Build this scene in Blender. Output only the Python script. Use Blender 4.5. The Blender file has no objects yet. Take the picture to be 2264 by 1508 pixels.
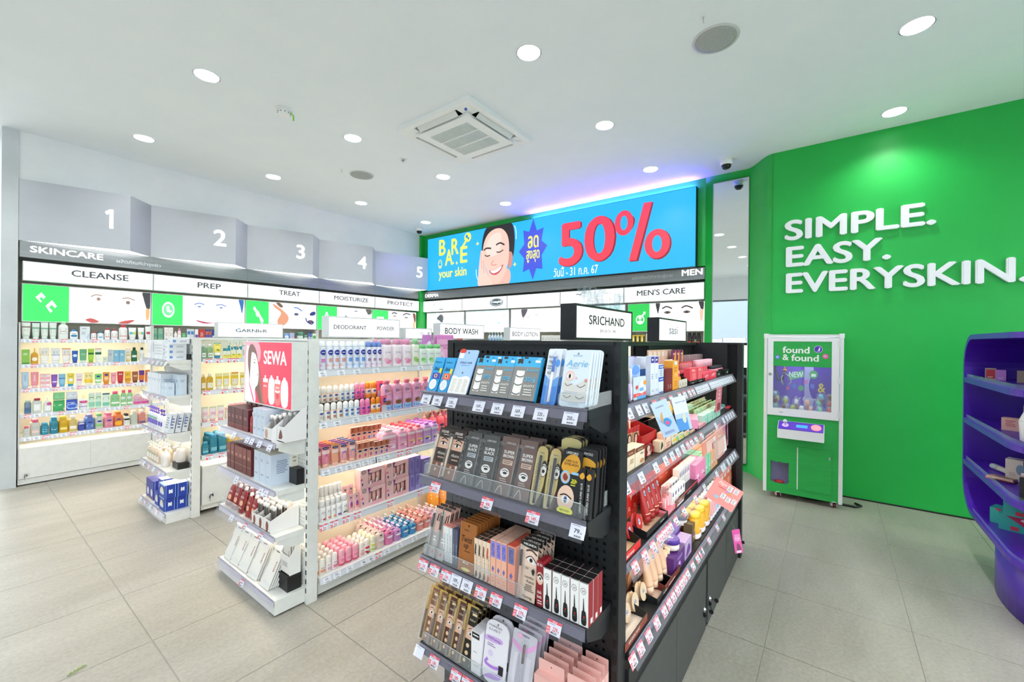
import bpy, math, random
from mathutils import Matrix, Vector
from mathutils.geometry import tessellate_polygon

SC = bpy.context.scene
COL = SC.collection
RNG = random.Random(7)
PI = math.pi

# ------------------------------------------------------------------ camera
def make_camera():
    yaw, pitch, roll = 0.64598885, -0.0009, 0.00985
    f = Vector((math.cos(yaw) * math.cos(pitch), math.sin(yaw) * math.cos(pitch), math.sin(pitch)))
    r = Vector((math.sin(yaw), -math.cos(yaw), 0))
    u = r.cross(f)
    c, s = math.cos(roll), math.sin(roll)
    r, u = c * r + s * u, -s * r + c * u
    cd = bpy.data.cameras.new('camera')
    cd.sensor_width = 36.0
    cd.lens = 36.0 * 942.1 / 2264.0
    cd.clip_start = 0.02
    o = bpy.data.objects.new('camera', cd)
    COL.objects.link(o)
    o.matrix_world = Matrix(((r.x, u.x, -f.x, 0), (r.y, u.y, -f.y, 0), (r.z, u.z, -f.z, 1.45), (0, 0, 0, 1)))
    SC.camera = o
make_camera()

# ------------------------------------------------------------------ world, exposure
W = bpy.data.worlds.new('sky')
SC.world = W
W.use_nodes = True
WB = W.node_tree.nodes['Background']
WB.inputs[0].default_value = (0.90, 0.96, 1.0, 1)
WB.inputs[1].default_value = 2.0
SC.view_settings.view_transform = 'Standard'
SC.view_settings.look = 'None'
SC.view_settings.gamma = 1.0
SC.view_settings.use_curve_mapping = False
SC.view_settings.exposure = 1.32
SC.cycles.max_bounces = 8
SC.cycles.diffuse_bounces = 5
SC.cycles.glossy_bounces = 4
SC.cycles.transmission_bounces = 6
SC.cycles.transparent_max_bounces = 12
SC.cycles.caustics_reflective = False
SC.cycles.caustics_refractive = False
SC.cycles.sample_clamp_indirect = 6.0
LAMP = 19.0      # watts of each ceiling downlight
BOX = 0.72        # backlit sign faces
LED_WARM = 12   # strips under white shelves
LED_COOL = 10.0   # strips under black shelves
LED_SCREEN = 0.49

# ------------------------------------------------------------------ materials
def lin(h):
    h = h.lstrip('#')
    v = [int(h[i:i + 2], 16) / 255.0 for i in (0, 2, 4)]
    return tuple(x / 12.92 if x <= 0.04045 else ((x + 0.055) / 1.055) ** 2.4 for x in v) + (1.0,)

MATS = {}
def M(spec):
    """'#rrggbb' plus optional :g gloss, :r rough, :m metal, :eN emission N, :t clear plastic, :s satin."""
    if spec in MATS:
        return MATS[spec]
    hexa, *opt = spec.split(':')
    m = bpy.data.materials.new('finish ' + spec.replace('#', '').replace(':', ' '))
    m.use_nodes = True
    nt = m.node_tree
    b = nt.nodes['Principled BSDF']
    col = lin(hexa)
    b.inputs['Base Color'].default_value = col
    b.inputs['Roughness'].default_value = 0.45
    for o in opt:
        if o == 'g':
            b.inputs['Roughness'].default_value = 0.18
        elif o == 'r':
            b.inputs['Roughness'].default_value = 0.8
        elif o == 's':
            b.inputs['Roughness'].default_value = 0.3
        elif o == 'm':
            b.inputs['Metallic'].default_value = 1.0
            b.inputs['Roughness'].default_value = 0.28
        elif o[0] == 'e':
            b.inputs['Base Color'].default_value = (0.02, 0.02, 0.02, 1)
            b.inputs['Emission Color'].default_value = col
            b.inputs['Emission Strength'].default_value = float(o[1:])
        elif o == 't':
            out = nt.nodes['Material Output']
            tr = nt.nodes.new('ShaderNodeBsdfTransparent')
            tr.inputs[0].default_value = tuple(0.75 + 0.25 * c for c in col[:3]) + (1,)
            mx = nt.nodes.new('ShaderNodeMixShader')
            fr = nt.nodes.new('ShaderNodeLayerWeight')
            fr.inputs[0].default_value = 0.35
            pw = nt.nodes.new('ShaderNodeMath')
            pw.operation = 'POWER'
            pw.inputs[1].default_value = 2.2
            ad = nt.nodes.new('ShaderNodeMath')
            ad.operation = 'MULTIPLY_ADD'
            ad.inputs[1].default_value = 0.55
            ad.inputs[2].default_value = 0.07
            nt.links.new(fr.outputs['Facing'], pw.inputs[0])
            nt.links.new(pw.outputs[0], ad.inputs[0])
            nt.links.new(ad.outputs[0], mx.inputs[0])
            nt.links.new(tr.outputs[0], mx.inputs[1])
            b.inputs['Roughness'].default_value = 0.08
            nt.links.new(b.outputs[0], mx.inputs[2])
            nt.links.new(mx.outputs[0], out.inputs[0])
        elif o == 'u':                       # tinted see-through liquid bottle
            out = nt.nodes['Material Output']
            tr = nt.nodes.new('ShaderNodeBsdfTransparent')
            tr.inputs[0].default_value = tuple(0.35 + 0.65 * c for c in col[:3]) + (1,)
            mx = nt.nodes.new('ShaderNodeMixShader')
            mx.inputs[0].default_value = 0.72
            b.inputs['Roughness'].default_value = 0.12
            nt.links.new(tr.outputs[0], mx.inputs[1])
            nt.links.new(b.outputs[0], mx.inputs[2])
            nt.links.new(mx.outputs[0], out.inputs[0])
    MATS[spec] = m
    return m

def noise_mat(key, c1, c2, scale=(1, 1, 1), detail=5.0, rough=0.5, metal=0.0, bump=0.0, spread=(0.35, 0.65), fine=None):
    m = bpy.data.materials.new(key)
    m.use_nodes = True
    nt = m.node_tree
    b = nt.nodes['Principled BSDF']
    tc = nt.nodes.new('ShaderNodeTexCoord')
    mp = nt.nodes.new('ShaderNodeMapping')
    mp.inputs['Scale'].default_value = scale
    n = nt.nodes.new('ShaderNodeTexNoise')
    n.inputs['Scale'].default_value = 1.0
    n.inputs['Detail'].default_value = detail
    n.inputs['Roughness'].default_value = 0.62
    cr = nt.nodes.new('ShaderNodeValToRGB')
    cr.color_ramp.elements[0].position, cr.color_ramp.elements[1].position = spread
    cr.color_ramp.elements[0].color, cr.color_ramp.elements[1].color = lin(c1), lin(c2)
    geo = nt.nodes.new('ShaderNodeNewGeometry')
    nt.links.new(geo.outputs['Position'], mp.inputs[0])
    nt.links.new(mp.outputs[0], n.inputs['Vector'])
    nt.links.new(n.outputs[0], cr.inputs[0])
    src = cr.outputs[0]
    if fine:
        n2 = nt.nodes.new('ShaderNodeTexNoise')
        n2.inputs['Scale'].default_value = fine[0]
        n2.inputs['Detail'].default_value = 4
        nt.links.new(geo.outputs['Position'], n2.inputs['Vector'])
        mr = nt.nodes.new('ShaderNodeMapRange')
        mr.inputs[1].default_value, mr.inputs[2].default_value = 0.3, 0.7
        mr.inputs[3].default_value, mr.inputs[4].default_value = 1 - fine[1], 1 + fine[1]
        nt.links.new(n2.outputs[0], mr.inputs[0])
        hs = nt.nodes.new('ShaderNodeHueSaturation')
        nt.links.new(mr.outputs[0], hs.inputs['Value'])
        nt.links.new(src, hs.inputs['Color'])
        src = hs.outputs[0]
    nt.links.new(src, b.inputs['Base Color'])
    b.inputs['Roughness'].default_value = rough
    b.inputs['Metallic'].default_value = metal
    if bump:
        bp = nt.nodes.new('ShaderNodeBump')
        bp.inputs['Strength'].default_value = bump
        bp.inputs['Distance'].default_value = 0.002
        nt.links.new(n.outputs[0], bp.inputs['Height'])
        nt.links.new(bp.outputs[0], b.inputs['Normal'])
    MATS[key] = m
    return key

CEIL = noise_mat('white ceiling paint', '#edf4fa', '#f0f6fb', (3, 3, 3), rough=0.9)
WALLW = noise_mat('white wall paint', '#e4e8e8', '#eaecec', (3, 3, 3), rough=0.8)
GREEN = noise_mat('green wall paint', '#1bb046', '#21b64c', (1.5, 1.5, 1.5), rough=0.42)
TILE = noise_mat('stone floor tile', '#938e82', '#aba69a', (0.9, 2.6, 1), detail=8, rough=0.42, bump=0.03, spread=(0.3, 0.7), fine=(60, 0.10))
GROUT = noise_mat('pale grout', '#b5b0a4', '#c0bbb0', (9, 9, 9), rough=0.9)
BLACKM = noise_mat('black powder coat', '#17191c', '#1d1f22', (40, 40, 40), rough=0.42)
DARKG = noise_mat('dark grey laminate', '#3b3d3c', '#434544', (20, 20, 20), rough=0.5)
WHITEM = noise_mat('white powder coat', '#dfe0dc', '#e6e7e3', (20, 20, 20), rough=0.4)
CREAM = noise_mat('cream shelf back', '#efe8d4', '#f3ecda', (6, 6, 6), rough=0.55)
STEEL = noise_mat('brushed steel', '#8b8f91', '#9a9d9e', (2, 2, 60), rough=0.32, metal=0.75)
SILVER = noise_mat('silver laminate', '#bbbec4', '#c0c3c9', (3, 3, 3), rough=0.28, metal=0.45)
PURPLE = noise_mat('purple lacquer', '#4c1cae', '#5322b8', (4, 4, 4), rough=0.32)
CGREEN = noise_mat('green vinyl', '#22a848', '#28b04e', (8, 8, 60), rough=0.5)

# ------------------------------------------------------------------ mesh builder
class G:
    def __init__(s):
        s.v, s.f, s.m, s.sm, s.names = [], [], [], [], []
    def mi(s, name):
        if name not in s.names:
            s.names.append(name)
        return s.names.index(name)
    def add(s, vs, fs, m, smooth=False):
        b, k = len(s.v), s.mi(m)
        s.v += [tuple(p) for p in vs]
        for f in fs:
            s.f.append(tuple(b + i for i in f))
            s.m.append(k)
            s.sm.append(smooth)
        return s
    def box(s, x0, x1, y0, y1, z0, z1, m):
        v = [(x, y, z) for z in (z0, z1) for y in (y0, y1) for x in (x0, x1)]
        return s.add(v, [(0, 2, 3, 1), (4, 5, 7, 6), (0, 1, 5, 4), (1, 3, 7, 5), (3, 2, 6, 7), (2, 0, 4, 6)], m)
    def loft(s, secs, m, cap0=True, cap1=True, smooth=True):
        n = len(secs[0])
        v = [p for sec in secs for p in sec]
        f = []
        for i in range(len(secs) - 1):
            for j in range(n):
                a, b = i * n + j, i * n + (j + 1) % n
                f.append((a, b, b + n, a + n))
        base, k = len(s.v), s.mi(m)
        s.add(v, f, m, smooth)
        if cap0:
            s.f.append(tuple(base + j for j in reversed(range(n)))); s.m.append(k); s.sm.append(False)
        if cap1:
            s.f.append(tuple(base + (len(secs) - 1) * n + j for j in range(n))); s.m.append(k); s.sm.append(False)
        return s
    def body(s, prof, m, seg=16, ex=2.0, cx=0, cy=0, cap0=True, cap1=True, smooth=True):
        """prof [(z, width, depth)] -> closed super-ellipse body."""
        return s.loft([ring(z, w, d, seg, ex, cx, cy) for z, w, d in prof], m, cap0, cap1, smooth)
    def tube(s, pts, r, m, seg=8):
        pts = [Vector(p) for p in pts]
        secs = []
        for i, p in enumerate(pts):
            t = (pts[min(i + 1, len(pts) - 1)] - pts[max(i - 1, 0)]).normalized()
            a = t.orthogonal().normalized() if i == 0 else (a - a.dot(t) * t).normalized()
            b = t.cross(a)
            secs.append([p + r * (math.cos(2 * PI * j / seg) * a + math.sin(2 * PI * j / seg) * b) for j in range(seg)])
        return s.loft(secs, m)
    def prism(s, pts, z0, z1, m, axis='z', smooth=False, holes=()):
        """outline (list of 2-D points, ccw) with optional holes extruded along an axis."""
        def P(a, b, c):
            return {'z': (a, b, c), 'y': (a, c, b), 'x': (c, a, b)}[axis]
        loops = [list(pts)] + [list(h) for h in holes]
        flat = [p for l in loops for p in l]
        tris = tessellate_polygon([[Vector((a, b, 0)) for a, b in l] for l in loops])
        n = len(flat)
        v = [P(a, b, z0) for a, b in flat] + [P(a, b, z1) for a, b in flat]
        f = []
        for t in tris:
            f.append(tuple(t)); f.append(tuple(n + i for i in reversed(t)))
        s.add(v, f, m, False)
        o = 0
        base = len(s.v) - 2 * n
        k = s.mi(m)
        for l in loops:
            q = len(l)
            for j in range(q):
                a, b = base + o + j, base + o + (j + 1) % q
                s.f.append((a, b, b + n, a + n)); s.m.append(k); s.sm.append(smooth)
            o += q
        return s
    def mesh(s, name):
        me = bpy.data.meshes.new(name)
        me.from_pydata(s.v, [], s.f)
        for n in s.names:
            me.materials.append(M(n) if n not in MATS else MATS[n])
        me.polygons.foreach_set('material_index', s.m)
        me.polygons.foreach_set('use_smooth', s.sm)
        me.update()
        return me

def ring(z, w, d, seg=16, ex=2.0, cx=0, cy=0):
    out = []
    for j in range(seg):
        t = 2 * PI * (j + 0.5) / seg
        c, q = math.cos(t), math.sin(t)
        out.append((cx + w / 2 * math.copysign(abs(c) ** (2 / ex), c), cy + d / 2 * math.copysign(abs(q) ** (2 / ex), q), z))
    return out

def rrect(x0, y0, x1, y1, r, k=4):
    out = []
    for cx, cy, a in ((x1 - r, y0 + r, -90), (x1 - r, y1 - r, 0), (x0 + r, y1 - r, 90), (x0 + r, y0 + r, 180)):
        for i in range(k + 1):
            t = math.radians(a + 90 * i / k)
            out.append((cx + r * math.cos(t), cy + r * math.sin(t)))
    return out

def circle(cx, cy, r, n=12, ry=None):
    return [(cx + r * math.cos(2 * PI * i / n), cy + (ry or r) * math.sin(2 * PI * i / n)) for i in range(n)]

# ------------------------------------------------------------------ text and flat print
TXT = {}
def text_tris(s, bold=0.0, shear=0.0):
    key = (s, bold, shear)
    if key not in TXT:
        cu = bpy.data.curves.new('lettering', 'FONT')
        cu.body = s
        cu.size = 1.0
        cu.offset = 0.0
        cu.shear = shear
        cu.resolution_u = 5 if len(s) < 3 else 3 if len(s) < 12 else 2
        o = bpy.data.objects.new('lettering', cu)
        COL.objects.link(o)
        dg = bpy.context.evaluated_depsgraph_get()
        me = bpy.data.meshes.new_from_object(o.evaluated_get(dg))
        vs = [(v.co.x, v.co.y) for v in me.vertices]
        fs = [tuple(p.vertices) for p in me.polygons]
        bpy.data.objects.remove(o)
        bpy.data.curves.remove(cu)
        bpy.data.meshes.remove(me)
        if not vs:
            vs, fs = [(0, 0), (1, 0), (1, 1)], []
        cp = len(vs)
        if bold:                             # heavier stroke: shifted copies of the outline
            vs = [(x + dx * bold, y + dy * bold) for dx, dy in ((-1, 0), (1, 0), (0, -.7), (0, .7)) for x, y in vs]
            fs = [tuple(i + cp * j for i in f) for j in range(4) for f in fs]
        xs = [p[0] for p in vs]; ys = [p[1] for p in vs]
        TXT[key] = (vs, fs, min(xs), max(xs), min(ys), max(ys), cp)
    return TXT[key]

def smooth_pts(p, closed=True, k=4):
    n, out = len(p), []
    rng = range(n) if closed else range(n - 1)
    for i in rng:
        if closed:
            a, b, c, d = p[i - 1], p[i], p[(i + 1) % n], p[(i + 2) % n]
        else:
            a, b, c, d = p[max(i - 1, 0)], p[i], p[i + 1], p[min(i + 2, n - 1)]
        for j in range(k):
            t = j / k
            out.append(tuple(0.5 * (2 * b[q] + (c[q] - a[q]) * t + (2 * a[q] - 5 * b[q] + 4 * c[q] - d[q]) * t * t + (3 * b[q] - a[q] - 3 * c[q] + d[q]) * t ** 3) for q in (0, 1)))
    if not closed:
        out.append(p[-1])
    return out

def lit(c, glow):
    """backlit film: pale inks let the full light through, mid inks less, dark inks none."""
    if not glow:
        return ''
    r, g, b = lin(c)[:3]
    y = max(.2126 * r + .7152 * g + .0722 * b, .5 * max(r, g, b))
    s = float(glow[2:])
    if s <= 1.05:
        return glow
    return '' if y < .06 else ':e%.2f' % (s if y > .8 else max(.5, min(.7, s)))

def gfx(g, spec, fmap, W, H, glow='', curved=False):
    """Flat print on a surface. fmap(u, v, layer) -> point. Entries split by ';', fields by ','."""
    layer = 0
    for e in spec.split(';'):
        e = e.strip()
        if not e:
            continue
        t, rest = e[0], e[1:]
        fl = rest.split(',')
        col = fl[0] + lit(fl[0], glow)
        layer += 1
        L = layer
        def put(vs, fs, cp=None):
            g.add([fmap(u, v, L if cp is None else L + .12 * (i // cp)) for i, (u, v) in enumerate(vs)], fs, col)
        if t == 'r':
            u0, v0, u1, v1 = map(float, fl[1:5])
            k = max(1, int(8 * (u1 - u0) + 0.99)) if curved else 1
            vs, fs = [], []
            for i in range(k + 1):
                u = u0 + (u1 - u0) * i / k
                vs += [(u, v0), (u, v1)]
            for i in range(k):
                fs.append((2 * i, 2 * i + 2, 2 * i + 3, 2 * i + 1))
            put(vs, fs)
        elif t == 'e':
            cu, cv, ru, rv = map(float, fl[1:5])
            k = 10
            vs, fs = [], []
            for i in range(k + 1):
                a = -PI / 2 + PI * i / k
                x = math.sin(a)
                y = math.cos(a)
                vs += [(cu + ru * x, cv - rv * y), (cu + ru * x, cv + rv * y)]
            for i in range(k):
                fs.append((2 * i, 2 * i + 2, 2 * i + 3, 2 * i + 1))
            put(vs, fs)
        elif t in 'pc':
            q = list(map(float, fl[1:]))
            pts = [(q[i], q[i + 1]) for i in range(0, len(q) - 1, 2)]
            if t == 'c':
                pts = smooth_pts(pts)
            pts = [(min(max(a, 0), 1), min(max(b, 0), 1)) for a, b in pts]
            put(pts, [tuple(x) for x in tessellate_polygon([[Vector((a * W, b * H, 0)) for a, b in pts]])])
        elif t == 'k':
            wd = float(fl[1])
            q = list(map(float, fl[2:]))
            pts = [(q[i] * W, q[i + 1] * H) for i in range(0, len(q) - 1, 2)]
            if len(pts) > 2:
                pts = smooth_pts(pts, False)
            vs, fs = [], []
            for i, p in enumerate(pts):
                a, b = pts[max(i - 1, 0)], pts[min(i + 1, len(pts) - 1)]
                dx, dy = b[0] - a[0], b[1] - a[1]
                l = math.hypot(dx, dy) or 1
                nx, ny = -dy / l * wd * H / 2, dx / l * wd * H / 2
                vs += [((p[0] + nx) / W, (p[1] + ny) / H), ((p[0] - nx) / W, (p[1] - ny) / H)]
            vs = [(min(max(a, 0), 1), min(max(b, 0), 1)) for a, b in vs]
            for i in range(len(pts) - 1):
                fs.append((2 * i, 2 * i + 1, 2 * i + 3, 2 * i + 2))
            put(vs, fs)
        elif t in 'tTiI':
            cu, cv, hh, ww = map(float, fl[1:5])
            s = ','.join(fl[5:])
            vs, fs, x0, x1, y0, y1, cp = text_tris(s, 0.026 if t in 'TI' else 0.008, 0.25 if t in 'iI' else 0.0)
            sy = hh * H / max(y1 - y0, 1e-6)
            sx = sy if ww == 0 else ww * W / max(x1 - x0, 1e-6)
            put([(cu + (x - (x0 + x1) / 2) * sx / W, cv + (y - (y0 + y1) / 2) * sy / H) for x, y in vs], fs, cp)
        elif t == 'V':      # sideways text reading upwards
            cu, cv, hh, ww = map(float, fl[1:5])
            s = ','.join(fl[5:])
            vs, fs, x0, x1, y0, y1, cp = text_tris(s, 0.012)
            sl = hh * H / max(x1 - x0, 1e-6)
            sw = ww * W / max(y1 - y0, 1e-6)
            put([(cu - (y - (y0 + y1) / 2) * sw / W, cv + (x - (x0 + x1) / 2) * sl / H) for x, y in vs], fs, cp)
        elif t == 'l':
            u0, v0, u1, v1 = map(float, fl[1:5])
            n = int(fl[5])
            vs, fs = [], []
            r = random.Random(int(u0 * 991 + v0 * 577 + n))
            for i in range(n):
                y = v1 + (v0 - v1) * (i + 0.25) / n
                h = (v1 - v0) / n * 0.45
                a = u0 + (u1 - u0) * r.uniform(0, 0.12)
                b = u1 - (u1 - u0) * r.uniform(0, 0.3)
                o = len(vs)
                vs += [(a, y - h), (b, y - h), (b, y), (a, y)]
                fs.append((o, o + 1, o + 2, o + 3))
            put(vs, fs)
    return g

def flat_front(W, H, y=0.0, x0=None, z0=0.0, eps=0.0004):
    xx = -W / 2 if x0 is None else x0
    return lambda u, v, L: (xx + u * W, y - eps * (1 + 0.35 * L), z0 + v * H)

# ------------------------------------------------------------------ objects
def obj(name, mesh, parent=None, mat=None, **props):
    o = bpy.data.objects.new(name, mesh)
    COL.objects.link(o)
    if parent is not None:
        o.parent = parent
    if mat is not None:
        o.matrix_local = mat
    for k, v in props.items():
        o[k] = v
    return o

USED = {}
def thing(name, label, cat, mat=None, group=None, mesh=None):
    o = obj(name, mesh, None, mat, label=label, category=cat)
    if group:
        o['group'] = group
    USED[label] = USED.get(label, 0) + 1
    return o

def struct(name, g, parent=None, mat=None):
    o = obj(name, g.mesh(name), parent, mat)
    if parent is None:
        o['kind'] = 'structure'
    return o

def T(x=0, y=0, z=0, rz=0, rx=0, ry=0):
    return Matrix.Translation((x, y, z)) @ Matrix.Rotation(rz, 4, 'Z') @ Matrix.Rotation(ry, 4, 'Y') @ Matrix.Rotation(rx, 4, 'X')

FACE_LEFT = -PI / 2          # front (local -y) turned towards world -x

# ------------------------------------------------------------------ room shell
CZ = 3.41
XL, XB, YW, YR = -3.4, 5.86, 6.66, -3.4

g = G().box(XL, XB + .1, YR, YW + .1, -.08, -.004, GROUT)
floor = struct('floor', g)
def tile_mesh():
    g = G()
    a, e = .5828 / 2, .0012
    b = a - e - .0015
    g.v = [(-a + e, -a + e, -.004), (a - e, -a + e, -.004), (a - e, a - e, -.004), (-a + e, a - e, -.004),
           (-a + e, -a + e, -.001), (a - e, -a + e, -.001), (a - e, a - e, -.001), (-a + e, a - e, -.001),
           (-b, -b, 0), (b, -b, 0), (b, b, 0), (-b, b, 0)]
    g.mi(TILE)
    for lo, hi in ((0, 4), (4, 8)):
        for j in range(4):
            k = (j + 1) % 4
            g.f.append((lo + j, lo + k, hi + k, hi + j))
    g.f.append((8, 9, 10, 11))
    g.m = [0] * len(g.f); g.sm = [False] * len(g.f)
    return g.mesh('tile')
tm = tile_mesh()
for i in range(-7, 9):
    for j in range(-6, 11):
        obj('tile', tm, floor, T(.598 + .5855 * (i + .5), .2525 + .5828 * (j + .5), 0))

struct('ceiling', G().box(XL, XB + .1, YR, YW + .1, CZ, CZ + .1, CEIL))
WL = G().box(.30, XB + .1, YW, YW + .1, 0, CZ, WALLW)
struct('wall_left', WL)
# white column that ends the wall, and the header above the shelf run
struct('trim_1', G().box(.30, .405, 6.215, YW, 0, CZ, noise_mat('pale grey column paint', '#c3c8ca', '#cbd0d2', (3, 3, 3), rough=0.7)))
struct('trim_2', G().box(.405, 5.345, 6.235, YW, 2.364, CZ, WALLW))
struct('wall_back', G().box(XB, XB + .1, YR, YW, 0, CZ, GREEN))
struct('trim_3', G().box(5.43, XB, 1.222, YW, 2.364, CZ, GREEN))
struct('trim_4', G().box(5.345, XB, 6.19, YW, 0, CZ, GREEN))
# green wall stepping forward in a soft S curve
def s_wall():
    pts = [(5.86, 1.222), (5.42, 1.222), (5.42, .80)]
    for i in range(1, 15):
        t = i / 14
        s = t * t * (3 - 2 * t)
        pts.append((5.42 - .29 * s, .80 - .29 * t))
    pts += [(5.125, .51), (5.125, .505), (5.86, .505)]
    g = G()
    g.prism(pts[::-1], 0, CZ, GREEN, 'z')
    for i in range(len(g.f)):
        if len(g.f[i]) == 4:
            g.sm[i] = True
    return g
struct('wall_back_2', s_wall())
struct('wall_right', G().box(5.13, XB, YR, .505, 0, CZ, GREEN))
struct('baseboard_right', G().box(5.122, 5.13, -2.9, .50, 0.0, .012, '#1a1c1a'))
# shopfront behind the camera: mullioned glazing, header and a plain side wall
struct('wall_front', G().box(XL - .1, XL, YR, YW + .1, 2.75, CZ, WALLW))
struct('wall_front_2', G().box(XL - .1, XL, 4.1, YW + .1, 0, 2.75, WALLW))
struct('wall_left_2', G().box(XL, -.5, YW, YW + .1, 0, CZ, WALLW))
struct('wall_side', G().box(XL, XB, YR - .1, YR, 2.75, CZ, WALLW))
for k, (y0, y1) in enumerate(((-3.4, -.9), (-.9, 1.6), (1.6, 4.1))):
    w = struct('window_%d' % (k + 1), G().box(XL - .02, XL - .012, y0 + .05, y1 - .05, .1, 2.7, '#eef4f4:t'))
    fr = G()
    for a, b, c, d in ((y0, y0 + .05, 0, 2.75), (y1 - .05, y1, 0, 2.75), (y0 + .05, y1 - .05, 0, .1), (y0 + .05, y1 - .05, 2.7, 2.75)):
        fr.box(XL - .05, XL, a, b, c, d, '#6d7276:s')
    obj('window_frame', fr.mesh('window_frame'), w)
for k, (x0, x1) in enumerate(((-3.4, -1.1), (-1.1, 1.2), (1.2, 3.5), (3.5, 5.86))):
    w = struct('window_%d' % (k + 4), G().box(x0 + .05, x1 - .05, YR - .02, YR - .012, .1, 2.7, '#eef4f4:t'))
    fr = G()
    for a, b, c, d in ((x0, x0 + .05, 0, 2.75), (x1 - .05, x1, 0, 2.75), (x0 + .05, x1 - .05, 0, .1), (x0 + .05, x1 - .05, 2.7, 2.75)):
        fr.box(a, b, YR - .05, YR, c, d, '#6d7276:s')
    obj('window_frame', fr.mesh('window_frame'), w)
struct('ground', G().box(-16, 16, -16, 16, -.2, -.09, '#a9a7a0:r'))

# ------------------------------------------------------------------ ceiling fittings
g1 = G().body([(-.004, .17, .17), (0, .178, .178), (0, .12, .12)], '#f2f4f4', 24, cap0=False, cap1=False)
ring_me = g1.mesh('trim_ring')
lens_me = G().body([(-.003, .158, .158), (-.001, .158, .158)], '#f6faff:e4', 24).mesh('lens')
spot = bpy.data.lights.new('lamp', 'SPOT')
spot.energy = LAMP
spot.color = (.96, .98, 1.0)
spot.spot_size = math.radians(138)
spot.spot_blend = .75
spot.shadow_soft_size = .075
rows = {-.395: 'row by the slogan wall', 1.672: 'second row from the slogan wall', 3.76: 'third row, level with the cassette', 5.445: 'row along the numbered panels', -2.3: 'row nearest the side windows'}
cols = {1.16: 'first', 2.375: 'second', 3.58: 'third', 4.8: 'fourth', -.1: 'entrance end', -1.4: 'second from entrance'}
for y, rn in rows.items():
    for x, cn in cols.items():
        t = thing('downlight', 'round ceiling downlight, %s in the %s' % (cn, rn), 'light', T(x, y, CZ), 'recessed ceiling downlights')
        obj('trim_ring', ring_me, t)
        obj('lens', lens_me, t)
        obj('lamp', spot, t, T(0, 0, -.012))

def speaker(x, y, label):
    t = thing('ceiling_speaker', label, 'speaker', T(x, y, CZ), 'round ceiling speakers')
    obj('rim', G().body([(-.006, .25, .25), (-.008, .27, .27), (0, .28, .28)], '#c9cdcb', 32).mesh('rim'), t)
    obj('grille', G().body([(-.0095, .20, .20), (-.008, .246, .246), (-.005, .246, .246)], noise_mat('perforated grey grille', '#8d918f', '#b9bdba', (420, 420, 420), 1, .6) if 'perforated grey grille' not in MATS else 'perforated grey grille', 32).mesh('grille'), t)
speaker(2.978, .623, 'round grey ceiling speaker above the black gondola, the large one')
speaker(2.972, 4.51, 'round grey ceiling speaker beyond the air conditioner')

t = thing('smoke_detector', 'white ceiling smoke detector with a green tag hanging', 'detector', T(1.73, 3.775, CZ))
obj('base', G().body([(-.018, .10, .10), (-.014, .125, .125), (0, .13, .13)], '#eceeee', 24).mesh('base'), t)
obj('dome', G().body([(-.052, .05, .05), (-.047, .085, .085), (-.03, .10, .10), (-.018, .10, .10)], '#f3f4f4', 24).mesh('dome'), t)
v = G()
for k in range(10):
    a = 2 * PI * k / 10
    v.box(.047 * math.cos(a) - .006, .047 * math.cos(a) + .006, .047 * math.sin(a) - .006, .047 * math.sin(a) + .006, -.034, -.028, '#8b908e')
o = obj('vent', v.mesh('vent'), t); o['kind'] = 'stuff'
obj('tag', G().tube([(.03, -.05, -.03), (.05, -.06, -.05), (.055, -.055, -.09)], .006, '#7ed32a', 6).mesh('tag'), t)

for x, y, lb in ((2.725, .64, 'small ceiling hook beside the large speaker'), (2.732, 4.548, 'small ceiling hook beside the far speaker')):
    t = thing('ceiling_hook', lb, 'hook', T(x, y, CZ))
    obj('plate', G().body([(-.006, .03, .03), (0, .034, .03)], '#eceeee', 12).mesh('plate'), t)
    obj('stem', G().tube([(0, 0, -.004), (0, 0, -.03), (.008, 0, -.036), (.012, 0, -.03)], .003, '#c9cccc:m', 6).mesh('stem'), t)
t = thing('sprinkler', 'tiny white ceiling sprinkler near the cassette', 'sprinkler', T(2.974, 3.75, CZ))
obj('escutcheon', G().body([(-.008, .05, .05), (0, .075, .075)], '#dfe2e1', 16).mesh('escutcheon'), t)
obj('nozzle', G().body([(-.03, .03, .03), (-.028, .034, .03), (-.02, .014, .014), (-.006, .02, .02)], '#b9bcbc:m', 10).mesh('nozzle'), t)

def dome_camera(x, y, label):
    t = thing('dome_camera', label, 'camera', T(x, y, CZ), 'ceiling dome cameras')
    obj('housing', G().body([(-.055, .105, .105), (-.05, .12, .12), (0, .125, .125)], '#eef0f0', 20).mesh('housing'), t)
    obj('dome', G().body([(-.10, .02, .02), (-.095, .055, .055), (-.08, .085, .085), (-.055, .098, .098)], '#101216:g', 20).mesh('dome'), t)
dome_camera(5.027, .932, 'white dome camera with black eye above the mirror')
dome_camera(4.983, 5.819, 'white dome camera with black eye in the far corner')

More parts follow.
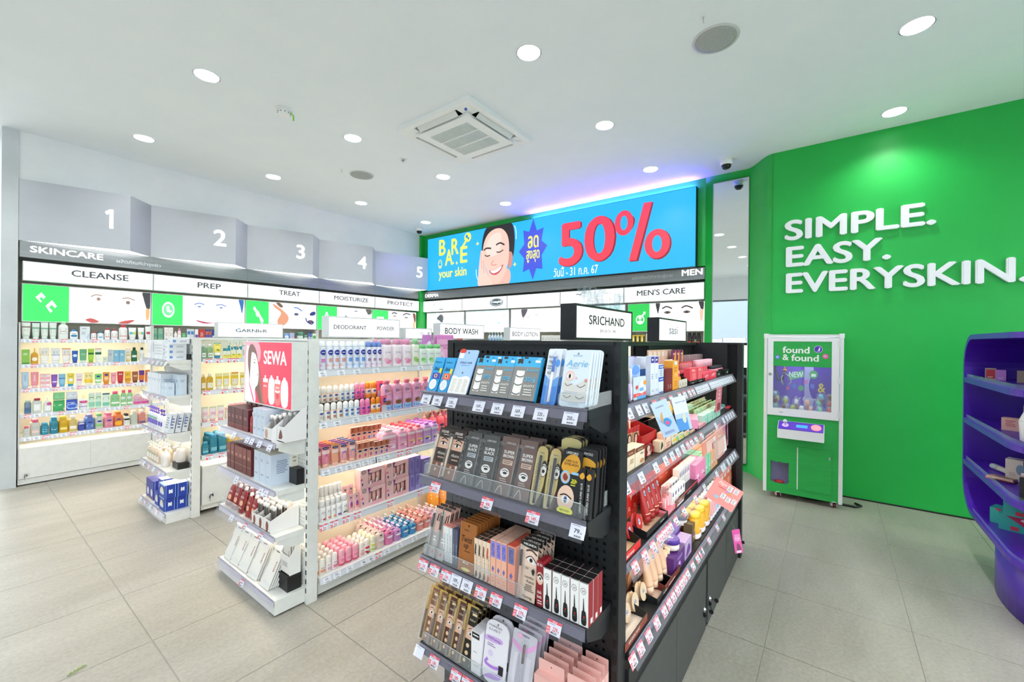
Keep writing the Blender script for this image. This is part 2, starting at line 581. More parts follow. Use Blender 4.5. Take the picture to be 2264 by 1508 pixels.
# air conditioning cassette
t = thing('air_conditioner', 'square white ceiling cassette with open flaps and slatted grille', 'air conditioner', T(2.952, 2.80, CZ))
fr = G()
A, B = .455, .325
fr.prism([(-A, -A), (A, -A), (A, A), (-A, A)], -.035, 0, '#eef1f2', 'z', holes=[[(-B - .075, -B - .075), (-B - .075, B + .075), (B + .075, B + .075), (B + .075, -B - .075)]])
for sx in (-1, 1):
    for sy in (-1, 1):
        fr.box(min(sx * .27, sx * .402), max(sx * .27, sx * .402), min(sy * .27, sy * .402), max(sy * .27, sy * .402), -.036, -.004, '#eef1f2')
obj('frame', fr.mesh('frame'), t)
obj('duct', G().box(-.40, .40, -.40, .40, -.012, -.002, '#15181b').mesh('duct'), t)
pn = G().prism([(-B, -B), (B, -B), (B, B), (-B, B)], -.062, -.040, '#eff2f3', 'z', holes=[[(-.235, -.235), (-.235, .235), (.235, .235), (.235, -.235)]])
pan = obj('panel', pn.mesh('panel'), t)
obj('filter', G().box(-.236, .236, -.236, .236, -.045, -.041, '#6f7a84').mesh('filter'), pan)
sl = G().box(-.235, .235, -.0035, .0035, -.061, -.046, '#e8ecee').mesh('slat')
for k in range(30):
    obj('slat', sl, pan, T(0, -.228 + k * .0157, 0))
mu = G().box(-.006, .006, -.235, .235, -.0625, -.046, '#eef1f2').mesh('rib')
for x in (-.078, .078):
    obj('rib', mu, pan, T(x, 0, 0))
fl = G().box(-.24, .24, -.034, .034, -.003, .003, '#dfe3e2').mesh('flap')
for a in range(4):
    R = Matrix.Rotation(a * PI / 2, 4, 'Z') @ Matrix.Translation((0, -.372, -.036)) @ Matrix.Rotation(math.radians(-38), 4, 'X')
    obj('flap', fl, t, R)
obj('badge', G().body([(-.0362, .05, .026), (-.0355, .05, .026)], '#2f5fd0', 16).mesh('badge'), t, T(-.36, -.34, 0, .8))
obj('sensor', G().box(-.03, .03, -.012, .012, -.038, -.035, '#d5dadf').mesh('sensor'), t, T(.35, -.36, 0, -.8))

# ------------------------------------------------------------------ shared fixture pieces
def post(parent, x0, x1, y0, y1, z1, m, slot_m, face):
    """upright with a strip of slots on one face ('x' = towards -x, 'y' = towards -y)."""
    p = obj('post', G().box(x0, x1, y0, y1, .0, z1, m).mesh('post'), parent)
    s = G()
    n = int((z1 - .08) / .05)
    for k in range(n):
        z = .06 + k * .05
        if face == 'x':
            c, w = (y0 + y1) / 2, min(.012, (y1 - y0) * .5)
            s.box(x0 - .0008, x0 + .002, c - w / 2, c + w / 2, z, z + .026, slot_m)
        else:
            c, w = (x0 + x1) / 2, min(.012, (x1 - x0) * .5)
            s.box(c - w / 2, c + w / 2, y0 - .0008, y0 + .002, z, z + .026, slot_m)
    o = obj('slot_strip', s.mesh('slot_strip'), p)
    o['kind'] = 'stuff'
    return p

def peg_sheet(w, h, pitch, hole, m, back, t=.012):
    """perforated board in local x (width) / z, front at y = 0."""
    nx, nz = int((w - .02) / pitch), int((h - .02) / pitch)
    mx, mz = (w - (nx - 1) * pitch) / 2, (h - (nz - 1) * pitch) / 2
    xs, zs = [-w / 2], [0]
    for i in range(nx):
        c = -w / 2 + mx + i * pitch
        xs += [c - hole / 2, c + hole / 2]
    for i in range(nz):
        c = mz + i * pitch
        zs += [c - hole / 2, c + hole / 2]
    xs.append(w / 2); zs.append(h)
    g = G()
    vs = [(x, 0, z) for z in zs for x in xs]
    n = len(xs)
    fs = []
    for j in range(len(zs) - 1):
        for i in range(n - 1):
            if i % 2 == 1 and j % 2 == 1:
                continue
            a = j * n + i
            fs.append((a, a + 1, a + n + 1, a + n))
    g.add(vs, fs, m)
    for j in range(1, len(zs) - 1, 2):
        for i in range(1, n - 1, 2):
            x0, x1, z0, z1 = xs[i], xs[i + 1], zs[j], zs[j + 1]
            g.add([(x0, 0, z0), (x1, 0, z0), (x1, 0, z1), (x0, 0, z1), (x0, .003, z0), (x1, .003, z0), (x1, .003, z1), (x0, .003, z1)],
                  [(0, 4, 5, 1), (1, 5, 6, 2), (2, 6, 7, 3), (3, 7, 4, 0)], m)
    g.box(-w / 2, w / 2, .006, t, 0, h, back)
    return g

def rail_mesh(w, style):
    """clear price rail, local x along the shelf, hanging in front of y = 0 from z = 0 downwards."""
    if style == 'flat':
        g = G().add([(-w / 2, -.0015, 0), (w / 2, -.0015, 0), (w / 2, -.010, -.036), (-w / 2, -.010, -.036)], [(0, 3, 2, 1)], '#dadde4:g')
        g.box(-w / 2, w / 2, -.004, 0, -.002, .001, '#e6e8ec:g')
        g.add([(-w / 2, -.0105, -.036), (w / 2, -.0105, -.036), (w / 2, -.0145, -.030), (-w / 2, -.0145, -.030)], [(0, 1, 2, 3)], '#f2f3f6:t')
        return g.mesh('price_rail')
    g = G().add([(-w / 2, -.004, .004), (w / 2, -.004, .004), (w / 2, -.030, -.046), (-w / 2, -.030, -.046)], [(0, 3, 2, 1)], '#e4e2ee:t')
    g.tube([(-w / 2, -.006, .004), (w / 2, -.006, .004)], .004, '#c9c7d8:t', 6)
    g.add([(-w / 2, -.001, -.002), (w / 2, -.001, -.002), (w / 2, -.004, -.03), (-w / 2, -.004, -.03)], [(0, 3, 2, 1)], '#6a6878:g' if style == 'dark' else '#cfcdda:g')
    return g.mesh('price_rail')

def led(w, warm=True):
    return G().box(-w / 2, w / 2, -.006, .006, -.006, 0, ('#ffefd6:e%g' % LED_WARM) if warm else ('#fff1dc:e%g' % LED_COOL)).mesh('led_strip')

def bracket_mesh(d, m, sx):
    return G().prism([(0, 0), (0, -.055), (.06, -.055), (d, -.018), (d, 0)], sx, sx + .003, m, 'x').mesh('bracket')

def keyed_lock(parent, mat, drop=.05):
    l = obj('lock', G().body([(0, .026, .026), (.004, .026, .026), (.005, .019, .019), (.010, .018, .018)], '#c9ccce:m', 14).mesh('lock'), parent, mat)
    k = G().box(-.001, .001, -.004, .004, .008, .028, '#9a9d9f:m')
    k.prism(circle(.0, .034, .0105, 12), -.0018, .0018, '#17181a', 'x')
    obj('key', k.mesh('key'), l)
    k2 = G().prism(circle(.006, .034, .011, 12), -.0015 - .012, .0015 - .012, '#17181a', 'x')
    k2.box(-.013, -.011, .000, .008, -.0, .024, '#9a9d9f:m')
    obj('spare_key', k2.mesh('spare_key'), l, Matrix.Translation((0, -drop, .02)) @ Matrix.Rotation(-1.9, 4, 'X'))

# ------------------------------------------------------------------ wall shelf bays
def wall_bay(mat, w, shelves, label, group, depth=.40, doors=2, cold=False):
    """local x 0..w along the wall, front at y = 0, back towards +y."""
    t = thing('shelf_bay', label, 'shelf unit', mat, group)
    obj('back_panel', G().box(0, w, depth - .012, depth, .05, 2.36, CREAM).mesh('back_panel'), t)
    for x in (0, w - .012):
        obj('side_panel', G().box(x, x + .012, .02, depth, .05, 1.58, WHITEM).mesh('side_panel'), t)
    for k, z in enumerate(shelves):
        s = obj('shelf', G().box(.012, w - .012, .012, depth - .012, z - .028, z, WHITEM).mesh('shelf'), t)
        obj('price_rail', rail_mesh(w - .03, 'flat'), s, T(w / 2, .012, z))
        obj('led_strip', led(w - .10), s, T(w / 2, .11, z - .0285))
    c = obj('cabinet', G().box(.005, w - .005, .03, depth - .012, .05, .365, WHITEM).mesh('cabinet'), t)
    dm = G().box(.002, w / doors - .002, -.0, .028, .068, .362, WHITEM).mesh('door')
    for k in range(doors):
        d = obj('door', dm, c, T(.003 + k * (w - .006) / doors, 0, 0))
    obj('kick_plate', G().box(0, w, .012, .03, .012, .062, WHITEM).mesh('kick_plate'), t)
    obj('plinth', G().box(.01, w - .01, .06, depth - .02, 0, .05, '#141414').mesh('plinth'), t)
    return t

def lightbox(mat, w, h, d, spec, label, cat, name='lightbox_sign', frame='#d5d9da:s', group=None, glow=None, rim=.008, face='#ffffff'):
    """backlit box, local front at y = 0, bottom-left at x = 0, z = 0."""
    gl = ':e%g' % (BOX if glow is None else glow)
    t = thing(name, label, cat, mat, group)
    fr = G()
    fr.box(0, w, .004, d, 0, h, frame)
    fr2 = G().prism([(0, 0), (w, 0), (w, h), (0, h)], -.004, .004, frame, 'y', holes=[[(rim, rim), (rim, h - rim), (w - rim, h - rim), (w - rim, rim)]])
    obj('housing', fr.mesh('housing'), t)
    obj('rim', fr2.mesh('rim'), t)
    pw, ph = w - 2 * rim, h - 2 * rim
    f = G().box(rim, w - rim, -.001, .004, rim, h - rim, face + gl)
    obj('lit_face', f.mesh('lit_face'), t)
    if spec:
        q = gfx(G(), spec, flat_front(pw, ph, -.0012, rim, rim), pw, ph, gl)
        obj('print', q.mesh('print'), t)
    return t

XS = [.415, 1.42, 2.403, 3.39, 4.37, 5.335]
ZSH = [1.42, 1.175, .937, .688, .466]
NAMES = ['CLEANSE', 'PREP', 'TREAT', 'MOISTURIZE', 'PROTECT']
FACE = {
    'CLEANSE': 'r#ffffff,.33,0,1,1;c#33343a,.93,1,1,1,1,.55,.975,.45,.955,.62,.94,.8;c#e8a06a,.965,.5,.995,.45,.99,.2,.97,.12,.96,.3;c#f3ddd0,.5,.7,.53,.74,.58,.74,.60,.7,.56,.69;e#8a7468,.553,.71,.016,.05;c#f3ddd0,.745,.64,.78,.70,.83,.69,.85,.62,.8,.61;e#7a665c,.80,.655,.018,.055;k#9a8478,.035,.49,.77,.53,.83,.58,.82;k#9a8478,.035,.75,.77,.80,.80,.86,.74;k#e7c9b8,.02,.69,.45,.70,.35,.67,.28;c#b04a44,.45,.08,.5,.13,.56,.03,.5,.0;c#b04a44,.72,0,.76,.08,.86,.12,.80,.0',
    'PREP': 'r#ffffff,.3,0,1,1;c#2a62a0,.93,1,.99,1,.985,.7,.97,.5,.95,.75;k#7288b8,.04,.42,.72,.47,.78,.53,.74;k#7288b8,.04,.66,.74,.72,.78,.78,.72;e#4a6ab0,.475,.66,.02,.025;e#4a6ab0,.72,.665,.02,.025;k#d9c8c4,.02,.56,.4,.6,.37,.63,.4;c#a03a54,.44,.2,.5,.16,.6,.12,.72,.17,.78,.24,.68,.14,.55,.08,.47,.13',
    'TREAT': 'r#ffffff,.35,0,1,1;c#c98a6a,.36,.95,.5,.7,.58,.45,.55,.2,.45,.05,.42,.3,.47,.6,.38,.8;c#6a5240,.4,.98,.46,.82,.5,.86,.45,1;k#5a74b8,.05,.66,.85,.72,.83,.78,.72;e#2a3a80,.695,.58,.034,.055;e#5a4a48,.70,.58,.014,.05;k#2c3a78,.05,.84,.45,.86,.3,.93,.2,.97,.3;e#1e2a66,.915,.3,.045,.07;e#6a4a42,.915,.3,.018,.06;c#1c2a6e,.9,.62,.94,.72,.99,.72,.985,.6,.92,.55',
    'MOISTURIZE': 'r#ffffff,.36,0,1,1;c#4a5648,.88,1,.99,1,.99,.8,.93,.75,.9,.86;k#555f70,.04,.66,.86,.69,.88,.72,.86;e#555f70,.50,.62,.02,.03',
    'PROTECT': 'r#ffffff,.34,0,1,1;c#7a4a3e,.92,.95,.99,.9,.99,.4,.96,.3,.95,.6;k#3a3a4a,.06,.42,.88,.48,.93,.54,.88;k#3a3a4a,.06,.68,.83,.76,.93,.86,.88;e#5a4a52,.485,.76,.04,.025;e#5a4a52,.76,.72,.05,.03;c#e8b48c,.93,.5,.985,.5,.97,.15,.92,.1',
}
ICON = {
    'CLEANSE': 'p#ffffff,.085,.66,.125,.80,.155,.68,.14,.62,.125,.68,.112,.62,.13,.55,.12,.52;p#ffffff,.155,.43,.20,.6,.235,.44,.222,.38,.20,.47,.178,.40,.205,.30,.19,.24',
    'PREP': 'e#ffffff,.155,.5,.062,.26;e#66f08a,.155,.5,.047,.195;k#ffffff,.075,.15,.62,.15,.48;k#ffffff,.075,.143,.47,.185,.44',
    'TREAT': 'p#ffffff,.09,.72,.11,.80,.15,.62,.16,.64,.18,.52,.165,.44,.145,.40,.125,.50,.13,.54;p#ffffff,.155,.5,.17,.55,.23,.28,.22,.14,.20,.16',
    'MOISTURIZE': 'c#ffffff,.16,.78,.20,.5,.195,.3,.16,.22,.125,.3,.12,.5;c#66f08a,.16,.66,.18,.48,.178,.36,.16,.3,.142,.36,.14,.48',
    'PROTECT': 'r#ffffff,.09,.6,.24,.68;r#ffffff,.09,.3,.11,.68',
}
GSQ = [.325, .325, .30, .34, .34]
ORD = ['first', 'second', 'third', 'fourth', 'fifth']
for i in range(5):
    x0, w = XS[i], XS[i + 1] - XS[i] - .004
    b = wall_bay(T(x0, 6.228, 0), w, ZSH, 'white backlit wall shelf bay under the %s sign' % NAMES[i].lower(), 'wall shelf bays')
    if i == 0:
        keyed_lock(b, T(.055, -.0, .105, 0, PI / 2), .05)
    # fascia strip with the lettering
    spec = ''
    f = thing('fascia_strip', 'brushed steel fascia strip above the %s sign' % NAMES[i].lower(), 'fascia', T(x0, 6.222, 2.209), 'brushed fascia strips')
    obj('plate', G().box(0, w + .003, 0, .012, 0, .152, STEEL).mesh('plate'), f)
    if i == 0:
        obj('lettering', gfx(G(), 'T#ffffff,.325,.56,.42,.52,SKINCARE', flat_front(w, .152, -.002, 0, 0), w, .152, ':e0.75').mesh('lettering'), f)
        obj('lettering', gfx(G(), 't#dfe3e8,.88,.40,.34,.38,ผลิตภัณฑ์บำรุงผิว', flat_front(w, .152, -.001, 0, 0), w, .152).mesh('lettering'), f)
    obj('shadow_gap', G().box(0, w, .066, .076, -.034, -.001, '#101512').mesh('shadow_gap'), f)
    n = NAMES[i]
    tw = {'CLEANSE': .46, 'PREP': .26, 'TREAT': .31, 'MOISTURIZE': .64, 'PROTECT': .60}[n]
    lightbox(T(x0 + (.02 if i == 0 else 0), 6.215, 1.985), w - (.02 if i == 0 else 0), .186, .08,
             'T#333a3e,.56,.60,.40,%g,%s;l#b9bec0,.47,.24,.70,.30,1' % (tw, n), 'white lit sign reading %s over the shelf bay' % n.lower(), 'sign', 'category_sign', group='category signs on the shelf wall')
    q = GSQ[i]
    lightbox(T(x0 + (.02 if i == 0 else 0), 6.29, 1.588), w - (.02 if i == 0 else 0), .375, .06,
             'r#2fe05c,0,0,%g,1;' % q + ICON[n] + ';' + FACE[n], 'backlit poster with green icon square and face under the %s sign' % n.lower(), 'poster', 'backlit_poster', group='backlit face posters', glow=.62)

# numbered silver wedge panels
PX = [.39, 1.396, 2.396, 3.386, 4.376, 5.338]
for i in range(5):
    a, b = PX[i], PX[i + 1]
    rx = a + .775 * (b - a) if i < 4 else b
    ry = 5.985
    z0, z1 = 2.366, 2.953
    t = thing('number_panel', 'silver wedge panel with white number %s above the shelves' % ['one', 'two', 'three', 'four', 'five'][i], 'panel', T(), 'numbered silver panels')
    P = [(a, 6.232), (rx, ry), (b, 6.232)]
    obj('face_panel', G().prism([(a, 6.232), (a, 6.226), (rx, ry), (rx, ry + .008)], z0, z1, SILVER).mesh('face_panel'), t)
    if i < 4:
        obj('return_panel', G().prism([(rx, ry), (b, 6.226), (b, 6.232), (rx - .001, ry + .008)], z0, z1, SILVER).mesh('return_panel'), t)
    else:
        obj('return_panel', G().box(b - .008, b, ry + .004, 6.232, z0, z1, SILVER).mesh('return_panel'), t)
    obj('top_panel', G().prism([(a, 6.232), (rx - .004, ry + .006), (b - .01, 6.232)] if i < 4 else [(a, 6.232), (rx - .01, ry + .008), (b - .01, 6.232)], z1 - .01, z1 - .004, WALLW).mesh('top_panel'), t)
    lp = [(a + .02, 6.22), (rx - .004, ry + .012), (b - .02, 6.22)] if i < 4 else [(a + .02, 6.22), (rx - .012, ry + .012), (rx - .012, 6.22)]
    obj('light_panel', G().prism(lp, z0 + .001, z0 + .006, '#ffffff:e1.3').mesh('light_panel'), t)
    dx, dy = rx - a, ry - 6.226
    L = math.hypot(dx, dy)
    ux, uy = dx / L, dy / L
    nx, ny = uy, -ux
    H = z1 - z0
    def fm(u, v, l, a=a, ux=ux, uy=uy, nx=nx, ny=ny, L=L, z0=z0, H=H):
        e = .002 + .0004 * l
        return (a + ux * u * L + nx * e, 6.226 + uy * u * L + ny * e, z0 + v * H)
    cu = [.80, .80, .80, .80, .83][i]
    obj('numeral', gfx(G(), ('T#ffffff,%g,.53,.34,0,%d' % (cu, i + 1)) if i else 'p#ffffff,.838,.36,.838,.70,.803,.70,.757,.645,.775,.595,.800,.625,.800,.36', fm, L, H, ':e0.75').mesh('numeral'), t)

# ------------------------------------------------------------------ back wall fixtures (front faces -x)
YB = [6.19, 5.182, 4.189, 3.204, 2.227, 1.226]
BN = ['sun care logo', 'cleanser logo', 'pale logo', 'dermatology logo', "men's care"]
BSPEC = ["t#8d9498,.45,.62,.34,.34,Eucerin;p#4a6a6e,.38,.22,.58,.22,.48,.10",
         "e#33474c,.78,.55,.15,.36;e#ffffff,.78,.57,.135,.30;e#33474c,.78,.57,.128,.28;T#ffffff,.78,.56,.26,.22,Cetaphil",
         "t#e3e5e6,.52,.62,.25,.24,ORAL A",
         "t#dfe2e3,.25,.45,.3,.3,Plante;k#2a3438,.06,.26,.74,.29,.80,.32,.72,.35,.77",
         "T#2c3438,.48,.58,.40,.62,MEN'S CARE"]
BFACE = ['r#ffffff,0,0,1,1;c#35373f,.28,.72,.38,.92,.46,.8,.43,.5,.34,.62;k#e6d6d0,.02,.3,.4,.34,.3,.4,.36',
         'r#ffffff,0,0,1,1;r#bfeef4,0,.92,1,1;k#8a9aa0,.03,.87,.74,.90,.79,.92,.74;e#69c3d4,.78,.42,.03,.03;e#a5dfe8,.55,.8,.03,.03;e#bfe4ec,.62,.22,.04,.02',
         'r#ffffff,0,0,1,1;c#4a4650,.22,1,.34,1,.30,.75,.25,.62,.22,.8;c#e09a86,.25,.62,.27,.66,.26,.5;k#9a8a86,.03,.33,.62,.36,.66,.38,.62;k#9a8a86,.03,.5,.72,.53,.76,.55,.7;k#e8cfc6,.03,.42,.3,.47,.27,.5,.3',
         'r#ffffff,0,0,1,1;r#c6eef2,.5,.0,1,1',
         'r#22b84a,0,0,.30,1;e#e8f5ec,.17,.42,.06,.17;e#22b84a,.17,.42,.045,.13;e#e8f5ec,.17,.48,.022,.06;e#e8f5ec,.17,.33,.035,.06;k#e8f5ec,.05,.20,.56,.235,.68;p#e8f5ec,.21,.70,.245,.72,.24,.6;r#ffffff,.32,0,1,1;c#2f2e33,.385,1,.44,1,.43,.78,.415,.62,.395,.8;c#2f2e33,.93,1,.99,1,.985,.7,.965,.6,.95,.8;c#dcae94,.945,.72,.985,.7,.975,.35,.95,.4;k#3c3434,.05,.47,.80,.53,.87,.60,.79;k#3c3434,.05,.72,.80,.78,.87,.86,.78;e#6a5a52,.54,.66,.045,.05;e#2c2624,.54,.66,.016,.045;e#6a5a52,.785,.66,.045,.05;e#2c2624,.785,.66,.016,.045;k#d8b8a6,.03,.63,.3,.66,.25,.70,.3;c#c98f84,.57,.05,.66,.10,.76,.05,.66,.01']
for i in range(5):
    w = YB[i] - YB[i + 1] - .004
    m = Matrix.Translation((5.43, YB[i], 0)) @ Matrix.Rotation(FACE_LEFT, 4, 'Z')
    wall_bay(m, w, ZSH, 'white backlit shelf bay on the green wall under the %s' % BN[i], 'wall shelf bays', .42)
    f = thing('fascia_strip', 'brushed steel fascia strip above the %s sign' % BN[i], 'fascia', m @ T(0, -.012, 2.205), 'brushed fascia strips')
    obj('plate', G().box(0, w + .003, 0, .02, 0, .142, STEEL).mesh('plate'), f)
    obj('shadow_gap', G().box(0, w, .066, .076, -.034, -.001, '#101512').mesh('shadow_gap'), f)
    if i == 0:
        obj('lettering', gfx(G(), 'T#ffffff,.23,.45,.40,.36,DERMA', flat_front(w, .15, -.002, 0, 0), w, .15, ':e0.75').mesh('lettering'), f)
    if i == 4:
        obj('lettering', gfx(G(), 'T#ffffff,.86,.62,.50,.24,MEN', flat_front(w, .15, -.002, 0, 0), w, .15, ':e0.75').mesh('lettering'), f)
        obj('lettering', gfx(G(), 't#c3c7c9,.37,.50,.40,.52,ผลิตภัณฑ์สำหรับผู้ชาย', flat_front(w, .15, -.001, 0, 0), w, .15).mesh('lettering'), f)
    lightbox(m @ T(0, -.01, 1.966), w, .205, .08, BSPEC[i], 'white lit sign with %s on the green wall' % BN[i], 'sign', 'category_sign', group='category signs on the green wall')
    lightbox(m @ T(.03, .05, 1.584), w - .03, .37, .06, BFACE[i], 'backlit face poster under the %s on the green wall' % BN[i], 'poster', 'backlit_poster', group='backlit face posters', glow=.6 if i == 4 else .68)

# LED screen
t = thing('led_screen', 'wide blue video wall advertising fifty percent off', 'screen', Matrix.Translation((5.35, 6.008, 2.356)) @ Matrix.Rotation(FACE_LEFT, 4, 'Z'))
SW, SH = 4.69, .949
obj('housing', G().box(-.006, SW + .006, .004, .08, -.006, SH + .006, '#0b0d10').mesh('housing'), t)
SPEC = ('r#12b0fb,0,0,1,1;'
 # sparkles and strokes
 'p#f6e96a,.262,.72,.2665,.745,.272,.75,.2665,.757,.262,.79,.2575,.757,.252,.75,.2575,.745;p#f6e96a,.429,.27,.4325,.30,.438,.305,.4325,.312,.429,.345,.4255,.312,.42,.305,.4255,.30;'
 'k#ffffff,.012,.426,.95,.433,.86,.434,.72;k#ffffff,.012,.257,.30,.258,.2,.264,.12;'
 # wordmark
 'T#f3ea57,.082,.795,.30,.036,B;T#f3ea57,.118,.59,.30,.042,A;T#f3ea57,.150,.775,.30,.038,R;T#f3ea57,.195,.60,.30,.036,E;e#f3ea57,.214,.90,.017,.085;k#2a8fd0,.035,.205,.94,.221,.86;e#2a8fd0,.209,.92,.006,.03;k#f3ea57,.045,.188,.74,.206,.84;'
 'e#f3ea57,.071,.485,.011,.085;e#12b0fb,.071,.485,.0085,.068;k#f3ea57,.02,.067,.455,.071,.435,.075,.455;e#f3ea57,.068,.51,.0015,.01;e#f3ea57,.075,.51,.0015,.01;p#f3ea57,.142,.45,.146,.47,.142,.50,.138,.47;p#f3ea57,.160,.43,.165,.46,.160,.50,.155,.46;T#f3ea57,.137,.275,.22,.146,your skin;'
 # hair, face, hand
 'c#17131c,.283,.62,.288,.85,.305,1.0,.34,1.02,.39,1.02,.418,.98,.428,.75,.425,.5,.415,.4,.40,.55,.30,.6;'
 'c#c98a80,.400,.50,.415,.52,.421,.42,.415,.28,.404,.26;'
 'c#e9b3a4,.335,.0,.405,.0,.402,.25,.32,.2;'
 'c#f1c3b4,.288,.62,.296,.78,.315,.90,.345,.955,.375,.93,.398,.80,.405,.60,.402,.38,.39,.2,.372,.06,.345,.02,.322,.12,.302,.3,.29,.45;'
 'c#f8d6cb,.30,.62,.315,.80,.345,.88,.37,.84,.365,.6,.345,.5,.32,.5;'
 'k#3a2a2c,.028,.292,.615,.305,.645,.326,.63;k#3a2a2c,.028,.348,.675,.366,.70,.385,.655;'
 'k#2c1c20,.018,.297,.53,.308,.505,.322,.515;k#2c1c20,.018,.35,.555,.365,.545,.38,.575;'
 'k#d08a80,.016,.338,.42,.328,.36,.338,.335,.352,.345;'
 'c#c4525a,.318,.25,.34,.245,.362,.28,.381,.33,.372,.24,.352,.17,.33,.18;c#ffffff,.324,.243,.345,.245,.374,.30,.362,.23,.342,.198,.33,.21;'
 'c#f4c9bb,.270,.0,.268,.2,.272,.4,.278,.6,.288,.6,.29,.45,.30,.3,.315,.16,.335,.0;k#d99a8c,.012,.279,.58,.281,.40,.284,.3;k#d99a8c,.012,.29,.44,.292,.3,.296,.22;'
 # starburst
 'p#3a4ed6,.446,.50,.468,.61,.463,.84,.487,.80,.503,1.0,.517,.80,.543,.83,.535,.63,.557,.54,.536,.40,.540,.18,.516,.20,.503,.02,.488,.20,.463,.16,.468,.38;'
 'T#f6e96a,.503,.63,.20,.042,ลด;T#f6e96a,.502,.40,.20,.052,สูงสุด;')
# the blown-up 50% with dark edge
SPEC += ('T#8e1226,.644,.495,.66,.083,5;T#8e1226,.739,.515,.66,.098,0;'
 'T#f63c50,.640,.505,.655,.080,5;T#f63c50,.735,.525,.655,.095,0;'
 'c#8e1226,.792,.79,.811,.79,.832,.78,.842,.70,.832,.58,.811,.55,.792,.60,.785,.70;e#12b0fb,.8135,.68,.011,.095;'
 'e#f63c50,.810,.69,.0275,.175;e#12b0fb,.810,.69,.0105,.10;'
 'e#8e1226,.907,.33,.0345,.20;e#f63c50,.903,.345,.034,.195;e#12b0fb,.903,.345,.013,.11;'
 'p#8e1226,.829,.14,.853,.14,.893,.90,.868,.90;p#f63c50,.825,.155,.847,.155,.889,.915,.866,.915;'
 't#ffffff,.657,.105,.15,.15,วันนี้ - 31 ก.ค. 67')
g = gfx(G(), SPEC, flat_front(SW, SH, .003, 0, 0, .0003), SW, SH, ':e%g' % LED_SCREEN)
obj('display', g.mesh('display'), t)

# mirror
mir = bpy.data.materials.new('silvered mirror')
mir.use_nodes = True
bs = mir.node_tree.nodes['Principled BSDF']
bs.inputs['Metallic'].default_value = 1.0
bs.inputs['Roughness'].default_value = 0.01
bs.inputs['Base Color'].default_value = (.86, .89, .88, 1)
MATS['mirror'] = mir
t = thing('wall_mirror', 'tall narrow mirror in a thin steel frame on the green wall', 'mirror', Matrix.Translation((5.405, 1.14, .09)) @ Matrix.Rotation(FACE_LEFT, 4, 'Z'))
obj('glass', G().box(.006, .37, .0, .006, .006, 3.218, 'mirror').mesh('glass'), t)
obj('frame', G().prism([(0, 0), (.376, 0), (.376, 3.224), (0, 3.224)], -.006, .014, '#b9bcbe:m', 'y', holes=[[(.007, .007), (.007, 3.217), (.369, 3.217), (.369, .007)]]).mesh('frame'), t)

# slogan letters
def slogan(text, ya, yb, z, h, label):
    """raised letters between two y on the green wall (5.13), reading towards -y."""
    t = thing('wall_slogan', label, 'lettering', Matrix.Translation((5.128, ya, z)) @ Matrix.Rotation(FACE_LEFT, 4, 'Z'), 'slogan lines on the green wall')
    x0, x1 = text_tris(text, .03)[2:4]
    k = (ya - yb) / (x1 - x0)
    cur = 0
    adv = []
    full = text_tris(text, .03)
    for n, ch in enumerate(text):
        if ch == ' ':
            continue
        pre = text_tris(text[:n + 1], .03)
        one = text_tris(ch, .03)
        right = pre[3]
        wid = one[3] - one[2]
        g = G()
        sz = h / text_tris('E', .03)[5]
        pts = [((right - wid + (p[0] - one[2]) - x0) * k, p[1] * sz) for p in one[0]]
        v = [(a, -.028 - .0006 * (i // one[6]), b) for i, (a, b) in enumerate(pts)] + [(a, 0, b) for a, b in pts]
        m = len(pts)
        f = [tuple(q) for q in one[1]]
        edge = {}
        for q in one[1]:
            for a, b in zip(q, q[1:] + q[:1]):
                edge[(a, b)] = edge.get((a, b), 0) + 1
        side = [(a, b) for (a, b) in edge if (b, a) not in edge]
        g.add(v, f + [tuple(m + i for i in reversed(q)) for q in one[1]] + [(b, a, m + a, m + b) for a, b in side], '#f4f6f8')
        obj('letter', g.mesh('letter'), t)
slogan('SIMPLE.', .403, -.697, 2.493, .193, 'white raised letters reading simple on the green wall')
slogan('EASY.', .390, -.408, 2.225, .195, 'white raised letters reading easy on the green wall')
slogan('EVERYSKIN.', .388, -1.228, 1.961, .193, 'white raised letters reading everyskin on the green wall')
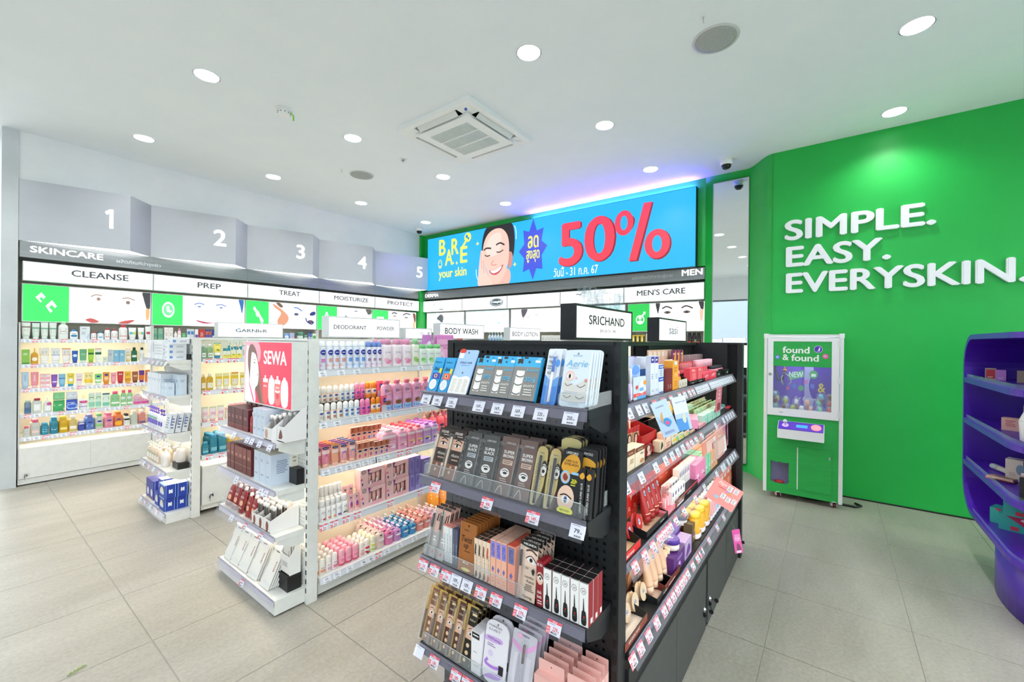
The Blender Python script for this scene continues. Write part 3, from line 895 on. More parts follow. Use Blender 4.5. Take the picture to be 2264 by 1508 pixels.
# ------------------------------------------------------------------ gondola builders
def end_unit(mat, w, zs, label, dark, depth=.17, base_z=.085, top=1.45, group='gondola end units', left_dark=False):
    """end shelves: local x 0..w along the shelf, shelf fronts at y = 0, perforated board at y = depth."""
    m = BLACKM if dark else WHITEM
    t = thing('end_shelf_unit', label, 'shelf unit', mat, group)
    bk = '#050506' if dark else '#8f8a78'
    obj('pegboard', peg_sheet(w, top - .03, .0255 if dark else .02, .0095 if dark else .0062, m, bk).mesh('pegboard'), t, T(w / 2, depth, .02))
    obj('top_rail', G().box(-.004, w + .004, depth - .012, depth + .03, top - .012, top, m).mesh('top_rail'), t)
    post(t, -.034, -.002, depth - .004, depth + .055, top, m, '#050506' if dark else '#2b2b2b', 'y')
    post(t, w + .002, w + .024, depth - .004, depth + .055, top, m, '#050506' if dark else '#2b2b2b', 'y')
    for k, z in enumerate(zs):
        s = obj('shelf', G().box(.0, w, 0, depth - .006, z - .026, z, m).mesh('shelf'), t)
        obj('price_rail', rail_mesh(w - .004, 'dark' if dark else 'pale'), s, T(w / 2, -.002, z - .002))
        bm = bracket_mesh(depth - .02, m, 0)
        for x in (.001, w - .004):
            obj('bracket', bm, s, Matrix.Translation((x, depth - .006, z - .026)) @ Matrix.Rotation(PI, 4, 'Z'))
        if k and not dark:
            obj('led_strip', led(w - .06), s, T(w / 2, depth - .03, z - .0265))
    b = obj('base_shelf', G().box(-.0, w, 0, depth, base_z - .075, base_z, m).mesh('base_shelf'), t)
    obj('price_rail', rail_mesh(w - .004, 'dark' if dark else 'pale'), b, T(w / 2, -.002, base_z - .002))
    ft = G().body([(0, .036, .036), (.008, .036, .036), (.010, .022, .022), (.018, .02, .02)], '#15161a', 12).mesh('foot')
    for x in (.03, w - .03):
        for y in (.03, depth + .02):
            obj('foot', ft, t, T(x, y, 0))
    return t

def gondola(x0, x1, yf, yb, zs, label, dark, top=1.45, bays=2, cabinet=None, base_z=.11, foot=True):
    """double-sided run along x; shelves modelled on the -y side at yf, centre panel at yb."""
    m = BLACKM if dark else WHITEM
    t = thing('gondola', label, 'shelf unit', T(), 'gondola runs')
    bw = (x1 - x0) / bays
    for i in range(bays):
        a, b = x0 + i * bw, x0 + (i + 1) * bw
        ptop = (top if (i or not dark) else 1.335)
        obj('centre_panel', G().box(a + .012, b - .012, yb, yb + .03, .02, ptop, m if dark else CREAM).mesh('centre_panel'), t)
    for i in range(bays + 1):
        x = x0 + i * bw
        if i == bays:
            obj('end_panel', G().box(x1 - .03, x1, (max(yf) if isinstance(yf, (list, tuple)) else yf) + .03, yb + .03, .02, top, m).mesh('end_panel'), t)
        else:
            obj('upright', G().box(x - .014 + (.014 if i == 0 else 0), x + .014, yb - .02, yb + .05, .0, top, m).mesh('upright'), t)
    obj('top_beam', G().box(x0, x1, yb - .03, yb + .06, top - .02, top, m).mesh('top_beam'), t)
    for k, z in enumerate(zs):
        for i in range(bays):
            a, b = x0 + i * bw + .002, x0 + (i + 1) * bw - .002
            if i == bays - 1:
                b -= .03
            f = yf[k] if isinstance(yf, (list, tuple)) else yf
            s = obj('shelf', G().box(a, b, f, yb - .002, z - .028, z, m).mesh('shelf'), t)
            obj('price_rail', rail_mesh(b - a, 'dark' if dark else 'flat'), s, T((a + b) / 2, f - .002, z - (.002 if dark else 0)))
            if k < 99:
                obj('led_strip', led(b - a - .06, not dark), s, T((a + b) / 2, f + .09, z - .0285))
    return t

# ------------------------------------------------------------------ product makers
# every maker returns (base name, category, mesh of the thing itself, [(part name, mesh, matrix)])
def prof_at(prof, z):
    for (z0, w0, d0), (z1, w1, d1) in zip(prof, prof[1:]):
        if z <= z1 or (z1, w1, d1) == prof[-1]:
            t = 0 if z1 == z0 else min(max((z - z0) / (z1 - z0), 0), 1)
            return w0 + (w1 - w0) * t, d0 + (d1 - d0) * t
def curve_front(prof, z0, z1, span=2.3, ex=2.0):
    """front print map on a lofted body between two heights."""
    def fm(u, v, L):
        z = z0 + (z1 - z0) * v
        w, d = prof_at(prof, z)
        a = -PI / 2 + (u - .5) * span
        c, s = math.cos(a), math.sin(a)
        e = .0007 + .00022 * L
        return ((w / 2 + e) * math.copysign(abs(c) ** (2 / ex), c), (d / 2 + e) * math.copysign(abs(s) ** (2 / ex), s), z)
    return fm

def lab(parts, spec, fm, W, H, curved=True):
    if spec:
        g = gfx(G(), spec, fm, W, H, '', curved)
        parts.append(('label', g, None))

def p_box(w, h, d, c, spec, side=None, top=None, tab=0):
    g = G()
    v = [(x, y, z) for z in (0, h) for y in (-d / 2, d / 2) for x in (-w / 2, w / 2)]
    g.add(v, [(0, 2, 3, 1), (0, 1, 5, 4), (1, 3, 7, 5), (3, 2, 6, 7), (2, 0, 4, 6)], c)
    g.f.append((4, 5, 7, 6)); g.m.append(g.mi(top or c)); g.sm.append(False)
    P = []
    lab(P, spec, flat_front(w, h, -d / 2), w, h, False)
    if side:
        for sg in (1, -1):
            q = gfx(G(), side, (lambda u, v, L, sg=sg: (sg * (w / 2 + .0004 * (1 + .35 * L)), -d / 2 * sg + u * d * sg, v * h)), d, h)
            P.append(('side_print', q, None))
    if tab:
        P.append(('header_tab', G().prism(rrect(-w / 2 + .001, h - .004, w / 2 - .001, h + tab, .004, 3), d / 2 - .0008, d / 2 + .0006, c, 'y', holes=[circle(0, h + tab * .6, .003, 8)[::-1]]), None))
    P.append(('flap', G().box(-w / 2 + .002, w / 2 - .002, -d / 2 - .0004, -d / 2 + .0006, h - .0022, h - .0006, top or c), None))
    return 'carton', 'carton', g, P

def p_tube(w, h, d, c, spec, cap='#f4f4f4', capr=.72):
    """squeeze tube standing on its cap."""
    ch = h * .17
    prof = [(ch, w * .78, d), (ch + .006, w * .84, d), (h * .5, w * .92, d * .78), (h * .8, w * .98, d * .36), (h * .93, w, d * .10 + .002), (h, w, .003)]
    g = G().body(prof, c, 14, 2.0)
    P = [('cap', G().body([(0, w * capr, d * .92), (ch * .95, w * capr * 1.03, d * .95), (ch, w * capr * .9, d * .8)], cap, 14), None)]
    lab(P, spec, curve_front(prof, ch + .004, h * .99), w * 1.1, h - ch)
    return 'squeeze_tube', 'tube', g, P

def p_bottle(w, h, d, c, spec, cap='#f4f4f4', ex=2.6, capw=.5, caph=.18, sh=.10, waist=1.0):
    hb = h * (1 - caph)
    prof = [(0, w * .9, d * .9), (.004, w, d), (hb * .45, w * waist, d * waist), (hb * (1 - sh * 2.2), w, d), (hb * (1 - sh), w * .93, d * .93), (hb, w * capw * 1.02, min(d, w) * capw * 1.02)]
    g = G().body(prof, c, 16, ex)
    cw = w * capw
    cd = min(cw, d * .9) if capw > .6 else min(w, d) * capw
    P = [('cap', G().body([(hb - .001, cw, cd), (h - .004, cw, cd), (h, cw * .88, cd * .88)], cap, 16, 2.2), None)]
    lab(P, spec, curve_front(prof, 0.005, hb * .96, 2.3, ex), w * 1.1, hb)
    return 'bottle', 'bottle', g, P

def p_pump(w, h, d, c, spec, cap='#f4f4f4', ex=2.2):
    hb = h * .70
    prof = [(0, w * .9, d * .9), (.004, w, d), (hb * .75, w, d), (hb * .93, w * .82, d * .82), (hb, w * .42, d * .42)]
    g = G().body(prof, c, 16, ex)
    q = G().body([(hb - .001, w * .40, d * .40), (hb + h * .06, w * .40, d * .40), (hb + h * .065, w * .14, d * .14), (h * .92, w * .14, d * .14)], cap, 12)
    hd = G().body([(h * .90, w * .26, d * .26), (h, w * .24, d * .24)], cap, 12)
    hd2 = G().loft([[(-.006, -y, z) if k else (-.006, -y, z) for k, (y, z) in enumerate(((0, h * .93), (w * .42, h * .915), (w * .42, h * .945), (0, h * .985)))], [(.006, -y, z) for (y, z) in ((0, h * .93), (w * .42, h * .915), (w * .42, h * .945), (0, h * .985))]], cap, smooth=False)
    P = [('pump', q, None), ('pump_head', hd, None), ('nozzle', hd2, None)]
    lab(P, spec, curve_front(prof, .005, hb * .9, 2.3, ex), w * 1.1, hb)
    return 'pump_bottle', 'bottle', g, P

def p_spray(w, h, d, c, spec, cap='#ffffff'):
    hb = h * .80
    prof = [(0, w * .94, w * .94), (.004, w, w), (hb * .96, w, w), (hb, w * .93, w * .93)]
    g = G().body(prof, c, 18)
    P = [('cap', G().body([(hb - .001, w * .96, w * .96), (hb + h * .03, w * .97, w * .97), (h * .93, w * .90, w * .90), (h * .985, w * .70, w * .70), (h, w * .3, w * .3)], cap, 18), None)]
    lab(P, spec, curve_front(prof, .004, hb), w * 1.15, hb)
    return 'spray_can', 'spray can', g, P

def p_roll(w, h, d, c, spec, cap='#ffffff', cf=.42):
    hb = h * (1 - cf)
    prof = [(0, w * .84, d * .84), (.004, w * .94, d * .94), (hb * .5, w, d), (hb * .98, w * .94, d * .94), (hb, w * .8, d * .8)]
    g = G().body(prof, c, 14)
    P = [('cap', G().body([(hb - .001, w * .86, d * .86), (hb + .002, w * .92, d * .92), (h * .86, w * .90, d * .90), (h * .95, w * .70, d * .70), (h * .99, w * .36, d * .36), (h, w * .1, d * .1)], cap, 14), None)]
    lab(P, spec, curve_front(prof, .005, hb * .97), w * 1.1, hb)
    return 'roll_on', 'deodorant', g, P

def p_jar(w, h, d, c, spec, cap='#4a2a90'):
    hb = h * .58
    prof = [(0, w * .86, w * .86), (.004, w * .96, w * .96), (hb, w * .96, w * .96)]
    g = G().body(prof, c, 22)
    P = [('lid', G().body([(hb, w, w), (h - .003, w, w), (h, w * .95, w * .95)], cap, 22), None)]
    if spec:
        q = gfx(G(), spec, lambda u, v, L: ((u - .5) * w * .9, (v - .5) * w * .9, h + .0004 * (1 + L)), w, w)
        P.append(('lid_print', q, None))
    return 'cream_jar', 'jar', g, P

def p_pouch(w, h, d, c, spec, cap=None, seal=None):
    prof = [(0, w * .94, d * .7), (h * .04, w, d), (h * .4, w, d * .92), (h * .8, w * .98, d * .35), (h * .93, w * .98, .004), (h, w * .98, .003)]
    g = G().body(prof, c, 16, 3.2)
    P = []
    lab(P, spec, curve_front(prof, h * .02, h * .97, 2.6, 3.2), w, h)
    if seal:
        P.append(('seal', G().body([(h * .9, w * .985, .0055), (h * 1.001, w * .985, .0045)], seal, 12, 4), None))
    if cap:
        P.append(('spout', G().body([(h * .97, .014, .010), (h * 1.03, .013, .013), (h * 1.031, .020, .020), (h * 1.12, .020, .020)], cap, 10, cx=w * .18), None))
    return 'pouch', 'pouch', g, P

def p_sachet(w, h, d, c, spec, cap='#f8f6f2'):
    prof = [(0, w, .003), (h * .08, w, d * .6), (h * .5, w, d), (h * .85, w * .9, d * .5), (h, w * .5, .010)]
    g = G().body(prof, c, 12, 3.0)
    P = [('cap', G().body([(h, .013, .013), (h + .004, .013, .013), (h + .0045, .021, .021), (h + .020, .019, .019), (h + .022, .012, .012)], cap, 10), None)]
    lab(P, spec, curve_front(prof, h * .05, h * .9, 2.4, 3), w, h)
    return 'spout_sachet', 'sachet', g, P

def p_card(w, h, d, c, spec, back=None, hole=True, r=.006):
    """hang card with a real euro hole; thickness d."""
    hl = [circle(0, h - .011, .0042, 10)[::-1]] if hole else []
    g = G().prism(rrect(-w / 2, 0, w / 2, h, r, 3), -d / 2, d / 2, c, 'y', holes=hl)
    P = []
    lab(P, spec, flat_front(w, h, -d / 2), w, h, False)
    return 'hang_card', 'card', g, P

def p_pencard(w, h, d, c, spec, pen='#1b1b1d', tip='#1b1b1d', px=-.22, blister=True):
    """hang card with a cosmetic pencil under a clear blister."""
    n, k, g, P = p_card(w, h, .0016, c, spec)
    x = px * w
    y = -.0095
    ln = h * .80
    b = Matrix.Translation((x, y, h * .04))
    P.append(('pencil', G().body([(0, .008, .008), (ln * .66, .0085, .0085)], pen, 10), b))
    P.append(('pencil_cap', G().body([(ln * .66, .0092, .0092), (ln * .985, .0088, .0088), (ln, .004, .004)], tip, 10), b))
    if blister:
        P.append(('blister', G().prism(rrect(x - .009, h * .02, x + .009, h * .90, .006, 3), -.017, -.001, '#f2f4f6:t', 'y'), None))
    return 'pencil_card', 'eye pencil', g, P

def p_compact(w, h, d, c, spec, em='#e8ecf4'):
    """round compact standing on edge."""
    g = G().prism(circle(0, h / 2, w / 2, 24, h / 2), -d / 2, d / 2, c, 'y', smooth=True)
    g.prism(circle(0, h / 2, w / 2 * .97, 24, h / 2 * .97), -d / 2 - .0008, -d / 2, c, 'y', smooth=True)
    g = G().prism(circle(0, h / 2, w / 2, 24, h / 2), -d / 2, d / 2, c, 'y', smooth=True)
    P = []
    lab(P, spec or ('e%s,.5,.5,.16,.19;e%s,.5,.5,.13,.155;e%s,.5,.56,.05,.06;e%s,.5,.42,.08,.06' % (em, '#3a4a8a', em, em)), flat_front(w, h, -d / 2), w, h, False)
    P.append(('hinge', G().box(-.010, .010, -.002, .002, h * .995, h + .002, c), None))
    return 'powder_compact', 'compact', g, P

def p_stick(w, h, d, c, spec, cap='#f2f2f2'):
    g = G().body([(0, w, w), (h * .55, w, w)], c, 12)
    P = [('cap', G().body([(h * .55, w * .94, w * .94), (h * .98, w * .94, w * .94), (h, w * .8, w * .8)], cap, 12), None)]
    lab(P, spec, curve_front([(0, w, w), (h * .55, w, w)], .002, h * .5), w * 1.1, h * .55)
    return 'lip_stick', 'lipstick', g, P

def p_tray(w, h, d, c, spec, inner='#f2e8dc', lip=.03):
    """open counter tray: sloped sides, front lip with print."""
    g = G()
    g.box(-w / 2, w / 2, -d / 2, d / 2, 0, .004, inner)
    g.box(-w / 2, w / 2, -d / 2, -d / 2 + .003, 0, lip, c)
    g.box(-w / 2, w / 2, d / 2 - .003, d / 2, 0, h, c)
    sd = [(-d / 2, 0), (d / 2, 0), (d / 2, h), (d / 2 - .02, h), (-d / 2, lip)]
    g.prism(sd, -w / 2 - .002, -w / 2, c, 'x')
    g.prism(sd, w / 2, w / 2 + .002, c, 'x')
    P = []
    lab(P, spec, flat_front(w, lip, -d / 2), w, lip, False)
    return 'display_tray', 'display tray', g, P

def p_riser(w, h, d, c, spec=None):
    g = G().box(-w / 2, w / 2, -d / 2, d / 2, 0, h, c)
    return 'riser_block', 'riser', g, [('lid_edge', G().box(-w / 2 - .0006, w / 2 + .0006, -d / 2 - .0006, d / 2 + .0006, h * .8, h * .82, c), None)]

def p_windowbox(w, h, d, c, spec, win=(.3, .2, .85, .8), inner='#f1b9b4'):
    """gift carton with a recessed window showing tubes."""
    u0, v0, u1, v1 = win
    X = lambda u: -w / 2 + u * w
    hole = [(X(u0), v0 * h), (X(u0), v1 * h), (X(.5), v1 * h * .92), (X(u1), v1 * h), (X(u1), v0 * h)]
    g = G().prism([(-w / 2, 0), (w / 2, 0), (w / 2, h), (-w / 2, h)], -d / 2, -d / 2 + .002, c, 'y', holes=[hole])
    g.box(-w / 2, w / 2, d / 2 - .002, d / 2, 0, h, c)
    g.box(-w / 2, -w / 2 + .002, -d / 2 + .002, d / 2, 0, h, c).box(w / 2 - .002, w / 2, -d / 2 + .002, d / 2, 0, h, c)
    g.box(-w / 2 + .002, w / 2 - .002, -d / 2 + .002, d / 2, h - .002, h, c).box(-w / 2 + .002, w / 2 - .002, -d / 2 + .002, d / 2, 0, .002, c)
    P = [('insert', G().box(-w / 2 + .004, w / 2 - .004, -.002, .002, .004, h - .004, '#c9877f'), None)]
    for k in range(3):
        cx = X(u0 + (u1 - u0) * (k + .5) / 3)
        tw = (u1 - u0) * w / 3.4
        P.append(('gift_tube', G().body([(v0 * h * .4, tw * .7, tw * .7), (h * .5, tw * .85, tw * .5), (v1 * h * .95, tw, .004)], inner, 10, 2, cx, -d / 4), None))
    lab(P, spec, flat_front(w, h, -d / 2), w, h, False)
    return 'gift_carton', 'carton', g, P

MAKERS = dict(box=p_box, tube=p_tube, bottle=p_bottle, pump=p_pump, spray=p_spray, roll=p_roll, jar=p_jar, pouch=p_pouch, sachet=p_sachet,
              card=p_card, pencard=p_pencard, compact=p_compact, stick=p_stick, tray=p_tray, riser=p_riser, winbox=p_windowbox)
PROTO = {}
def proto(kind, w, h, d, c, spec, opt):
    key = (kind, w, h, d, c, spec, tuple(sorted(opt.items())))
    if key not in PROTO:
        n, cat, g, P = MAKERS[kind](w, h, d, c, spec, **opt)
        PROTO[key] = (n, cat, g.mesh(n), [(a, b.mesh(a), m) for a, b, m in P])
    return PROTO[key]

ORDW = 'first second third fourth fifth sixth seventh eighth ninth tenth eleventh twelfth thirteenth fourteenth fifteenth'.split()
def put(kind, w, h, d, c, spec, opt, mat, label, name=None, cat=None, group=None):
    n, ca, me, parts = proto(kind, w, h, d, c, spec, opt)
    if label in USED:
        group = group or 'alike products'
    o = thing(name or n, label, cat or ca, mat, group, me)
    for a, b, m in parts:
        obj(a, b, o, m)
    return o

def row(frame, place, items):
    """frame: matrix whose local x runs along the shelf, y = 0 its front line, z = 0 its surface.
    item: kind, s (centre of first), pitch, n, w, h, d, colour, print, words, options
    options R ranks, P rank pitch, Y distance from the front, L lift, T lean back, Z turn; the rest go to the maker."""
    for it in items:
        kind, s, pitch, n, w, h, d, c, spec, desc = it[:10]
        opt = dict(it[10]) if len(it) > 10 else {}
        ranks, rp, y, lift, tilt, yaw = (opt.pop(k, v) for k, v in (('R', 1), ('P', 0), ('Y', .022), ('L', 0), ('T', 0), ('Z', 0)))
        many = n * ranks > 1
        lift += abs(d / 2 * math.sin(tilt))
        for r in range(ranks):
            for i in range(n):
                jx, jr = (RNG.uniform(-.0012, .0012), RNG.uniform(-.03, .03)) if many else (0, 0)
                m = frame @ T(s + i * pitch + jx, y + d / 2 + r * rp, lift + .0004, yaw + jr) @ Matrix.Rotation(-tilt, 4, 'X')
                lb = desc
                if n > 1:
                    lb += ', %s from left' % ORDW[i]
                if ranks > 1:
                    lb += ', %s' % ('front row' if r == 0 else ORDW[r] + ' row back')
                put(kind, w, h, d, c, spec, opt, m, lb + ', ' + place, None, None, (desc + ' ' + place) if many else None)

def price_tag(mat, price, red, label, off=''):
    key = ('tag', price, red, off)
    if key not in PROTO:
        w, h = .047, .036
        c = G().box(-w / 2, w / 2, -.0006, .0, 0, h, '#eff1f8')
        if red:
            sp = 'r#f2505f,0,.80,1,1;t#ffffff,.5,.90,.12,.3,SALE;r#f2505f,0,.0,.27,.52;t#ffffff,.135,.36,.12,.2,SAVE;t#ffffff,.135,.14,.18,.2,%s;T#e8384a,.60,.42,.30,.34,%s;t#e8384a,.84,.33,.12,.12,.00;l#8a90a8,.05,.66,.7,.76,1;r#2a2d3a,.40,.10,.44,.22' % (off or '20%', price)
        else:
            sp = 'l#8a90a8,.06,.86,.7,.96,1;T#1d2430,.46,.52,.32,.36,%s;t#1d2430,.74,.42,.13,.15,.00' % price
        for k in range(9):
            sp += ';r#2a2d3a,%.3f,.08,%.3f,.22' % (.34 + k * .052, .34 + k * .052 + (.022 if k % 3 else .036))
        if price == '-':
            sp = 'l#8a90a8,.06,.84,.7,.94,1;l#3a3f4c,.3,.4,.75,.62,1;r#3a3f4c,.34,.10,.8,.2'
            if red:
                sp = 'r#f2505f,0,.80,1,1;r#f2505f,0,0,.27,.5;' + sp
        if price == '':
            sp = 'l#b9bed2,.06,.80,.7,.9,1'
        PROTO[key] = (c.mesh('price_tag'), gfx(G(), sp, flat_front(w, h, -.0006, None, 0, .00015), w, h).mesh('print'))
    a, b = PROTO[key]
    t = thing('price_tag', label, 'price tag', mat, 'shelf price tags', a)
    obj('print', b, t)

# ------------------------------------------------------------------ aisle fixtures
FACE_RIGHT = PI / 2
MB = Matrix.Translation((1.0735, 1.228, 0)) @ Matrix.Rotation(FACE_LEFT, 4, 'Z')
ZB = [1.2577, .946, .647, .319]
end_unit(MB, .688, ZB, 'black perforated end unit with four shelves of eye make-up', True, .167, .09)
M1 = Matrix.Translation((1.03, 4.80, 0)) @ Matrix.Rotation(FACE_LEFT, 4, 'Z')
ZE1 = [1.27, .985, .695, .40]
end_unit(M1, .68, ZE1, 'white end unit of pump bottles and blue cartons, the far one', False, .16, .075)
M2 = Matrix.Translation((1.03, 3.045, 0)) @ Matrix.Rotation(FACE_LEFT, 4, 'Z')
ZE2 = [.905, .655, .415]
end_unit(M2, .745, ZE2, 'white end unit under the red hair care lightbox', False, .16, .085)
MX = Matrix.Translation((3.446, .52, 0)) @ Matrix.Rotation(FACE_RIGHT, 4, 'Z')
end_unit(MX, .72, [.95, .66, .38], 'black end unit at the far end, seen in the mirror', True, .17, .07)

ZS = [1.24, 1.005, .74, .47]
YS = [.545, .54, .525, .51]
gon = gondola(1.298, 3.21, YS, .80, ZS, 'black make-up gondola with price rails and dark cabinets', True)
cb = obj('base_cabinet', G().box(1.30, 3.205, .52, .80, .02, .34, DARKG).mesh('base_cabinet'), gon)
obj('deck', G().box(1.298, 3.21, .505, .80, .34, .415, BLACKM).mesh('deck'), gon)
for a, b in ((1.302, 1.80), (1.803, 2.298), (2.342, 2.798), (2.801, 3.208)):
    d = obj('door', G().box(a, b, .50, .519, .012, .338, DARKG).mesh('door'), cb)
    if a in (1.803, 2.342):
        keyed_lock(d, Matrix.Translation((b - .035 if a < 2 else a + .035, .50, .13)) @ Matrix.Rotation(PI / 2, 4, 'X'))
    if a == 2.801:
        keyed_lock(d, Matrix.Translation((b - .03, .50, .13)) @ Matrix.Rotation(PI / 2, 4, 'X'))
obj('stile', G().box(2.30, 2.34, .503, .52, .012, .338, '#0d0e10').mesh('stile'), cb)
ZG = [1.275, .985, .715, .41]
g2 = gondola(1.257, 4.25, 2.28, 2.62, ZG + [.11], 'white deodorant and powder gondola, the nearer white run', False, bays=3)
obj('base_front', G().box(1.262, 4.245, 2.300, 2.60, .012, .082, WHITEM).mesh('base_front'), g2)
ZH = [1.277, 1.015, .752, .48]
g1 = gondola(1.257, 4.25, 4.115, 4.44, ZH, 'white skincare gondola, the farther white run', False, bays=3)
cb = obj('base_cabinet', G().box(1.262, 4.245, 4.135, 4.43, .03, .395, WHITEM).mesh('base_cabinet'), g1)
for k in range(6):
    d = obj('door', G().box(1.264 + k * .497, 1.264 + k * .497 + .494, 4.115, 4.134, .075, .392, WHITEM).mesh('door'), cb)
    if k == 0:
        keyed_lock(d, Matrix.Translation((1.33, 4.115, .15)) @ Matrix.Rotation(PI / 2, 4, 'X'))

# signs standing on the runs
S = 'sign'
lightbox(T(1.462, 4.42, 1.455), .572, .136, .07, "T#2f474c,.50,.47,.27,.50,GARNIeR;k#4a9aa8,.03,.325,.62,.29,.60,.28,.46,.30,.34,.33,.32", 'white lit sign with a skincare logo on the farther white run', S, 'aisle_sign', group='aisle signs')
lightbox(T(1.478, 2.605, 1.46), .572, .138, .07, "T#1f3338,.28,.50,.23,.44,DEODORANT;T#1f3338,.79,.50,.23,.27,POWDER;k#cfd3d3,.012,.555,.62,.555,.28;l#b0b6b8,.2,.24,.38,.30,1;l#b0b6b8,.75,.24,.84,.30,1", 'white lit sign reading deodorant and powder', S, 'aisle_sign', group='aisle signs')
lightbox(T(2.10, 2.606, 1.455), .27, .085, .06, "k#2f6a70,.06,.54,.40,.54,.62,.60,.62,.60,.40,.54,.40;k#2f6a70,.06,.63,.40,.63,.62,.69,.62,.69,.40,.63,.40", 'small white lit sign between deodorant and body wash signs', S, 'aisle_sign', group='aisle signs')
lightbox(T(2.455, 2.605, 1.46), .562, .13, .075, "T#162428,.48,.52,.47,.76,BODY WASH", 'white lit sign reading body wash', S, 'aisle_sign', group='aisle signs')
lightbox(T(3.412, 2.605, 1.455), .556, .13, .075, "T#2c383c,.50,.50,.42,.86,BODY LOTION", 'white lit sign reading body lotion', S, 'aisle_sign', group='aisle signs')
lightbox(T(1.56, .853, 1.456), .622, .152, .068, "T#101416,.52,.60,.32,.66,SRICHAND;T#101416,.52,.25,.12,.29,BANGKOK 1948", 'black framed lit make-up sign, the larger one on the black run', S, 'aisle_sign', frame=BLACKM, group='aisle signs', glow=.75, rim=.010)
lightbox(T(2.612, .853, 1.452), .610, .150, .068, "T#6a7076,.50,.52,.42,.32,sasi", 'black framed lit make-up sign, the smaller one on the black run', S, 'aisle_sign', frame=BLACKM, group='aisle signs', glow=.7, rim=.010)

def block_letters(mat, text, w, h, d, m, label, name='acrylic_lettering'):
    t = thing(name, label, 'lettering', mat, 'clear acrylic words on the signs')
    x0, x1 = text_tris(text, 0)[2:4]
    k = w / (x1 - x0)
    for n, ch in enumerate(text):
        if ch == ' ':
            continue
        right = text_tris(text[:n + 1], 0)[3]
        one = text_tris(ch, 0)
        wid = one[3] - one[2]
        pts = [((right - wid + p[0] - one[2] - x0) * k, (p[1] - one[4]) * h / (one[5] - one[4])) for p in one[0]]
        mm = len(pts)
        edge = set()
        for q in one[1]:
            edge |= set(zip(q, q[1:] + q[:1]))
        side = [(a, b) for (a, b) in edge if (b, a) not in edge]
        g = G().add([(a, 0, b) for a, b in pts] + [(a, d, b) for a, b in pts],
                    [tuple(q) for q in one[1]] + [tuple(mm + i for i in reversed(q)) for q in one[1]] + [(b, a, mm + a, mm + b) for a, b in side], m)
        obj('letter', g.mesh('letter'), t)
block_letters(T(1.655, .865, 1.609), 'MAKE UP', .47, .088, .03, '#b9c6ca:t', 'clear acrylic block letters spelling make up on the black framed sign')
block_letters(T(2.40, 2.63, 1.591), 'PERSONAL CARE', .72, .09, .025, '#cdd8da:t', 'clear acrylic letters spelling personal care on the body wash sign')

# red hair care lightbox on the nearer white end unit
lightbox(Matrix.Translation((1.104, 2.884, 1.064)) @ Matrix.Rotation(FACE_LEFT, 4, 'Z'), .600, .368, .08,
    'r#e8264e,0,0,1,1;c#ff9aa8,-.0,1,.3,1,.36,.75,.22,.5,.2,.2,.0,.0;c#ffffff,.02,.0,.03,.85,.10,.92,.2,.7,.15,.4,.2,.1,.24,.0;'
    'c#6a4438,.07,.62,.075,.85,.13,.96,.20,.95,.27,.84,.31,.66,.36,.5,.38,.3,.43,.02,.33,.03,.26,.2,.20,.1,.12,.2,.10,.45;'
    'c#8e5c48,.30,.62,.33,.6,.37,.44,.40,.2,.46,.0,.40,.0,.35,.25;c#ffffff,.155,.80,.185,.83,.245,.80,.29,.70,.315,.58,.32,.42,.30,.30,.26,.26,.24,.2,.24,.0,.02,.0,.02,.18,.10,.28,.12,.4,.135,.6;'
    'k#8a6a68,.012,.205,.70,.24,.71,.26,.69;k#4a4a5a,.02,.21,.65,.225,.665,.24,.645;k#4a4a5a,.02,.30,.665,.312,.67,.318,.65;c#ff8a98,.29,.47,.31,.49,.315,.455,.30,.44;'
    'c#e8508a,.10,.3,.12,.3,.22,.05,.2,.02;'
    'T#ffffff,.67,.76,.22,.47,SEWA;'
    'c#e05050,.43,.05,.43,.36,.53,.38,.53,.07;r#ffffff,.43,.36,.53,.42;r#ffffff,.463,.42,.49,.47;c#ffffff,.555,.06,.555,.41,.665,.41,.665,.06;r#ffffff,.59,.41,.625,.48;'
    'c#e8706e,.68,.06,.68,.40,.79,.40,.79,.06;r#ffffff,.68,.36,.79,.42;r#ffffff,.715,.42,.75,.48;c#ffffff,.815,.05,.815,.40,.93,.40,.93,.05;r#ffffff,.85,.40,.89,.47;t#ffffff,.478,.30,.03,.07,SEWA;t#ffffff,.735,.30,.03,.07,SEWA;k#ffffff,.03,.69,.25,.735,.23,.78,.25;e#c8404a,.735,.17,.03,.05',
    'red backlit hair care advert with a woman on the white end unit', 'advert', 'advert_lightbox', frame=WHITEM, glow=.5, rim=.006, face='#e8264e')
lightbox(Matrix.Translation((3.352, .56, 1.06)) @ Matrix.Rotation(FACE_RIGHT, 4, 'Z'), .62, .36, .06, 'r#ffffff,0,0,1,1;r#f3b6e4,.06,.8,.2,.9;r#f3b6e4,.3,.15,.36,.3', 'white backlit advert on the far black end unit, seen in the mirror', 'advert', 'advert_lightbox', frame=BLACKM, glow=.8)

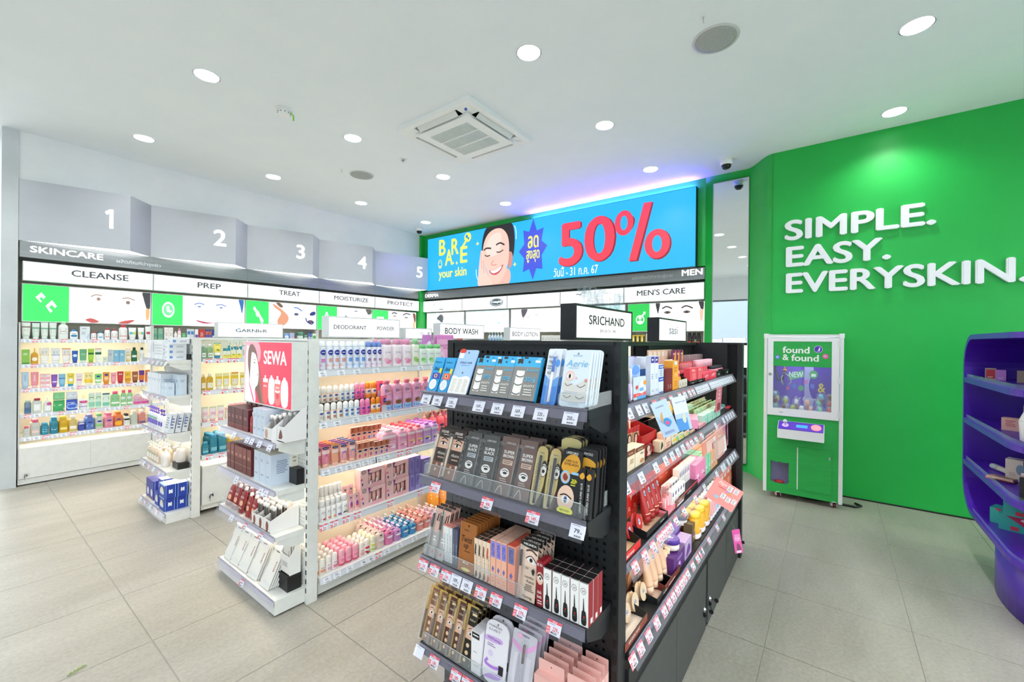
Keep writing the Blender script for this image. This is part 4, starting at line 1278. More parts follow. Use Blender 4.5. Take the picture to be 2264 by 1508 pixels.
# ------------------------------------------------------------------ claw machine
CM = Matrix.Translation((4.70, .524, 0)) @ Matrix.Rotation(FACE_LEFT, 4, 'Z')
t = thing('claw_machine', 'green and white prize claw machine on casters by the green wall', 'machine', CM)
WC, DC = .597, .385
shell = G().box(.03, WC - .03, DC - .02, DC, .06, 1.52, CGREEN)
obj('back_panel', shell.mesh('back_panel'), t)
fp = G()
hole = [(.060, .345), (.078, .338), (.096, .338), (.115, .332), (.130, .344), (.146, .333), (.164, .337), (.185, .335), (.204, .342), (.204, .150), (.17, .140), (.132, .137), (.094, .140), (.060, .152)]
fp.prism([(.026, .052), (.571, .052), (.571, .772), (.026, .772)], .004, .016, CGREEN, 'y', holes=[hole])
fr = obj('front_panel', fp.mesh('front_panel'), t)
obj('chute', G().box(.05, .215, .14, .15, .12, .36, '#bcaee0').box(.05, .215, .016, .15, .118, .122, '#c4b8e4').mesh('chute'), fr)
obj('access_door', G().box(.276, .522, .000, .004, .112, .50, CGREEN).mesh('access_door'), fr)
obj('hinge', G().box(.267, .275, -.002, .004, .112, .496, '#e9ebea').mesh('hinge'), fr)
obj('latch', G().prism(rrect(.502, .418, .512, .445, .0045), -.003, .001, '#b9bcba:m', 'y').mesh('latch'), fr)
for sx, nm in ((.027, 'side_panel'), (.565, 'side_panel')):
    obj(nm, G().box(sx, sx + .006, .03, DC - .02, .06, 1.50, CGREEN).mesh(nm), t)
pm = G().prism(rrect(0, 0, .03, .034, .008), .046, 1.522, '#e8eaea', 'z', smooth=False).mesh('post')
cm = G().prism(rrect(-.003, -.003, .034, .037, .008), 1.50, 1.54, '#eceeee', 'z').mesh('corner_cap')
for x in (-.002, WC - .028):
    for y in (-.002, DC - .02):
        p = obj('post', pm, t, T(x, y, 0))
        obj('corner_cap', cm, p)
obj('top_panel', G().box(.028, WC - .028, .0, DC, 1.508, 1.532, '#dde0e0').mesh('top_panel'), t)
dr = G().prism([(.030, .776), (.568, .776), (.568, 1.502), (.030, 1.502)], -.012, .012, '#eff0f1', 'y', holes=[[(.074, .842), (.074, 1.468), (.515, 1.468), (.515, .842)]])
door = obj('door', dr.mesh('door'), t)
hd = G().box(.074, .515, -.006, .002, 1.238, 1.468, CGREEN)
h_ = obj('header', hd.mesh('header'), door)
gq = gfx(G(), 'T#f4faf6,.40,.66,.27,.47,found;T#f4faf6,.22,.36,.24,.11,&;T#f4faf6,.555,.35,.27,.47,found;e#e9e6f4,.78,.70,.072,.14;e#5a35c0,.78,.70,.066,.128;p#f4faf6,.75,.62,.77,.62,.80,.78,.815,.76,.80,.62,.78,.62,.785,.66,.765,.60,.74,.64;e#e06aa0,.90,.43,.05,.10;t#ffffff,.90,.44,.08,.06,10.-;e#5a7ae0,.075,.36,.042,.085;e#ffffff,.075,.36,.022,.045;e#5a7ae0,.075,.36,.014,.03', flat_front(.441, .23, -.0065, .074, 1.238), .441, .23)
obj('lettering', gq.mesh('lettering'), h_)
obj('glass', G().box(.074, .515, -.001, .001, .842, 1.238, '#f4f7f8:t').mesh('glass'), door)
obj('lock', G().body([(0, .026, .026), (.005, .026, .026), (.007, .018, .018)], '#a5a8a6:m', 14).mesh('lock'), door, Matrix.Translation((.050, -.012, 1.16)) @ Matrix.Rotation(PI / 2, 4, 'X'))
for z in (.80, 1.10, 1.42):
    obj('hinge', G().box(.556, .574, -.016, -.010, z, z + .06, '#e3e5e5').mesh('hinge'), door)
obj('slot', G().box(.125, .155, -.0125, -.011, .806, .810, '#55585a').mesh('slot'), door)
bd = G().box(.035, .562, .30, .31, .80, 1.50, '#5a2cc0')
bk = obj('backdrop', bd.mesh('backdrop'), t)
gq = gfx(G(), 'r#6a48cc,.20,0,.46,1;r#a9a0de,.52,0,.68,1;c#4a1fb0,.70,.9,.9,1,1,1,1,0,.72,.1,.6,.5;p#5fae7e,.22,.78,.50,.88,.52,.72,.25,.62;T#dfe6f4,.37,.765,.14,.26,NEW;e#3f9a6a,.68,.78,.075,.10;r#e4f0ea,.64,.73,.72,.80;e#d46ac0,.55,.60,.035,.05;e#4a6ae0,.34,.48,.04,.06;e#4fa57a,.46,.44,.05,.07;e#5a6ae0,.66,.50,.04,.06;e#d45ab0,.22,.42,.03,.045;T#e8c45a,.82,.47,.22,.13,&;i#e9e4f6,.60,.18,.12,.5,for Everyskin', flat_front(.45, .40, .2995, .07, .84, .0003), .45, .40)
obj('artwork', gq.mesh('artwork'), bk)
obj('cabinet_lamp', G().box(.08, .51, .03, .06, 1.485, 1.495, '#f2f4ff:e14').mesh('cabinet_lamp'), t)
obj('prize_tray', G().box(.035, .562, .02, .30, .80, .812, '#d9d4ee').mesh('prize_tray'), t)
cw = G().tube([(.155, .16, 1.50), (.155, .16, 1.16)], .007, '#d7dadc:m').tube([(.155, .16, 1.22), (.155, .16, 1.19)], .017, '#e8803a')
cw = obj('claw', G().tube([(.155, .16, 1.50), (.155, .16, 1.15)], .009, '#d7dadc:m', 10).mesh('claw'), t)
obj('collar', G().body([(1.185, .036, .036), (1.20, .036, .036)], '#e8803a', 12, cx=.155, cy=.16).mesh('collar'), cw)
for a in (0, 2.1, 4.2):
    c, s_ = math.cos(a), math.sin(a)
    obj('prong', G().tube([(.155, .16, 1.16), (.155 + .045 * c, .16 + .045 * s_, 1.13), (.155 + .05 * c, .16 + .05 * s_, 1.08), (.155 + .025 * c, .16 + .025 * s_, 1.05)], .004, '#cfd2d4:m', 6).mesh('prong'), cw)
obj('hose', G().tube([(.085, .14, 1.50), (.075, .14, 1.20), (.10, .14, 1.10), (.14, .14, 1.10), (.15, .14, 1.17)], .009, '#141418', 8).mesh('hose'), cw)
cx = G().prism([(0, .587), (-.115, .587), (-.115, .665), (-.02, .728), (0, .728)], .121, .468, '#eceeef', 'x')
# control box: side profile in y/z
cx = G().prism([(-.115, .587), (.004, .587), (.004, .728), (-.02, .726), (-.115, .668)], .121, .468, '#eceeef', 'x')
box = obj('control_box', cx.mesh('control_box'), t)
ang = math.atan2(.058, .095)
top = Matrix.Translation((.2945, -.0675, .6985)) @ Matrix.Rotation(ang, 4, 'X')
obj('control_deck', G().box(-.168, .168, -.054, .054, 0, .004, '#5a2cc0').mesh('control_deck'), box, top)
obj('joystick', G().tube([(0, 0, .003), (0, 0, .03)], .006, '#c9c9d4').body([(.028, .012, .012), (.034, .028, .028), (.048, .036, .036), (.060, .026, .026), (.066, .008, .008)], '#d9d6e6', 14).mesh('joystick'), box, top @ T(-.115, 0, 0))
obj('collar', G().body([(.003, .055, .055), (.006, .05, .05)], '#c8a8f0:e0.5', 18).mesh('collar'), box, top @ T(-.115, 0, 0))
obj('display', G().box(-.042, .042, -.018, .018, .003, .006, '#2a9af0:e0.6').mesh('display'), box, top @ T(.01, 0, 0))
obj('button', G().body([(.003, .075, .075), (.010, .075, .075), (.014, .05, .05), (.018, .045, .045), (.020, .02, .02)], '#ff8f9a:e0.6', 20).mesh('button'), box, top @ T(.115, 0, 0))
def caster(parent, x, y):
    c = obj('caster', G().box(-.022, .022, -.03, .03, .058, .064, '#d9dbdb').box(-.02, -.016, -.012, .026, .02, .06, '#d9dbdb').box(.016, .02, -.012, .026, .02, .06, '#d9dbdb').mesh('caster'), parent, T(x, y, -.004, .4))
    obj('wheel', G().loft([[(xx, .012 + .024 * math.cos(2 * PI * j / 16), .028 + .024 * math.sin(2 * PI * j / 16)) for j in range(16)] for xx in (-.012, .012)], '#5a2026').mesh('wheel'), c)
for x in (.12, .54):
    for y in (.03, DC - .05):
        caster(t, x, y)
cap_me = [G().body([(-.036, .01, .01), (-.030, .044, .044), (-.018, .064, .064), (0, .072, .072), (.018, .064, .064), (.030, .044, .044), (.036, .01, .01)], '#eef1f6:t', 12).mesh('capsule')]
CAPC = ['#6fc4e0', '#7a3a30', '#b9c34e', '#e8e6ee', '#f0b8a0', '#7fd0b8', '#ee6a72', '#d3d34e', '#c8d4ec', '#8a4436', '#e07a80', '#a9d8ea']
CAPN = ['sky blue', 'chocolate', 'olive', 'pearl white', 'peach', 'mint', 'coral', 'lemon', 'ice blue', 'rust', 'rose', 'aqua']
rr = random.Random(3)
k = 0
for (n, z, y0) in ((7, .850, .06), (6, .852, .14), (6, .905, .09), (4, .918, .17), (3, .965, .10)):
    for i in range(n):
        x = .085 + (.42 / max(n - 1, 1)) * i if n != 3 else (.08, .44, .505)[i]
        if n == 4:
            x = (.09, .16, .44, .51)[i]
        j = k % 12
        lbl = '%s prize in a clear ball, %s layer in the claw machine, %s along' % (CAPN[j], {.850: 'front bottom', .852: 'back bottom', .905: 'second', .918: 'third', .965: 'top'}[z], ['first', 'second', 'third', 'fourth', 'fifth', 'sixth', 'seventh'][i])
        c = thing('prize_capsule', lbl, 'capsule', CM @ T(x, y0 + rr.uniform(-.006, .006), z), 'prize capsules in the claw machine', cap_me[0])
        obj('prize', G().body([(-.024, .02, .014), (-.018, .034, .026), (.014, .036, .03), (.024, .016, .014)], CAPC[j], 8, 3).mesh('prize'), c, T(0, 0, 0, rr.uniform(0, 3), 0, rr.uniform(-.8, .8)))
        k += 1
q = thing('sweet_packet', 'red clear packet lying in the claw machine chute', 'packet', CM @ T(.125, .07, .124))
q2 = G().loft([ring(z, w, d, 12, 2.6) for z, w, d in ((0, .05, .03), (.012, .085, .06), (.024, .07, .045), (.03, .03, .02))], '#d8404a:g')
obj('wrapper', q2.mesh('wrapper'), q)
obj('crimp', G().box(-.056, -.034, -.02, .02, .010, .014, '#e8626a:g').mesh('crimp'), q)
pts = []
for k in range(70):
    a = k * 2 * PI / 20
    r = .075 + .008 * math.sin(k * .7) + .0006 * k
    pts.append((r * 1.35 * math.cos(a), r * .8 * math.sin(a), .012 + .010 * (k // 20)))
pts += [(.20, -.06, .012), (.30, -.06, .010), (.34, 0, .010), (.30, .05, .010)]
t = thing('power_cable', 'coiled black power cable on the floor behind the claw machine', 'cable', Matrix.Translation((4.90, .13, 0)) @ Matrix.Rotation(FACE_LEFT, 4, 'Z'), None, G().tube(pts, .010, '#141517', 7).mesh('power_cable'))

# ------------------------------------------------------------------ purple display unit
t = thing('display_stand', 'rounded purple display stand with edge-lit shelves on a pedestal', 'display stand', T())
YF, YBK = -.745, -1.32
prof = [(4.15, 1.522), (4.16, 1.522)]
for i in range(1, 9):
    a = PI / 2 - PI / 2 * i / 8
    prof.append((4.16 + .225 * math.cos(a), 1.297 + .225 * math.sin(a)))
prof.append((4.385, .56))
for i in range(1, 9):
    a = -PI / 2 * i / 8
    prof.append((4.135 + .25 * math.cos(a), .56 + .25 * math.sin(a)))
prof.append((4.12, .31))
inner = []
n = len(prof)
for i, p in enumerate(prof):
    a, b = prof[max(i - 1, 0)], prof[min(i + 1, n - 1)]
    dx, dz = b[0] - a[0], b[1] - a[1]
    l = math.hypot(dx, dz)
    inner.append((p[0] + dz / l * .032, p[1] - dx / l * .032))
gs = G()
secs = []
vs = []
for (a, b) in zip(prof, inner):
    vs += [(a[0], YF, a[1]), (b[0], YF, b[1]), (b[0], YBK, b[1]), (a[0], YBK, a[1])]
fs = []
for i in range(n - 1):
    for j in range(4):
        k = (j + 1) % 4
        fs.append((4 * i + j, 4 * i + k, 4 * i + 4 + k, 4 * i + 4 + j))
gs.add(vs, fs, PURPLE, False)
obj('shell', gs.mesh('shell'), t)
def slab(z0, z1, x1, m=PURPLE, inset=0.0):
    pts = [(x1, YBK), (x1, YF - inset)]
    x = 3.42
    pts.append((x, YF - inset))
    for i in range(1, 9):
        a = PI / 2 + PI / 2 * i / 8
        pts.append((x + (.34 - inset) * math.cos(a), YF - .34 + (.34 - inset) * math.sin(a)))
    pts.append((3.08 + inset, YBK))
    return G().prism(pts, z0, z1, m)
obj('top_slab', slab(1.49, 1.522, 4.15).mesh('top_slab'), t)
obj('bottom_slab', slab(.31, .342, 4.12).mesh('bottom_slab'), t)
obj('back_panel', G().box(3.08, 4.37, YBK - .03, YBK, .32, 1.51, PURPLE).mesh('back_panel'), t)
ZP = [1.222, .937, .645]
def edge_strip(z, h, x1=4.345):
    g = G()
    pts = [(x1, YF - .012), (3.42, YF - .012)]
    for i in range(1, 9):
        a = PI / 2 + PI / 2 * i / 8
        pts.append((3.42 + .328 * math.cos(a), YF - .34 + .328 * math.sin(a)))
    vs = []
    for a, b in pts:
        vs += [(a, b, z), (a, b, z + h)]
    g.add(vs, [(2 * i, 2 * i + 2, 2 * i + 3, 2 * i + 1) for i in range(len(pts) - 1)], '#bfe4d8:t')
    return g
for z in ZP:
    s = obj('shelf', slab(z - .034, z, 4.352).mesh('shelf'), t)
    obj('edge_guard', edge_strip(z, .026).mesh('edge_guard'), s)
s = obj('edge_guard', edge_strip(.342, .018, 4.16).mesh('edge_guard'), t)
obj('pedestal', G().body([(0, 1.0, .50), (.31, 1.0, .50)], PURPLE, 40, cx=3.62, cy=-1.02).mesh('pedestal'), t)

# oral care unit behind the viewpoint, seen in the mirror
t = thing('gondola', 'white oral care gondola behind the viewpoint, seen in the mirror', 'shelf unit', T())
obj('panel', G().box(-1.5, -1.46, 1.75, 2.75, .02, 1.45, WHITEM).mesh('panel'), t)
for z in (1.2, .9, .6, .3):
    obj('shelf', G().box(-1.46, -1.16, 1.75, 2.75, z - .03, z, WHITEM).mesh('shelf'), t)
obj('base', G().box(-1.46, -1.12, 1.75, 2.75, .02, .12, WHITEM).mesh('base'), t)
lightbox(Matrix.Translation((-1.42, 1.78, 1.452)) @ Matrix.Rotation(FACE_RIGHT, 4, 'Z'), .52, .13, .06, 't#6a8084,.5,.5,.42,.8,ORAL CARE', 'white lit oral care sign, seen reversed in the mirror', S, 'aisle_sign', group='aisle signs')
lightbox(Matrix.Translation((-1.42, 2.32, 1.452)) @ Matrix.Rotation(FACE_RIGHT, 4, 'Z'), .42, .10, .06, 't#8a9a9c,.5,.5,.42,.8,PAPER', 'white lit paper goods sign, seen reversed in the mirror', S, 'aisle_sign', group='aisle signs')

# small leaf sprig on the floor
t = thing('leaf_sprig', 'tiny green leaf sprig lying on a floor tile joint', 'leaf', T(.345, 2.60, .003, .2))
obj('stem', G().tube([(-.03, 0, 0), (0, .004, .002), (.032, .012, .001)], .0012, '#6f8f2a', 5).mesh('stem'), t)
lf = G().prism([(0, 0), (.006, -.003), (.014, 0), (.006, .003)], 0, .0008, '#7d9a34', 'z').mesh('leaflet')
for k in range(9):
    obj('leaflet', lf, t, T(-.028 + k * .0068, .001 + k * .001, .0015, (.9 if k % 2 else -.9)))

# stock on the purple stand
def on_stand(kind, x, y, z, w, h, d, c, spec, label, yaw=0, **opt):
    put(kind, w, h, d, c, spec, opt, T(x, y, z + .0006, FACE_LEFT + yaw), label)
STP = 'on purple stand'
on_stand('box', 4.20, -.845, ZP[0], .05, .075, .05, '#b8b0a4', 'r#c83a3a,.1,.1,.9,.9;l#f0d8d0,.2,.15,.8,.3,2', 'small grey and red carton, first on the top shelf of the purple stand', -.35)
on_stand('box', 4.13, -.875, ZP[0], .045, .068, .045, '#d08ae0', 'l#f0e0f6,.2,.1,.8,.3,2', 'small orchid carton on the top shelf of the purple stand', -.3)
on_stand('box', 3.98, -.94, ZP[0], .06, .072, .045, '#b8a48c', 'r#a88a64,.5,0,1,1', 'small khaki carton on the top shelf of the purple stand', -.3)
for k, (x, y) in enumerate(((3.83, -.945), (3.74, -.995), (3.62, -1.03))):
    on_stand('box', x, y, ZP[0], .05, .125, .05, '#1a1624', 'r#e8b0b8,0,0,.22,.8;e#e8d8e0,.6,.62,.07,.03;e#e8d8e0,.6,.5,.07,.03;r#5a4468,.25,.0,1,.3', 'tall black carton with pink edge, %s of three on the purple stand' % ORDW[k], -.35)
    on_stand('stick', x + .03, y - .045, ZP[0], .014, .15, .014, '#e8b8b8', None, 'pink gloss tube behind the %s black carton on the purple stand' % ORDW[k], cap='#f0c4c0')
on_stand('box', 3.86, -.90, ZP[1], .15, .075, .05, '#f0c0b0', 'l#c86a60,.1,.3,.4,.85,4;c#f6e4dc,.72,.25,.52,.55,.55,.85,.72,.75,.9,.85,.92,.55;c#e89a84,.72,.35,.6,.55,.63,.72,.72,.66,.82,.72,.84,.55', 'pink carton with a heart on the middle shelf of the purple stand', -.45)
on_stand('box', 3.74, -.98, ZP[1], .07, .13, .05, '#efd6d2', 'l#d89a90,.2,.7,.8,.85,2', 'pale pink carton behind the heart cartons', -.3)
on_stand('box', 3.56, -.90, ZP[1], .115, .185, .07, '#e9dccb', 'r#d8b8a8,.03,.02,.97,.05;r#d8b8a8,.03,.95,.97,.98;c#c89a86,.5,.2,.1,.5,.12,.82,.32,.92,.5,.8,.68,.92,.88,.82,.9,.5;c#f4efe6,.5,.25,.16,.52,.18,.78,.34,.86,.5,.74,.66,.86,.82,.78,.84,.52;t#d8846a,.5,.62,.06,.5,PEACH;t#c85a6a,.5,.53,.06,.5,PUNCH;i#c88a74,.5,.90,.05,.6,Too Faced;l#c88a74,.3,.06,.9,.16,2', 'cream carton with a large heart on the purple stand', -.35, side='r#a84a34,0,0,1,1')
on_stand('stick', 4.08, -.84, ZP[2] + .018, .034, .13, .034, '#c9c2ba', None, 'lying grey brush case on the purple stand') if False else None
t = thing('brush_case', 'long pale grey applicator case lying on the purple stand', 'applicator', T(4.02, -.86, ZP[2] + .02, .25))
obj('barrel', G().loft([[(x, .017 * math.cos(2 * PI * j / 12), .017 * math.sin(2 * PI * j / 12)) for j in range(12)] for x in (-.08, -.06, .08)], '#cfc8c0').mesh('barrel'), t)
obj('lid', G().loft([[(x, .0185 * math.cos(2 * PI * j / 12), .0185 * math.sin(2 * PI * j / 12)) for j in range(12)] for x in (.03, .085, .09)], '#b9c4c8:g').mesh('lid'), t)
on_stand('box', 3.86, -.88, ZP[2], .07, .125, .075, '#ded6ca', 'e#7a9ab0,.85,.55,.25,.25;l#b8aea2,.2,.2,.7,.4,3', 'pale grey carton with round cut on the purple stand', -.4)
for k, (x, y, z, c, w) in enumerate(((3.80, -.81, 0, '#e89a78', .12), (3.76, -.805, .014, '#d8b8a0', .11))):
    on_stand('box', x, y, ZP[2] + z, w, .013, .045, c, 'l#f0d8c8,.1,.2,.8,.8,1', 'slim clear %s palette lying on the purple stand' % ('coral' if k == 0 else 'beige'), -.5 - .15 * k, top='#f0b494' if k == 0 else '#a88468')
on_stand('bottle', 3.60, -.86, ZP[2], .045, .095, .026, '#e8c0b4:u', 'r#f0a484,.5,.05,.95,.9', 'peach square perfume bottle on the purple stand', -.4, cap='#e8d4cc', capw=.9, caph=.2, sh=.02, ex=6)
on_stand('box', 3.50, -.96, ZP[2], .08, .12, .05, '#d9d2c6', 'l#a89e92,.2,.5,.8,.8,3;e#b8705a,.8,.3,.12,.1', 'beige carton at the near end of the purple stand', -.4)
on_stand('card', 3.36, -.83, ZP[2], .10, .12, .006, '#141419', 't#e8e8f0,.6,.3,.15,.4,NEW', 'black sloping price easel on the purple stand', -.3, hole=False)
TQ = 'p#c8285a,.15,1,1,1,1,.0;e#f0e4e4,.62,.82,.07,.08;e#f0e4e4,.78,.80,.07,.08;e#f0e4e4,.92,.78,.07,.08;r#d8405a,.30,.10,.50,.34'
for k, (x, y, z, w) in enumerate(((3.97, -.875, .342, .13), (3.86, -.90, .342, .16), (3.84, -.91, .437, .16))):
    on_stand('box', x, y, z, w, .094, .10, '#3ab4a8', TQ, 'turquoise and magenta carton, %s on the purple stand' % ['back one', 'lower front', 'upper front'][k], -.45 + .1 * k, side='e#e8ece8,.5,.55,.25,.3;r#c8285a,.1,.1,.4,.4')
on_stand('box', 3.52, -.93, .342, .17, .19, .12, '#efe2d6', 't#b89a8a,.3,.72,.08,.2,&;r#1a1a1c,.62,.15,.72,.5;r#d8cdd4,.6,.5,.78,.8', 'large cream carton on the lowest shelf of the purple stand', -.35, side='l#8a807a,.2,.3,.8,.75,6')
# soft things at the frame edge on the stand
t = thing('quilted_bag', 'green quilted pouch with a white triangular flap on top of the purple stand', 'pouch', T(3.72, -1.06, 1.5225, FACE_LEFT - .3))
obj('body', G().body([(0, .26, .07), (.02, .30, .10), (.20, .30, .09), (.30, .29, .05), (.33, .28, .02)], '#0f7a4a', 20, 3.4).mesh('body'), t)
obj('flap', G().prism([(-.14, .15), (.14, .15), (0, .26)], -.058, -.048, '#f0f2f2', 'y').mesh('flap'), t)
q = G()
for z in (.08, .15, .24):
    q.body([(z, .304, .103), (z + .004, .304, .103)], '#0a5f38', 20, 3.4, cap0=False, cap1=False)
o = obj('stitching', q.mesh('stitching'), t); o['kind'] = 'stuff'
t = thing('white_pouch', 'plump white fabric pouch on the middle shelf edge of the purple stand', 'pouch', T(3.36, -.86, ZP[1] + .001, FACE_LEFT - .4))
obj('body', G().body([(0, .10, .06), (.02, .16, .10), (.12, .17, .11), (.19, .12, .08), (.22, .05, .03)], '#f4f4f2', 18, 2.4).mesh('body'), t)
obj('seam', G().body([(.12, .172, .112), (.123, .172, .112)], '#dcdcd8', 18, 2.4, cap0=False, cap1=False).mesh('seam'), t)
# added violet strip hidden atop the video wall, put in to tint the ceiling
obj('added_tint_strip', G().box(2.3, 4.66, .056, .076, SH + .006, SH + .018, '#6a48ff:e95').mesh('added_tint_strip'), bpy.data.objects['led_screen'])
# blank facade across the street
t = thing('building', 'plain grey facade across the street, only in the mirror', 'building', T(-13.5, 3, -.09))
obj('facade', G().box(-.5, .5, -12, 12, 0, 5.5, '#8f9aa8').mesh('facade'), t)
obj('cornice', G().box(.5, .7, -12, 12, 4.9, 5.1, '#7a8694').mesh('cornice'), t)

# clear acrylic fences in front of the loose stock
def fence(mat, w, h, d, label):
    t = thing('acrylic_tray', label, 'tray', mat, 'clear acrylic shelf trays')
    obj('front_plate', G().prism(rrect(0, 0, w, h, .012, 4), -.0015, .0015, '#eef2f4:t', 'y').mesh('front_plate'), t)
    for x in (0, w):
        obj('side_plate', G().prism([(0, 0), (d, 0), (d, h), (.012, h), (.003, h * .8), (0, h * .5)], x - .0012, x + .0012, '#eef2f4:t', 'x').mesh('side_plate'), t)
    e = G().tube([(.012, 0, h), (w - .012, 0, h)], .0012, '#c3ccd0:g', 5)
    obj('rim', e.mesh('rim'), t)
fence(MB @ T(.011, .005, ZB[1] + .0015), .664, .044, .15, 'clear acrylic tray along the second black end shelf')
fence(MB @ T(.011, .005, ZB[2] + .0015), .46, .041, .15, 'clear acrylic tray along the third black end shelf')
fence(MB @ T(.011, .005, ZB[3] + .0015), .664, .041, .15, 'clear acrylic tray along the fourth black end shelf')
fence(MB @ T(.586, .006, ZB[0] + .0015), .099, .041, .15, 'clear acrylic tray around the pale lash cards')
fence(M2 @ T(.02, .006, ZE2[2] + .0015), .24, .045, .12, 'clear acrylic tray of red sachets on the white end unit')
# loose sheets hanging from the rails of the black run
def hang(kind_name, x, y, z, w, h, ang, c, spec, label, cat, clip=None):
    m = T(x, y, z, -.95) @ Matrix.Rotation(ang, 4, 'Y') @ T(0, 0, -h / 2)
    t = thing(kind_name, label, cat, m, None, G().prism(rrect(-w / 2, 0, w / 2, h, .004, 3), -.0015, .0015, c, 'y').mesh(kind_name))
    obj('print', gfx(G(), spec, flat_front(w, h, -.0015), w, h).mesh('print'), t)
    if clip:
        obj('clip', G().tube([(0, 0, h - .004), (clip[0] * .5, .004, h + clip[1] * .6), (clip[0], .02, h + clip[1])], .0018, '#dfe6e8:t', 5).mesh('clip'), t)
    return t
hang('mask_sachet', 1.535, .475, 1.18, .060, .128, -.40, '#b4cdea', 'r#c6dcf2,.0,.5,1,1;t#4a6a98,.45,.86,.06,.5,colette;c#2f9ad8,.3,.45,.6,.5,.8,.35,.5,.25;c#d8a868,.25,.55,.45,.7,.4,.5,.3,.4;e#e8508a,.55,.36,.12,.06;l#7a8ab8,.1,.06,.9,.14,2;k#7a8ad0,.01,.1,.6,.3,.4,.7,.4', 'pale blue mask sachet hanging from the top black rail, first', 'sachet', (0, .02))
hang('mask_sachet', 1.745, .475, 1.17, .055, .135, -.24, '#bcd6ee', 'r#e2ecf6,.0,.5,1,1;t#4a6aa8,.55,.84,.07,.7,special;r#4a96e0,.0,.0,.8,.36;e#d8dcc8,.6,.35,.14,.14', 'pale blue mask sachet hanging from the top black rail, second', 'sachet', (0, .02))
hang('shelf_card', 2.355, .43, .689, .155, .118, .53, '#f09a94', 'i#f8e4e0,.28,.85,.16,.3,lip;t#e0505a,.33,.68,.06,.25,NEW;e#e4a040,.62,.62,.06,.06;e#9ac4d8,.30,.25,.09,.06;r#f6f2f4,.48,.70,.64,.92;r#f6f2f4,.70,.72,.86,.94;r#f6f2f4,.40,.30,.56,.52;r#f6f2f4,.60,.26,.76,.48;r#f6f2f4,.80,.30,.95,.52;l#9a8a90,.5,.72,.62,.9,4;l#9a8a90,.72,.74,.84,.92,4;l#9a8a90,.42,.32,.54,.5,4;l#9a8a90,.62,.28,.74,.46,4;l#9a8a90,.82,.32,.93,.5,4;e#c89ae0,.56,.66,.06,.04', 'tilted coral shade card hanging over the lowest black shelf', 'card')
hang('mask_sachet', 2.80, .44, .285, .046, .14, -.17, '#f060b0', 'r#f89ad0,.2,.5,.9,.8;i#fbe4f2,.5,.62,.1,.7,Lip;c#8a4a6a,.3,.1,.8,.1,.7,.35,.4,.4;r#f4d8e8,.2,.02,.8,.12', 'hot pink sachet dangling on a string from the lowest black rail', 'sachet', (-.03, .06))

# ------------------------------------------------------------------ stocked shelves
def tag_row(frame, place, seq, y, dz, tilt):
    for i, e in enumerate(seq):
        s, price, red = e[:3]
        off = e[3] if len(e) > 3 else ''
        pv = price.strip('-')
        lb = ('red sale price tag' if red else 'blank white shelf tag' if price == '' else 'white price tag') + (' reading %s baht' % pv if pv else '') + ', %s on %s' % (ORDL[i], place)
        price_tag(frame @ T(s, y, dz) @ Matrix.Rotation(-tilt, 4, 'X'), price, red, lb, off)
ORDL = ['first from left', 'second from left', 'third from left', 'fourth from left', 'fifth from left', 'sixth from left', 'seventh from left', 'eighth from left', 'ninth from left', 'tenth from left', 'eleventh from left', 'twelfth from left', 'thirteenth from left', 'fourteenth from left', 'fifteenth from left', 'sixteenth from left', 'seventeenth from left', 'eighteenth from left', 'nineteenth from left', 'twentieth from left', 'twenty-first from left', 'twenty-second from left']
K0 = 'l#8a8f92,.2,.3,.8,.75,4;r#d7433f,.2,.2,.8,.26'
K1 = 'r#f6eff0,.05,.3,.95,.75;l#c08a90,.15,.4,.8,.65,2'
K2 = 'r#2f8f9f,0,.72,1,1;e#e8f0ee,.5,.55,.18,.2;r#f0e05a,0,0,1,.3;t#2a2f2c,.5,.25,.12,.5,4%'
K3 = 'r#f2eeda,.15,.12,.85,.55;l#7a8a2a,.25,.3,.75,.5,3'
K4 = 'r#c8d8b0,0,.88,1,1;r#e9b8cc,.15,.3,.85,.55;l#a86a8a,.2,.2,.8,.28,1'
K5 = 'l#1f5a6a,.2,.6,.8,.68,1;r#7fc4d4,.2,.15,.8,.4'
K6 = 'l#9aa2ae,.1,.3,.6,.6,2'
K7 = 'l#8fa6c2,.2,.5,.8,.7,2'
K8 = 'l#6a7a9a,.15,.2,.85,.8,5'
K9 = 'l#a09890,.25,.25,.75,.6,4'
K10 = 'c#dfe6f4,.2,.3,.3,.7,.7,.7,.8,.3;e#e6e2b8,.5,.6,.2,.2;r#8fc0ee,0,.92,1,1'
K11 = 'r#7a2a30,0,0,1,.18;l#c88a80,.2,.5,.8,.65,2;r#b07a5a,0,.2,1,.215'
K12 = 'l#7f90ae,.2,.68,.6,.78,2;l#9aa8c0,.2,.2,.7,.3,1'
K13 = 'l#e8e4e0,.2,.3,.8,.6,3'
K14 = 'c#8a4a34,.35,.1,.3,.6,.5,.9,.7,.6,.6,.1'
K15 = 'r#dfe0de,.0,.06,1,.14;V#a8404a,.70,.58,.28,.10,SEWA;l#b9bab8,.2,.3,.3,.8,1;r#b03a40,.14,.05,.24,.09;c#d3d6d8,.0,.14,.2,.3,.1,.6,.0,.8;r#a9b0b4,.1,.88,.26,.96;e#3a4046,.55,.93,.09,.012'
K16 = 't#3a4aa0,.5,.66,.06,.4,D-nee;l#e07aa8,.25,.55,.75,.6,1;e#f0b0c8,.4,.28,.2,.09;e#e090b4,.62,.22,.16,.08;e#e888b0,.5,.14,.16,.06'
K17 = 'r#c9c2bc,.35,.1,.7,.4;e#1c2a96,.55,.72,.26,.13;t#ffffff,.55,.72,.05,.32,NIVEA'
